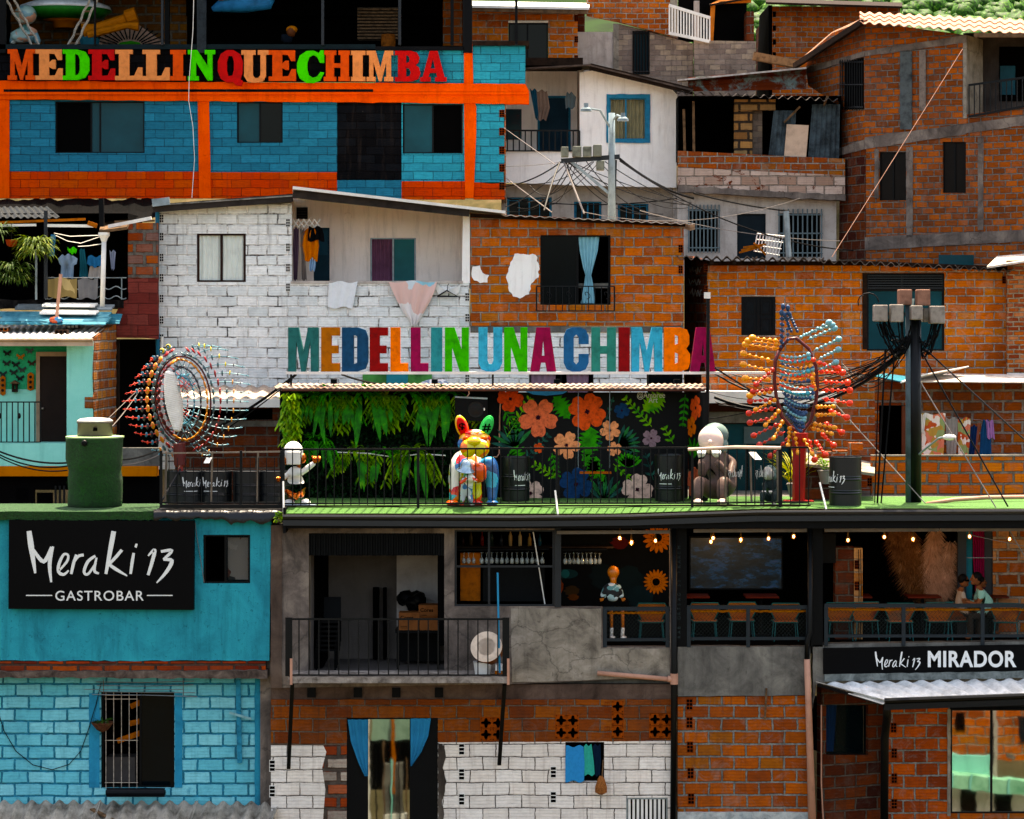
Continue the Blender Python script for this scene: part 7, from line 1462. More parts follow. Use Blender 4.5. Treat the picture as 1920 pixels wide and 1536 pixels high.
SL={'I':[[(0,0),(1,0),(1,.14),(.82,.14),(.82,.86),(1,.86),(1,1),(0,1),(0,.86),(.18,.86),(.18,.14),(0,.14)]],'L':[[(0,0),(1,0),(1,.42),(.84,.42),(.7,.15),(.52,.14),(.52,.86),(.64,.86),(.64,1),(0,1),(0,.86),(.14,.86),(.14,.14),(0,.14)]],'E':[[(0,0),(1,0),(1,.38),(.84,.38),(.72,.15),(.5,.14),(.5,.42),(.62,.36),(.74,.36),(.74,.66),(.62,.66),(.5,.57),(.5,.86),(.7,.85),(.82,.65),(.97,.65),(.97,1),(0,1),(0,.86),(.14,.86),(.14,.14),(0,.14)]],'M':[[(0,0),(.34,0),(.34,.14),(.26,.14),(.26,.62),(.46,0),(.56,0),(.74,.62),(.74,.14),(.66,.14),(.66,0),(1,0),(1,.14),(.92,.14),(.92,.86),(1,.86),(1,1),(.68,1),(.52,.45),(.34,1),(0,1),(0,.86),(.1,.86),(.1,.14),(0,.14)]],'H':[[(0,0),(.46,0),(.46,.14),(.38,.14),(.38,.44),(.62,.44),(.62,.14),(.54,.14),(.54,0),(1,0),(1,.14),(.92,.14),(.92,.86),(1,.86),(1,1),(.54,1),(.54,.86),(.62,.86),(.62,.58),(.38,.58),(.38,.86),(.46,.86),(.46,1),(0,1),(0,.86),(.08,.86),(.08,.14),(0,.14)]],'N':[[(0,0),(.4,0),(.4,.14),(.3,.14),(.3,.6),(.72,0),(.9,0),(.9,.86),(1,.86),(1,1),(.62,1),(.62,.86),(.72,.86),(.72,.48),(.34,1),(0,1),(0,.86),(.1,.86),(.1,.14),(0,.14)]],'U':[[(0,1),(0,.86),(.1,.86),(.1,.2),(.22,.04),(.5,0),(.78,.04),(.9,.2),(.9,.86),(1,.86),(1,1),(.6,1),(.6,.86),(.7,.86),(.7,.24),(.62,.15),(.5,.15),(.42,.24),(.42,.86),(.52,.86),(.52,1)]],'D':[[(0,0),(.55,0),(.85,.08),(1,.3),(1,.7),(.85,.92),(.55,1),(0,1),(0,.86),(.12,.86),(.12,.14),(0,.14)],[(.46,.15),(.58,.18),(.64,.32),(.64,.68),(.58,.82),(.46,.85)]],'C':[[(1,.62),(1,1),(.86,1),(.8,.92),(.6,1),(.35,.98),(.1,.84),(0,.6),(0,.36),(.1,.14),(.34,.01),(.6,0),(.85,.08),(1,.32),(.86,.34),(.74,.2),(.58,.16),(.44,.24),(.38,.4),(.38,.62),(.46,.8),(.6,.86),(.74,.8),(.84,.62)]],'Q':[[(.6,.02),(.72,-.08),(.95,-.1),(1,.06),(.9,.1),(.98,.3),(1,.64),(.88,.88),(.62,1),(.36,1),(.12,.88),(0,.64),(0,.36),(.12,.12),(.36,0)],[(.42,.2),(.36,.38),(.36,.66),(.43,.82),(.57,.82),(.64,.66),(.64,.38),(.58,.22)]],'A':[[(0,0),(.4,0),(.4,.14),(.32,.14),(.36,.28),(.6,.28),(.64,.14),(.56,.14),(.56,0),(1,0),(1,.14),(.92,.14),(.66,1),(.36,1),(.1,.14),(0,.14)],[(.4,.42),(.56,.42),(.48,.74)]],'B':[[(0,0),(.66,0),(.92,.08),(1,.26),(.94,.46),(.8,.53),(.92,.62),(.96,.78),(.86,.94),(.62,1),(0,1),(0,.86),(.12,.86),(.12,.14),(0,.14)],[(.44,.15),(.58,.18),(.62,.3),(.56,.42),(.44,.45)],[(.44,.6),(.55,.63),(.58,.74),(.53,.83),(.44,.86)]]}
T=thing('slab_letter_sign','row of slab-serif letters in orange, peach, green and red reading MEDELLINQUECHIMBA','sign',P(420,155,D-.2))
cc={'o':('#c9571a','orange'),'p':('#d0895a','peach'),'g':('#1cbf2a','bright green'),'r':('#b3151c','red')}
for ch,a,b,c in (('M',17,68,'o'),('E',69,120,'p'),('D',120,170,'g'),('E',168,218,'r'),('L',218,269,'p'),('L',269,320,'p'),('I',321,350,'o'),('N',354,405,'g'),('Q',410,457,'r'),('U',454,505,'p'),('E',505,556,'o'),('C',558,609,'g'),('H',608,659,'o'),('I',657,686,'p'),('M',688,738,'p'),('B',741,789,'r'),('A',788,838,'r')):
 y0=94+(a-17)*.004;letter(T,FU,ch,a,b,y0,y0+57+(4 if ch in 'QUC' else 0),plain('sl_'+c,cc[c][0],.6,0,.2,6,.1),.2,.1,SL,cc[c][1]+' letter '+ch)
mb=MB();FU.tube(mb,[(366,-20),(364,60),(357,150),(356,190),(364,240),(367,300),(362,372)],.008,.24,5);tag(mb.build('pale_cable',M_white,None,origin=P(360,190,D)),'long pale cable wandering down beside the orange column','cable')
T=thing('saucer_sculpture','green and white flying saucer with yellow hatch hanging in the top bar','sculpture',P(122,30,D+2));q=P(122,20,D+2)
mb=MB();mb.lathe(q,[(.2,-.28),(.9,-.2),(1.15,.0)],40);mb.build('lower_hull',plain('ufo_green','#1d6a2c',.35,.2,.3,4),T,smooth=True)
mb=MB();mb.lathe(q,[(1.15,.0),(1.1,.1),(.6,.28),(0,.34)],40);mb.build('upper_hull',plain('ufo_white','#c5ccd0',.35,.2,.2,4),T,smooth=True)
mb=MB();mb.lathe(q,[(.2,-.44),(.28,-.44),(.3,-.28),(.55,-.24)],28);mb.build('hatch',plain('ufo_yel','#a8690f',.5),T,smooth=True)
b=P(48,88,D+1);T=thing('robot_figure','mottled green-grey humanoid figure standing at the left end of the top bar','statue',b);m_al=spots('alien','#8ba6a0',['#3f6f6a','#b58a74','#6a8f96','#c9cfc8'],4,.7,.3);w_=lambda x,y,dy=0:P(x,y,D+1+dy)
skin('body',{'p':(w_(46,84),.32),'c':(w_(46,62),.3),'n':(w_(52,48),.1),'l':(w_(26,66),.11),'l2':(w_(24,84),.09),'r':(w_(64,62),.11),'r2':(w_(72,84),.09)},[('p','c'),('c','n'),('c','l'),('l','l2'),('c','r'),('r','r2')],m_al,T)
mb=MB();mb.ell(w_(48,28),(.27,.27,.24),20,14);mb.build('head',m_al,T,smooth=True)
for k,(a,b_,c,d_) in enumerate(((12,0,62,88),(168,0,128,86))):
 T=thing('rope_ladder','knotted rope ladder slanting across the top bar, %s the saucer'%('left of' if k==0 else 'right of'),'ladder',P(c,d_,D+.6),'rope ladders in the top bar')
 for o_ in (0,14):mb=MB();mb.tube([P(a+o_+(c-a)*t/9+1.5*sin(t*2),b_+(d_-b_)*t/9,D+.6) for t in range(10)],.03,5);mb.build('rope',plain('rope_pale','#a39c90',.9,0,.4,20,.5),T)
 for t in (.25,.5,.75,.95):mb=MB();mb.tube([P(a+(c-a)*t,b_+(d_-b_)*t,D+.6),P(a+14+(c-a)*t,b_+(d_-b_)*t,D+.6)],.022,5);mb.build('rung',M_wood,T)
T=thing('toy_cannon','mustard yellow cannon-like sculpture pointing up right in the top bar','sculpture',P(205,70,D+1.5));m_y=plain('mustard','#a86a10',.6,0,.25,5,.2)
mb=MB();mb.tube([P(158,62,D+1.5),P(178,56,D+1.5),P(235,36,D+1.5),P(238,34,D+1.5),P(256,28,D+1.5)],[.24,.15,.13,.2,.2],10);mb.build('barrel',m_y,T)
mb=MB();mb.tube([P(165,66,D+1.3),P(238,48,D+1.3),P(260,50,D+1.3)],[.1,.08,.12],8);mb.build('side_tube',m_y,T)
mb=MB();mb.lathe(P(168,84,D+1.5),[(.2,-.1),(.26,.15),(.1,.25)],12);mb.build('base',plain('base_teal','#1b5a66',.6),T)
T=thing('hanging_boat','blue boat hull with orange rim hanging upside down under the bar roof','boat',P(455,10,D+1));mb=MB();mb.tube([P(398,18,D+1),P(420,8,D+1),P(460,4,D+1),P(505,2,D+1),P(514,-6,D+1)],[.06,.2,.26,.2,.05],12);mb.build('hull',plain('boat_blue','#1b6f9c',.45,0,.3,4),T,smooth=True);mb=MB();mb.bar(P(410,-2,D+.8),P(520,-6,D+.8),.1,.06);mb.build('rim',M_wood2,T)
T=thing('log_stump','brown wooden log stump by the slatted panel in the top bar','stump',P(728,86,D+1));mb=MB();mb.lathe(P(728,88,D+1),[(.17,0),(.18,.1),(.17,.3),(0,.3)],14);mb.build('log',plain('log','#7a4a24',.8,0,.4,9,.4),T)
b=P(534,86,D+.8);T=thing('person','figure in a black shirt with an orange headscarf in the dark top bar','person',b);w_=lambda x,y,dy=0:P(x,y,D+.8+dy)
skin('body',{'p':(w_(539,84),.13),'c':(w_(538,72),.14),'n':(w_(541,65),.05),'l':(w_(530,68),.06),'l2':(w_(531,78),.05),'r':(w_(545,68),.06),'r2':(w_(547,62),.05),'r3':(w_(546,56),.04)},[('p','c'),('c','n'),('c','l'),('l','l2'),('c','r'),('r','r2'),('r2','r3')],plain('shirt_bk','#0f1820',.9),T)
mb=MB();mb.ell(w_(546,60),(.11,.12,.14),12,9);mb.build('head',plain('skin_brown','#6a4028',.6),T,smooth=True);mb=MB();mb.ell(w_(547,56,.03),(.14,.13,.1),12,8);mb.build('headscarf',m_y,T,smooth=True)
D=16.0;FW9=PL(0,D);H=thing('white_house','white house with teal-framed window and small railed balcony behind the utility pole','house',P(1110,420,D))
wp(H,FW9,[(1087,136),(1120,131),(1270,166),(1268,352),(1087,348)],P_white,[(1142,184,1212,262)]);wp(H,FW9,[(940,283),(1087,285),(1087,348),(940,342)],P_white,name='balcony_wall')
FW8=PL(0,D+1.6);wp(H,FW8,(935,130,1095,300),P_white,[(1012,184,1066,290)],name='recess_wall');mb=MB();mb.prism([P(1086,132,D+.1),P(1086,300,D+.1),P(1082,300,D+1.7),P(1082,132,D+1.7)],[],(.1,0,0));mb.build('recess_side',P_white2,H)
wp(H,PL(0,D+.6),(940,345,1275,460),P_white2,[(950,370,1035,440),(1076,378,1128,440),(1158,382,1216,440)],name='lower_wall')
m_tf=plain('teal_trim','#0f7a96',.6,0,.2,6,.1);mb=MB();FW9 .poly(mb,jag(rect((1137,177,1219,268)),.6,8,2),.04,.035,[(1142.5,184.5,1211.5,261.5)]);mb.build('window_surround',m_tf,H)
w=window(H,FW9,(1142,184,1212,262),(0,.45,1),gl=glass('clear_pane','#38423e'),fr=m_tf,fw=3,rec=.03);curtain(w,FW9,[(186,1143,1211),(262,1144,1211)],0,-.14,plain('curtain_sand','#9a9070',.9,0,.2,3,.1),9,.03);room(H,FW9,(1143,185,1211,261),.8,M_dark)
mb=MB();FW8 .box(mb,1012,184,1066,290,-.02,.06);mb.build('door',plain('door_teal3','#0c3a4c',.5),H);mb=MB();FW8 .poly(mb,[(1008,180),(1070,180),(1070,296),(1066,296),(1066,184),(1012,184),(1012,296),(1008,296)],.03,.05);mb.build('door_frame',m_tf,H);wp(H,FW8,(945,205,978,262),M_gl,off=.03,th=.04,name='side_window')
for bx in ((950,370,1035,440),(1076,378,1128,440),(1158,382,1216,440)):w=window(H,PL(0,D+.6),bx,(0,.5,1),gl=M_gl2,fr=m_tf,fw=3,rec=.05);grille(w,PL(0,D+.6),(bx[0]+4,bx[1]+3,bx[2]-4,bx[3]),4,.01,m_tf,.008,(.05,))
mb=MB();mb.slab(P(928,130,D-.6),P(1108,120,D-.6),P(1112,128,D+5),P(940,138,D+5),.04);mb.slab(P(1106,121,D-.6),P(1300,168,D-.6),P(1300,174,D+5),P(1106,131,D+5),.04);mb.build('roof',corrug('tin_brown','#5d5048','#2f2925'),H)
mb=MB();mb.bar(P(1106,125,D-.5),P(1298,171,D-.5),.1,.16);mb.build('fascia',M_dwood,H);wp(H,FW8,(930,120,1090,134),M_dwood,off=1.6,th=1.6,name='soffit')
mb=MB();mb.box(P(1263,0,D).x,P(1270,0,D).x,D+.19,D+5,P(0,440,D).z,P(0,172,D).z);mb.build('side_wall',P_white2,H)
T=thing('balcony_railing','thin black railing of the white house balcony','railing',P(1015,285,D-.1));railing(T,PL(0,D-.05),940,1086,245,283,13,0,M_blackmetal,.016,.04)
for (nm,rows,c,lab,cat) in (('trousers',[(170,1006,1026),(200,1008,1031),(225,1008,1024)],'#7a6a60','brown trousers hanging above the white house balcony','trousers'),('trousers',[(168,993,1006),(195,999,1008),(224,1004,1011)],'#1d5064','dark teal trousers beside the brown ones on the balcony','trousers'),('shirt',[(174,1063,1074),(184,1059,1080),(203,1061,1078)],'#5a6668','striped grey shirt hanging at the right of the balcony','shirt')):cl(nm,PL(0,D+.2),rows,0,plain('c9'+nm+c,c,.95),lab,cat,folds=3)
D=15.0;FT5=PL(0,D);H=thing('ramshackle_house','patched two-storey house with barred windows below and corrugated sheets stacked above','house',P(1425,480,D))
wp(H,FT5,[(1270,358),(1568,374),(1568,520),(1270,520)],P_white2,[(1293,392,1346,472),(1382,401,1436,485),(1462,400,1538,482)]);wp(H,FT5,[(1270,314),(1582,330),(1582,370),(1270,354)],brick('brick_flaky',['#b8a294','#c9b5a8','#a08474'],'#94867a',dirty=.3,smear=.2,peel=('#6a3014',.58,2.2)),off=.25,th=.3,name='flaked_band');wp(H,FT5,jag([(1270,350),(1582,367),(1582,378),(1270,362)],1.4,10,3),P_conc,off=.35,th=.4,name='slab_edge')
wp(H,FT5,[(1270,284),(1582,299),(1582,330),(1270,315)],B_orange2,off=.25,th=.2,name='brick_parapet');room(H,FT5,(1272,180,1578,300),2.4,P_roomd,0)
wp(H,FT5,(1378,188,1412,292),brick('brick_sand',['#a37a50','#b58a5c','#8a5a34'],'#4a4038',m=.04),off=-.2,name='brick_pier');wp(H,FT5,(1414,200,1432,290),B_grey,off=-.4,name='block_pier');wp(H,FT5,(1378,186,1455,206),brick('brick_sand',[],''),off=-.1,name='lintel')
for (pts,c) in (([(1450,208),(1492,208),(1487,294),(1440,294)],'rib_a'),([(1522,196),(1574,196),(1572,298),(1514,296)],'rib_b')):mb=MB();q=[FT5 .pt(*p,.1) for p in pts];mb.corr(q[3],q[2],q[1],q[0],.12,.02,.01);mb.build('upright_sheet',corrug(c,'#4d5a60','#23292c'),H)
wp(H,FT5,[(1474,234),(1515,236),(1510,297),(1469,295)],plain('board_cream','#c2ab98',.8,0,.15,6),off=.16,th=.03,name='cream_board')
for bx,n in (((1293,392,1346,472),8),((1462,400,1538,482),9)):w=window(H,FT5,bx,(0,1),gl=M_dark,fw=2,rec=.08);grille(w,FT5,(bx[0]-2,bx[1]-8,bx[2]+2,bx[3]+2),n,.06,plain('bar_grey','#6a7678',.5),.018,(.12,.5,.9))
wp(H,FT5,(1382,401,1436,486),plain('door_slate','#18242a',.6),off=-.08,th=.05,name='door')
mb=MB();mb.corr(P(1262,172,D-.7),P(1572,188,D-.7),P(1565,184,D+3.5),P(1262,174,D+3.5),.22,.04,.01,jag=.4);mb.build('front_roof',corrug('tin_dirty','#5b5652','#2a2623','#5b3a24',.4),H)
mb=MB();q=[P(1290,172,D+1.5),P(1512,168,D+1.5),P(1512,128,D+1.6),P(1290,146,D+1.6)];mb.corr(q[1],q[2],q[3],q[0],.14,.025,.01);mb.build('rusty_sheet',corrug('tin_rusty','#8a9a94','#5d6a66','#6e3212',.52),H)
mb=MB();mb.slab(P(1270,149,D+1.2),P(1512,126,D+1.2),P(1512,130,D+5),P(1270,152,D+5),.04);mb.build('upper_roof',m_tin,H)
for (a,b) in (((1282,205),(1284,290)),((1300,190),(1301,285)),((1552,180),(1545,198)),((1470,230),(1500,200))):mb=MB();mb.bar(P(*a,D-.2),P(*b,D-.2),.06,.05);mb.build('prop',M_wood,H)
T=thing('wire_crate','white wire crate tilted on the roof in front of the barred windows','crate',P(1445,480,13))
for k in range(9):mb=MB();mb.tube([P(1420+k*6,438+k*.6,13),P(1414+k*5.6,472+k*1.0,13)],.014,4);mb.build('wire',M_white,T)
for k in range(4):mb=MB();mb.tube([P(1420-k*2,438+k*11,13),P(1471-k*3,443+k*12,13)],.014,4);mb.build('wire',M_white,T)
T=thing('wooden_crate','tilted orange wooden crate beside the white wire crate','crate',P(1410,475,12.8))
for k in range(3):mb=MB();mb.bar(P(1386+k*4,474-k*5,12.8),P(1424+k*6,464-k*4+k,12.8),.12,.04);mb.build('slat',M_wood2,T)
mb=MB();mb.bar(P(1414,456,12.75),P(1436,478,12.75),.1,.04);mb.build('end_board',M_wood2,T)
D=13.0;H=thing('big_brick_house','tall dark orange brick house with concrete bands and clay tile roof, upper right','house',P(1750,480,D));A=PL(1515,D+4.5,1622,D+1.0);B=PL(1622,D+1.0,1812,D-.2)
wp(H,A,[(1508,108),(1560,62),(1622,38),(1622,270),(1575,285),(1575,200),(1515,160)],B_rtop,[(1577,108,1620,206)],name='left_wall')
wp(H,B,[(1622,40),(1812,66),(1812,560),(1622,560)],B_rtop,[(1648,285,1699,376),(1767,266,1813,362)]if False else [(1648,285,1699,376),(1767,266,1811,362)],name='front_wall')
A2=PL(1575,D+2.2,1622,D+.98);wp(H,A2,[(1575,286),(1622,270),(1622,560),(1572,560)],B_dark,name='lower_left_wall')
C2=PL(1812,D-.2,1990,D-1.2);wp(H,C2,[(1812,215),(1990,190),(1990,560),(1812,560)],B_rtop,name='right_wall')
C3=PL(1812,D+1.2,1990,D+.4);wp(H,C3,(1806,62,1990,240),plaster('cement_panel','#4d4845','#35312f','#5f5955'),name='balcony_back');wp(H,C3,(1874,88,1990,190),M_dark,off=.03,th=.05,name='dark_window');wp(H,C3,(1876,124,1904,178),plain('teal_pane_d','#10505c',.3),off=.05,th=.02,name='teal_pane')
wp(H,B,(1806,66,1813,222),P_concl,off=.02,th=1.2,name='balcony_pier')
for pl_,pts in ((A,[(1514,128),(1622,96),(1622,106),(1514,138)]),(B,[(1622,96),(1812,66),(1812,80),(1622,106)]),(B,[(1622,258),(1812,232),(1812,252),(1622,280)]),(A2,[(1575,278),(1622,262),(1622,280),(1575,292)]),(C2,[(1812,232),(1990,208),(1990,226),(1812,250)]),(B,[(1622,445),(1812,436),(1812,458),(1622,470)]),(C2,[(1812,436),(1990,428),(1990,450),(1812,458)]),(B,[(1700,276),(1712,276),(1712,445),(1700,445)]),(B,[(1640,280),(1648,280),(1648,372),(1640,372)]),(C2,[(1834,258),(1844,258),(1844,432),(1834,432)])):wp(H,pl_,jag(pts,.8,12,int(pts[0][0])),P_conc,off=.03,th=.1,name='concrete_band')
for x0,x1,y0,y1,m_ in ((1689,1711,97,243,M_galv),(1725,1737,94,208,M_wood)):wp(H,B,(x0,y0,x1,y1),plain('vertical_board%d'%x0,'#565c5c' if x0<1700 else '#7d726a',.8,0,.4,5,.3),off=.06,th=.04,name='vertical_board')
w=window(H,A,(1577,108,1620,206),(0,1),gl=M_dark,fw=2,rec=.08);grille(w,A,(1578,112,1619,206),9,.04,M_blackmetal,.014,(.05,.5,.95))
m_br2=plain('pane_brown','#17110e',.3,0,.3,2,0)
for pl_,bx in ((B,(1648,285,1699,376)),(B,(1767,266,1811,362))):window(H,pl_,bx,(0,.5,1),gl=m_br2,fw=2.5,rec=.06)
wp(H,PL(0,D-.4),(1760,478,1826,500),M_gl,name='low_window',th=.05)
mb=MB();q=[P(1490,120,D+4.2),P(1614,36,D+.5),P(1626,30,D+5),P(1560,60,D+9)];mb.slab(q[0],q[1],q[2],q[3],.1);mb.build('left_roof',plain('tile_old','#8a6a58',.9,0,.5,9,.5),H)
for r_ in range(3):
 mb=MB();t0,t1=r_/3,(r_+1)/3;a,b=P(1612,42,D+.3),P(1990,68,D-1.6);d_,c=P(1612,28,D+4.5),P(1990,46,D+3)
 mb.corr(a.lerp(d_,t0)+V((0,0,.03*r_)),b.lerp(c,t0)+V((0,0,.03*r_)),b.lerp(c,t1+.03)+V((0,0,.03*r_)),a.lerp(d_,t1+.03)+V((0,0,.03*r_)),.24,.03,.02);mb.build('tile_course',plain('clay_tile','#b08a78',.85,0,.4,6,.4),H)
mb=MB();mb.bar(P(1490,124,D+4.1),P(1616,42,D+.4),.1,.14);mb.build('barge_board',M_dwood,H);wp(H,PL(1812,D-1.0,1990,D-1.6),(1826,62,1990,70),M_wood,th=.1,name='eave_board')
T=thing('balcony_railing','black scrolled balcony railing at the top right corner','railing',P(1870,215,D-.6));R2=PL(1815,D-.3,1990,D-1.2)
for (y0,y1,nm) in ((160,142,'top_rail'),(219,193,'bottom_rail')):mb=MB();R2 .bar(mb,(1816,y0),(1990,y1-6),.05,0,.04);mb.build(nm,M_blackmetal,T)
for k in range(18):x=1817+k*10;mb=MB();R2 .bar(mb,(x,160-(x-1816)*.14),(x,219-(x-1816)*.185),.022,0,.022);mb.build('baluster',M_blackmetal,T)
def top_house(name,lab,D,parts,roof,rm,at):
 H=thing(name,lab,'house',P(*at,D));pl_=PL(0,D)
 for p_ in parts:wp(H,pl_,p_[0],p_[1],off=p_[2]if len(p_)>2 else 0,name=p_[3]if len(p_)>3 else 'wall',holes=p_[4]if len(p_)>4 else ())
 for (a,b,dd) in roof:mb=MB();mb.slab(P(*a,D-.8),P(*b,D-.8),P(b[0],b[1]-dd,D+5),P(a[0],a[1]-dd,D+5),.06);mb.build('roof',rm,H)
 X0=min(q[0]for p_ in parts for q in (p_[0]if isinstance(p_[0][0],tuple) else rect(p_[0])));X1=max(q[0]for p_ in parts for q in (p_[0]if isinstance(p_[0][0],tuple) else rect(p_[0])))
 for x in (X0,X1):mb=MB();X=P(x,0,D).x;mb.box(X-(.2 if x==X1 else 0),X+(.2 if x==X0 else 0),D+.2,D+5,P(0,at[1]+60,D).z,P(0,20,D).z);mb.build('side_wall',B_dark,H)
 return H,pl_
H,pl_=top_house('upper_brick_house','orange brick house with black sliding window behind the cyan block wall',19.0,[((868,15,1083,200),B_orange3,0,'wall',[(953,43,1028,117)]),((953,39,1028,43),P_white,.02,'lintel')],[((770,8),(1105,14),8)],M_white,(980,130));window(H,pl_,(953,43,1028,117),(0,.48,1),gl=[M_gl2,M_gl2],fw=3,rec=.06)
mb=MB();mb.bar(P(770,14,18.3),P(1100,22,18.3),.1,.12);mb.build('eave_beam',M_wood,H);ends_blocks(H,pl_,[(1077,y) for y in (28,68,104)],7,12,plain('brick_plain','#7b3b14'))
H,pl_=top_house('grey_block_house','grey block house with blue barred gate and orange brick upper floor',22.0,[([(1083,60),(1150,60),(1150,200),(1083,200)],P_white2),([(1150,45),(1160,45),(1160,200),(1150,200)],P_concl,.05,'pier'),([(1160,45),(1300,82),(1300,200),(1160,200)],B_grey,0,'block_wall',[(1186,58,1217,140)]),([(1300,78),(1415,80),(1415,200),(1300,200)],B_grey,.3,'grey_wall'),([(1100,-30),(1256,-30),(1256,68),(1160,42),(1100,30)],B_far,.1,'upper_wall'),([(1256,-30),(1270,-30),(1270,70),(1256,68)],P_concl,.12,'post')],[],M_tin if False else m_tin,(1250,190))
w=window(H,pl_,(1186,58,1217,140),(0,1),gl=plain('gate_back','#2a5a66',.5),fw=2,rec=.1);grille(w,pl_,(1188,59,1216,139),5,.03,M_blackmetal,.03,(.05,.95))
T=thing('white_balcony_rail','white slanting balustrade at the top centre-right','railing',P(1290,70,21.5));RW=PL(0,21.6)
for (a,b) in (((1254,10),(1332,34)),((1254,62),(1330,78))):mb=MB();RW.bar(mb,a,b,.08,0,.06);mb.build('rail',M_white,T)
for k in range(15):x=1255+k*5.4;mb=MB();RW.bar(mb,(x,10+(x-1254)*.31),(x,62+(x-1254)*.2),.035,0,.035);mb.build('baluster',M_white,T)
H,pl_=top_house('open_loft','dark open loft under a tilted roof at the top beside the green hill',23.0,[((1272,-30,1400,78),P_roomd),((1300,4,1310,78),P_white2,.3,'post')],[((1330,8),(1408,-6),6)],M_dwood,(1340,90));mb=MB();mb.tube([P(1333,78,22.4),P(1337,8,22.4),P(1352,3,22.4),P(1408,1,22.4)],.07,6);mb.build('orange_pipe',plain('pipe_or','#b5703a',.6),H)
H,pl_=top_house('top_brick_house','plain orange brick house with sheet roof against the green hill',24.0,[((1448,12,1688,200),B_far)],[((1436,4),(1692,12),7)],M_dwood,(1560,130))
ends_blocks(H,pl_,[(1449,y) for y in (22,48,74,98)],6,10,M_dark);mb=MB();mb.prism([P(1448,10,24),P(1448,200,24),P(1424,200,27.5),P(1430,30,27.5)],[],(-.1,0,0));mb.build('dark_side',M_dark,H)
mb=MB();mb.bar(P(1412,105,20),P(1500,122,20),.3,.2);tag(mb.build('old_beam',M_wood,None,origin=P(1450,112,20)),'weathered beam lying below the top brick house','beam')
# ================= kinetic sculptures =================
def bead_arm(T,pts,rs,rodm,cols,flat,rr=.008,ell=1.0):
 """one arm: curved rod threaded with beads"""
 ms=[rodm];mb=MB();mb.tube(pts,rr,5);n=len(rs)
 for i,r in enumerate(rs):
  c=cols[i%len(cols)]
  if c not in ms:ms.append(c)
  t=(i+.7)/n*(len(pts)-1);k=min(len(pts)-2,int(t));p=V(pts[k]).lerp(V(pts[k+1]),t-k);d=(V(pts[k+1])-V(pts[k])).normalized()
  mb.cur=ms.index(c);q=V((0,0,1)).rotation_difference(d).to_matrix();mb.ell(p,(r,r,r*(flat if i<n-1 else flat*ell)),12,6,q)
 mb.build('arm',ms,T,smooth=True)
pm=lambda n,c:plain('kin_'+n,c,.35,0,.08,4,0,.35)
kr,kt,ky,kb,kl,kd,ko,kn=pm('red','#8f1212'),pm('teal','#2a7488'),pm('yellow','#c9861a'),pm('black','#141c2c'),pm('slate','#3d5a60'),pm('darkred','#5a0f16'),pm('orange','#d8481a'),pm('navy','#114468')
klb,kyl,kym=pm('pale_blue','#6fa0a8'),pm('amber','#d8922a'),pm('lemon','#d8c21c')
cx,cy,d0=343,750,.9;b=V((P(340,0,d0).x,d0,zd));T=thing('round_wind_sculpture','round wind sculpture of curved arms with coloured discs on a red-white pole','sculpture',b)
s0=(D0+d0)/F;C0=P(cx,cy,d0)
ring=[C0+V((cos(2*pi*i/40)*56*s0,-sin(2*pi*i/40)*.25-cos(2*pi*i/40)*.35,sin(2*pi*i/40)*82*s0)) for i in range(41)]
mb=MB();mb.tube(ring,.018,6);mb.build('ring',kd,T,smooth=True)
for i in range(32):
 th=2*pi*i/32;rp=ring[0].lerp(ring[0],0);rp=C0+V((cos(th)*56*s0,-sin(th)*.25-cos(th)*.35,sin(th)*82*s0));left=max(0,-cos(th));up=sin(th)
 out=V((cos(th) if abs(cos(th))>.35 else .35*(1 if cos(th)>0 else -1),-.75*left,up*.55)).normalized();bend=V((.2*max(0,up),0,-.3*up-.02));pts=[]
 for t in range(9):u=t/8;pts.append(rp+out*(u-.42)*1.25+bend*((u-.42)**2)*4)
 k=10;rs=[.025+.062*sin(pi*min(1,(j+.8)/k*1.05))*(1-.35*j/k) for j in range(k)]
 bead_arm(T,pts,rs,klb if left<.5 else ko,[kr,kt,kb,ky,kl,kr,kl,ky if up<.5 else kym,kb,kt][:k]if left<.5 else [kr,kt,kb,kd,kl,ky,kb,kt,ko,kr],.26)
mb=MB()
for i in range(26):t=i/25;mb.ell(P(320+12*t,702+102*t,d0-.25),(.19*(sin(pi*(.12+.82*t))**.5),.12,.06),14,6,Matrix.Rotation(R(18),3,'Y'))
mb.build('white_spiral',M_white,T,smooth=True)
mb=MB();mb.tube([P(336,832,d0),P(338,872,d0)],.12,10);mb.build('hub_post',kd,T);mb=MB();mb.tube([P(338,868,d0),P(340,946,d0)],.055,10);mb.build('pole',spots('pole_rw','#b9aba4',['#8f2a24','#c9bdb6'],5,.6),T)
mb=MB();mb.tube([P(338,880,.8),P(300,945,.2)],.02,6);mb.build('stay',M_blackmetal,T)
d0=1.2;O=lambda x,y,dy=0:P(1360+x/5.12,560+y/5.12,d0+dy);T=thing('tall_wind_sculpture','tall wind sculpture of navy, pale blue, amber and orange beaded arms on a red pole','sculpture',V((P(1500,0,d0).x,d0,zd)))
mb=MB();mb.tube([O(x,y) for x,y in ((520,500),(480,600),(470,780),(490,950),(540,1130),(640,1250),(740,1280),(820,1180),(870,980),(885,820),(870,650),(800,480),(680,380),(600,390),(520,500))],.035,8);mb.build('frame',kd,T,smooth=True)
def row(l,col,n=5,dy=-.3,el=1.3,r1=.06,sag=0):
 for (x0,y0,x1,y1) in l:
  pts=[O(x0+(x1-x0)*t/6,y0+(y1-y0)*t/6+sag*sin(pi*t/6),dy*t/6) for t in range(7)];bead_arm(T,pts,[.048,.042,.036,.032,r1][:n]if n==5 else [.034]*(n-1)+[r1],col,[col],.95,.009,el)
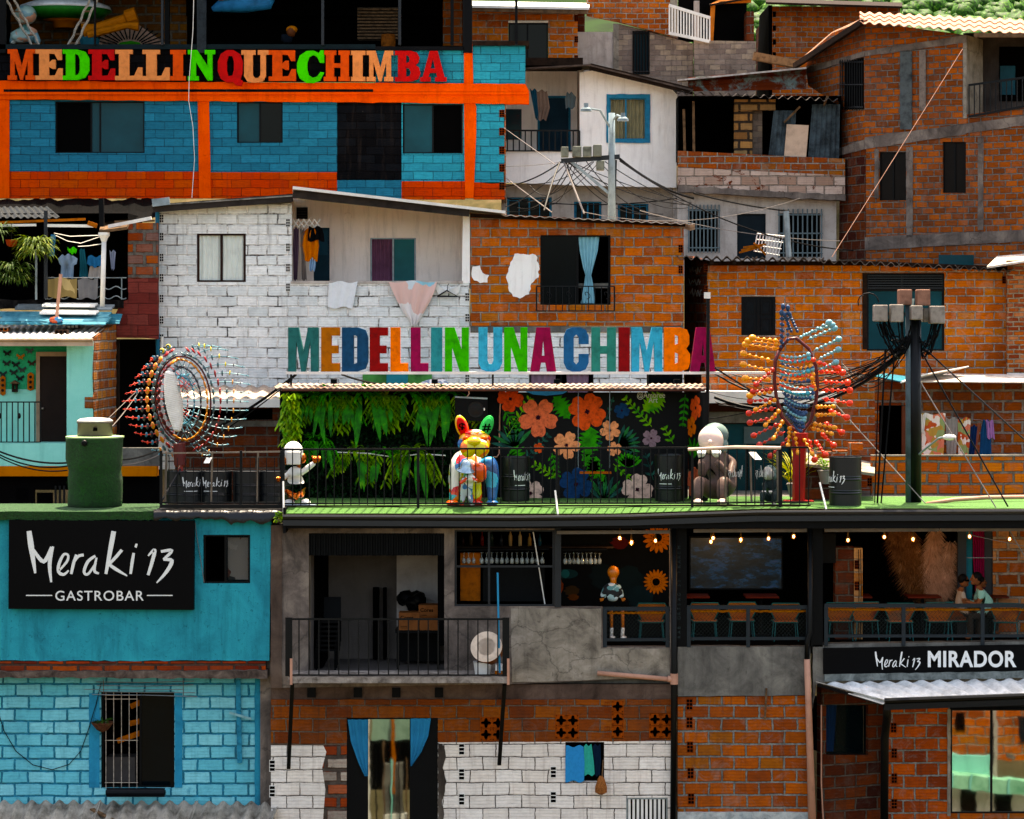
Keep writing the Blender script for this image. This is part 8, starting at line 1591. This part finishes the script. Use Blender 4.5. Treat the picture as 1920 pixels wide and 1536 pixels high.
row(((520,410,245,375),(530,440,200,405),(520,480,175,440),(450,600,160,525),(440,700,158,630),(440,780,175,765),(460,890,222,935)),kyl,5,-.5,1.35,.065)
row(((690,390,1010,222),(720,365,1040,248),(790,395,1060,280),(850,500,1100,385),(900,580,1092,485),(900,690,1070,608)),klb,6,-.4,1.2,.062)
row(((530,500,540,120),(550,470,555,60),(600,430,600,75),(640,330,565,150),(700,330,610,140)),kn,7,-.2,1.5,.045)
row(((880,610,1090,672),(890,700,1140,712),(930,800,1190,808),(930,880,1212,882),(930,960,1210,1008),(990,1070,1178,1148),(950,1190,1128,1292),(920,1290,1048,1418),(860,1360,965,1510),(800,1350,860,1560)),ko,5,-.4,1.0,.068)
row(((480,660,285,835),(470,870,252,895),(470,970,222,985),(480,1050,210,1105),(490,1140,220,1195),(520,1200,258,1322),(570,1280,312,1412),(620,1330,422,1522)),pm('rust','#b8380f'),5,-.5,1.2,.06)
row(((500,960,280,1070),(530,1060,378,1222),(560,1160,458,1350),(620,1220,600,1420),(660,1270,700,1490),(720,1290,840,1500),(860,1040,1048,1035),(860,1120,1050,1110),(830,1200,1062,1240),(820,1240,1030,1300),(860,880,830,760)),kyl,5,-.5,1.5,.045)
rr=random.Random(6)
for k in range(13):y=520+k*26;row(((500+rr.uniform(0,30),y+20,860-rr.uniform(0,60),y+rr.uniform(-60,90)),),(klb,ko,pm('aqua','#3a9aa8'),kn,kyl)[k%5],7,-.3,1,.05,30)
for k in range(15):x=510+rr.uniform(0,60);y=860+k*22;row(((x+(k*6),y,840-k*8+rr.uniform(-20,20),y+rr.uniform(20,120)),),kn if k%4 else klb,8,-.3,1,.045,25)
mb=MB();q=P(1497,947,d0);mb.tube([P(1500,812,d0),P(1499,850,d0),P(1497,950,d0)],[.16,.13,.12],8);mb.box(q.x-.28,q.x+.28,q.y-.2,q.y+.2,zd,zd+.04);mb.build('red_pole',pm('polered','#a00f18'),T)
# ================= utility poles and cables =================
def ubox(T,x0,y0,x1,y1,d,m,lean=0):
 a,c=P(x0,y1,d),P(x1,y0,d);mb=MB();mb.box(a.x,c.x,d-.16,d+.16,a.z,c.z);o=mb.build('meter_box',m,T);bv=o.modifiers.new('bevel','BEVEL');bv.width=.02;bv.segments=2
m_bx=plain('box_grey','#8f8880',.7,0,.4,5,.3);m_bx2=plain('box_pinkish','#8a6a5c',.7,0,.3,5,.3)
T=thing('utility_pole','dark steel utility pole crowned with eight meter boxes and tangled black cables, right side','utility pole',P(1712,945,1.0))
mb=MB();mb.tube([P(1706,560,1.0),P(1706,945,1.0)],.085,12);mb.build('shaft',plain('pole_steel','#566468',.7,0,.3,4,.2),T,smooth=True)
for x,w_ in ((1715,.1),(1721,.06)):mb=MB();mb.tube([P(x,600,.95),P(x+1,946,.95)],w_,8);mb.build('cable_duct',M_blackmetal if w_>.08 else M_slate,T,smooth=True)
for bx,m_,d_ in (((1638,572,1663,603),m_bx,.9),((1669,571,1692,604),m_bx,.8),((1684,543,1708,572),m_bx2,1.0),((1718,543,1742,573),m_bx2,1.0),((1707,573,1728,600),m_bx,.75),((1729,578,1740,604),m_bx,1.1),((1742,574,1770,607),m_bx,.85)):ubox(T,*bx,d_,m_)
mb=MB();mb.bar(P(1640,588,1.05),P(1768,590,1.05),.06,.06);mb.build('cross_arm',M_slate,T)
rr=random.Random(9)
for k in range(30):
 x=rr.choice((1650,1660,1678,1686,1716,1748,1758,1764))+rr.uniform(-6,6);dp=rr.uniform(30,62);x2=1712+rr.uniform(-8,8);mb=MB()
 mb.tube([P(x+(x2-x)*t/10,603+dp*sin(pi*t/10)**.8+12*t/10+(5*sin(t*1.7+k)),.9+.02*(k%5)) for t in range(11)],.014,5);mb.build('looped_cable',M_cable,T)
mb=MB();mb.tube([P(1638,575,.9)+V((.2*cos(a*.5)-.1,0,.18*sin(a*.5)+.08)) for a in range(8)],.012,5);mb.build('loop',M_cable,T)
T=thing('street_light','small white street light on curved arm fixed to the dark utility pole','street light',P(1722,852,.9));mb=MB();mb.tube([P(1722,853,.9),P(1740,838,.7),P(1760,822,.5),P(1775,819,.4)],.022,8);mb.build('arm',M_galv,T);mb=MB();mb.ell(P(1780,820,.4),(.13,.1,.06),14,8);mb.build('lamp_head',M_white,T,smooth=True)
T=thing('concrete_pole','grey utility pole with two street lamps and small boxes before the white house','utility pole',P(1147,420,9));mg_=plain('pole_grey','#7f8c90',.7,0,.3,4,.2)
mb=MB();mb.tube([P(1147,212,9),P(1147,420,9)],[.07,.09],12);mb.build('shaft',mg_,T,smooth=True)
mb=MB();mb.bar(P(1052,302,9),P(1162,294,9),.1,.1);mb.build('cross_arm',M_slate,T);mb=MB();mb.bar(P(1072,304,9),P(1141,362,9),.06,.06);mb.build('brace',mg_,T)
for bx in ((1052,276,1066,295),(1073,275,1090,295),(1093,275,1109,295),(1112,272,1128,294),(1118,302,1133,320)):ubox(T,*bx,9,plain('box_green','#6b6f66',.7,0,.4,6,.3))
for (a,b,c) in (((1144,240),(1125,207),(1101,203)),((1150,225),(1157,216),(1167,221))):
 mb=MB();mb.tube([P(*a,9),P(*b,8.7),P(*c,8.4)],.025,6);mb.build('lamp_arm',mg_,T);mb=MB();mb.lathe(P(c[0]+(-2 if c[0]<1120 else 1),c[1]+6,8.4),[(.13,0),(.12,.05),(.05,.1),(.05,.18),(0,.18)],14);mb.build('lamp_head',mg_,T)
def cable(pts,dd,r,lab,m=None,sag=0,nm='power_cable',n=14):
 (x0,y0),(x1,y1)=pts;mb=MB();mb.tube([P(x0+(x1-x0)*t/n,y0+(y1-y0)*t/n+sag*4*(t/n)*(1-t/n),dd[0]+(dd[1]-dd[0])*t/n) for t in range(n+1)],r,5)
 tag(mb.build(nm,m or M_cable,None,origin=P(x0,y0,dd[0])),lab,'cable','overhead cables')
Bk,Gy='black','pale'
CB=[((1700,655),(1340,745),60,.035,1,1,3,'thick bundle sagging left from the dark pole to the lamp post'),((1700,648),(1340,700),72,.022,1,1,3,'black cable sagging left from the dark pole behind the tall sculpture'),((1702,640),(1500,720),40,.012,1,1,2,'thin cable from the dark pole to the tall sculpture'),((1340,690),(1500,790),0,.018,1,2,2,'straight cable slanting down right behind the tall sculpture'),((1735,655),(1960,860),0,.016,1,1,-2,'cable slanting from the dark pole to the right picture edge, upper'),((1728,660),(1890,950),0,.016,1,1,-.4,'cable slanting steeply down right of the dark pole'),((1716,700),(1868,953),0,.02,0,1,-.4,'pale stay wire running down right from the dark pole'),((1550,740),(1735,944),0,.018,0,3,.5,'pale stay wire running from the sculpture to the foot of the dark pole'),((1660,655),(1645,944),0,.02,1,1,.8,'vertical black cable left of the dark pole'),((1678,655),(1652,944),0,.016,1,1,.8,'second vertical black cable left of the dark pole'),((1648,690),(1640,944),0,.012,1,1,1,'thin vertical cable furthest left of the dark pole'),((1805,92),(1560,482),0,.012,2,11,9,'thin pale wire crossing the big brick house diagonally'),((1162,298),(1300,372),10,.03,1,9,11,'thick cable from the grey pole to the ramshackle house'),((1162,302),(1600,470),35,.016,1,9,12,'long cable from the grey pole past the barred windows'),((1200,395),(1575,452),12,.014,0,9,12,'pale cable over the barred windows'),((1300,362),(1480,396),4,.02,1,11,12,'cable ending at the short post over the barred windows'),((1052,304),(946,350),8,.016,1,9,13,'cable from the grey pole left end to the balcony'),((1052,304),(946,312),2,.012,0,9,13,'thin pale wire from the grey pole to the cyan wall, upper'),((1040,308),(945,240),0,.014,0,9,13,'pale wire rising left to the blue building corner'),((1056,302),(1095,400),0,.035,0,9,7.5,'thick pale bundle dropping from the grey pole cross arm'),((1050,304),(1020,395),-6,.02,1,9,7.5,'black cable dropping left from the grey pole cross arm'),((1062,304),(1085,350),12,.014,1,9,9,'short black loop under the grey pole boxes'),((950,335),(1035,398),0,.02,0,13,8,'pale cable running down from the balcony corner'),((1155,300),(1152,405),3,.022,1,9,9,'black cable running down the grey pole'),((1096,398),(1500,372),28,.012,0,8,12,'thin pale cable sagging low over the orange roof'),((950,372),(1270,372),12,.014,1,15,15,'dark cable along the lower white house wall'),((-20,838),(126,868),10,.02,1,3,2,'upper black cable sagging across the mint balcony slab'),((-20,842),(126,874),14,.016,1,3,2,'middle black cable sagging across the mint balcony slab'),((-20,846),(126,882),14,.014,1,3,2,'lower black cable sagging across the mint balcony slab'),((230,862),(300,842),4,.018,1,1.5,3,'black cable behind the turf drum, upper'),((230,872),(300,852),4,.018,0,1.5,3,'pale cable behind the turf drum'),((208,802),(260,735),3,.014,0,1.2,5,'pale wire rising from the steel pot'),((185,802),(262,728),0,.01,0,1.2,5,'thin pale wire rising from the steel pot to the porch'),((555,702),(395,808),6,.03,1,3,4,'thick black cable slanting down left behind the round sculpture'),((548,712),(400,820),4,.014,1,3,4,'thin black cable under the thick one behind the round sculpture'),((640,702),(725,722),3,.02,1,3,3,'short black cables lying on the canopy'),((1815,1002),(1990,1035),2,.012,0,.1,.1,'white wire across the pale bricks, upper'),((1813,1046),(1990,1046),0,.012,0,.1,.1,'white wire across the pale bricks, level'),((1893,995),(1925,1050),0,.02,0,.1,.1,'white stay at the far right of the terrace'),((1270,75),(985,0),-10,.0,1,1,1,'')]
for p0,p1,sg,r,c,da,db,lab in CB:
 if r:cable((p0,p1),(da,db),r*(1 if c==1 else .6),lab,M_cable if c==1 else (M_pvc if c==2 else M_cableg),sg)
rr=random.Random(21)
for k in range(16):
 x1,y1=rr.choice(((1340,700),(1350,740),(1420,700),(1560,760),(1330,770),(1600,700)));cable(((1700+rr.uniform(-20,10),640+rr.uniform(-5,20)),(x1+rr.uniform(-20,20),y1+rr.uniform(-20,20))),(1,rr.uniform(2,4)),rr.uniform(.007,.014),'thin black cable in the loose tangle left of the dark pole',None,rr.uniform(20,60))
for k in range(14):
 x1,y1=rr.choice(((1000,380),(960,395),(1090,396),(1230,400),(1290,385),(980,350)));cable(((1056+rr.uniform(-4,90),303),(x1+rr.uniform(-15,15),y1+rr.uniform(-8,6))),(9,rr.uniform(9,12)),rr.uniform(.008,.014),'thin dark wire in the tangle hanging from the grey pole',None,rr.uniform(5,45))
mb=MB();mb.tube([P(1474,396,11),P(1479,482,11)],.07,7);tag(mb.build('short_post',M_galv,None,origin=P(1479,482,11)),'short grey post with cables before the right barred window','post')
# ================= people and mannequin =================
m_sk=plain('skin','#7c4f36',.55,0,.08,9,0);m_hair=plain('hair','#0d0908',.6,0,.2,20,.2)
def sitter(px,d,top,face,shirt,lab,shades=False,pants='#3b332c',bend=.12):
 """person seated at a terrace table; face = -1 looks left, 1 looks right"""
 z0=zfl+.02;b=V((P(px,0,d).x,d,z0));s_=(P(0,top,d).z-z0)/1.32;T=thing('person',lab,'person',b);w_=lambda x,y,z:b+V((x*face*s_,y*s_,z*s_));f=bend
 J={'p':(w_(0,0,.5),.15*s_),'s':(w_(.02,0,.68),.14*s_),'c':(w_(f*.7,0,.9),.155*s_),'n':(w_(f,0,1.03),.06*s_),'h':(w_(f+.01,0,1.08),.055*s_)};E=[('p','s'),('s','c'),('c','n'),('n','h')]
 for k,y in (('l',-.19),('r',.19)):
  J[k+'a']=(w_(f*.8,y,.96),.065*s_);J[k+'e']=(w_(f+.05,y*1.15,.72),.045*s_);J[k+'w']=(w_(f+.28,y*.7,.78),.03*s_);E+=[('c',k+'a'),(k+'a',k+'e'),(k+'e',k+'w')]
 for k,y in (('u',-.1),('v',.1)):
  J[k+'1']=(w_(.2,y,.5),.08*s_);J[k+'2']=(w_(.42,y,.48),.065*s_);J[k+'3']=(w_(.4,y,.1),.045*s_);J[k+'4']=(w_(.5,y,.05),.04*s_);E+=[('p',k+'1'),(k+'1',k+'2'),(k+'2',k+'3'),(k+'3',k+'4')]
 o=skin('body',J,E,[m_sk,plain('sh'+shirt,shirt,.9,0,.1,5,.1),plain('pt'+pants,pants,.9)],T)
 for pg in o.data.polygons:
  c=pg.center;x,z=c.x*face/s_,c.z/s_;pg.material_index=2 if z<.56 and z>.14 else (1 if .56<=z<1.0 and (abs(c.y)/s_<.2 or z>.84) and x<f+.14 else 0)
 mb=MB();h=w_(f+.05,0,1.2);mb.ell(h,(.095*s_,.078*s_,.125*s_),18,12);mb.ell(h+V((face*.095*s_,0,-.01*s_)),(.025*s_,.018*s_,.03*s_),8,6);mb.ell(h+V((face*.06*s_,0,-.075*s_)),(.04*s_,.045*s_,.04*s_),10,7)
 for y in (-1,1):mb.ell(h+V((0,y*.078*s_,-.01)),(.02*s_,.012*s_,.03*s_),8,6)
 mb.build('head',m_sk,T,smooth=True)
 for y in (-1,1):mb=MB();mb.ell(h+V((face*.082*s_,y*.032*s_,.015*s_)),(.012*s_,.014*s_,.008*s_),8,5);mb.build('eye',M_dark,T)
 mb=MB();mb.ell(h+V((-face*.022*s_,0,.035*s_)),(.1*s_,.088*s_,.11*s_),16,10);mb.build('hair',m_hair,T,smooth=True)
 if shades:mb=MB();mb.box(h.x+face*.03-.06,h.x+face*.03+.06,h.y-.088*s_,h.y+.088*s_,h.z-.005,h.z+.03);mb.build('sunglasses',M_dark,T)
 for y in (-1,1):J,E=mitt(w_(f+.29,y*.13,.76),.055*s_,y,m_sk);skin('hand',J,E,m_sk,T,1)
sitter(1797,.9,1078,1,'#9a8878','seated man with dark hair, sunglasses and a beige shirt facing right on the terrace',True,bend=.06)
sitter(1832,1.5,1082,1,'#161c2c','dark-haired person in dark clothes sitting behind the two facing people',bend=.05);sitter(1858,.8,1074,-1,'#86a898','dark-haired person in a mint t-shirt leaning left over the table',bend=.24)
b=V((P(1157,0,.3).x,.3,P(0,1195,.3).z));T=thing('mannequin','slim mannequin with orange ball head and black and white leaf-patterned shirt on the short railing','mannequin',b)
w_=lambda x,y,dy=0:P(x,y,.3+dy);m_or=plain('manq_orange','#b8701a',.35,0,.15,6,0,.4);m_sh=spots('leaf_shirt','#0a0d10',['#b9c4c4','#8fa8a8','#5a8484','#c9c4bc'],11,.52,.9)
skin('shirt',{'p':(w_(1149,1130),.13),'c':(w_(1149,1105),.15),'n':(w_(1148,1092),.07),'l':(w_(1136,1105),.08),'l2':(w_(1130,1122),.065),'r':(w_(1160,1104),.08),'r2':(w_(1166,1122),.06)},[('p','c'),('c','n'),('c','l'),('l','l2'),('c','r'),('r','r2')],m_sh,T)
mb=MB();mb.ell(w_(1150,1073),(.112,.112,.12),20,14);mb.lathe(w_(1150,1094),[(.06,-.04),(.055,.06),(.075,.13)],14);mb.build('head',m_or,T,smooth=True)
for x in (1147,1168):
 mb=MB();mb.tube([w_(x-1,1140),w_(x,1180)],[.036,.026],8);mb.build('leg',m_or,T,smooth=True);mb=MB();mb.tube([w_(x,1177),w_(x-1,1193)],.034,8);mb.build('sock',M_white,T,smooth=True);mb=MB();mb.ell(w_(x+1,1195,-.06),(.06,.11,.03),12,7);mb.build('shoe',m_wg_,T,smooth=True)
for i,x in enumerate((1128,1169)):J,E=mitt(w_(x,1128),.045,1-2*i,m_or);skin('hand',J,E,m_or,T,1)
# ================= houses across the street (seen in the mirrored panes) =================
H=thing('opposite_house','low houses across the street that show only in the mirrored window and door','house',V((8,-11,-1)))
def ob(nm,m,x0,x1,z0,z1,y=-9.0,t=.2,tilt=0):mb=MB();mb.hexa([(x0,y-t,z0),(x1,y-t,z0-tilt),(x1,y,z0-tilt),(x0,y,z0),(x0,y-t,z1),(x1,y-t,z1-tilt),(x1,y,z1-tilt),(x0,y,z1)]);mb.build(nm,m,H)
for x0,x1 in ((8.6,10.62),(10.78,13)):ob('brick_wall',B_orange,x0,x1,2.2,3.5)
ob('pier',P_white2,10.62,10.78,1.5,3.5);ob('dark_window',M_dark,9.85,10.05,2.9,3.3,-8.98);ob('barred_window',M_slate,11.25,11.6,2.6,3.2,-8.98);ob('mint_plaster',P_mint,8.6,10.62,2.0,2.45,-8.9,.3,.12);ob('mint_awning',corrug('aw_mint','#9fd0b4','#6fa88a'),8.6,13,1.8,2.12,-8.4,.5,.45)
ob('white_wall',P_white,8.6,13,.2,1.8,-8.95,.2,.3);ob('door',M_dwood,9.95,10.3,.5,1.75,-8.9,.05,.05);ob('lattice_window',M_frame,10.7,11.1,1.0,1.55,-8.9,.05,.1);ob('white_kerb',M_white,8.6,13,.55,.75,-8.3,.5,.35);ob('yard_wall',B_orange,8.6,13,-.5,.42,-8.2,.3,.2)
for k in range(9):ob('awning_rib',P_mint,8.8+k*.42,8.85+k*.42,1.8-k*.045,2.14-k*.045,-8.35,.04)
for x0,z0,w_,h_,m in ((9.3,2.75,.3,.12,P_conc),(10.95,2.3,.2,.1,P_conc),(10.45,.75,.14,.1,M_dark),(11.0,.5,.14,.1,M_dark),(11.9,2.2,.3,.6,M_slate),(9.1,3.1,.25,.1,P_white),(12.2,1.0,.4,.5,M_frame),(9.2,.7,.25,.9,P_white2),(10.62,2.0,.05,1.4,M_dark)):ob('facade_patch',m,x0,x0+w_,z0,z0+h_,-8.82,.03,.05)
for k in range(7):ob('garden_pole',(M_cable,M_wood,P_mint)[k%3],-3.0+k*.17,-2.97+k*.17,-.5+.3*(k%3),2.4+.4*(k%2),-8.5,.03,.1)
for nm,m,x0,x1,z0,z1,y in (('grey_green_wall',plaster('gg','#8fa898','#6f8878'),-3.1,-1.9,2.7,3.7,-9),('dark_doorway',M_dark,-4.2,-1.9,1.6,2.7,-8.95),('white_post',M_white,-3.25,-3.15,-.5,3.6,-8.8),('tin_sheet',M_white,-2.85,-2.3,.2,1.1,-8.7),('grey_panel',P_concg,-2.85,-2.4,1.1,2.2,-8.75),('orange_rail',M_wood2,-2.65,-2.58,1.6,3.8,-8.6),('hedge',leafm('hedge','#0c3010','#2f7a1c'),-3.9,-3.3,-.5,2.2,-8.9),('ramp',P_pink,-3.3,-1.9,-.8,.25,-8.6)):ob(nm,m,x0,x1,z0,z1,y)
for o in list(bpy.data.objects):
 if '_o' in o.keys():del o['_o']
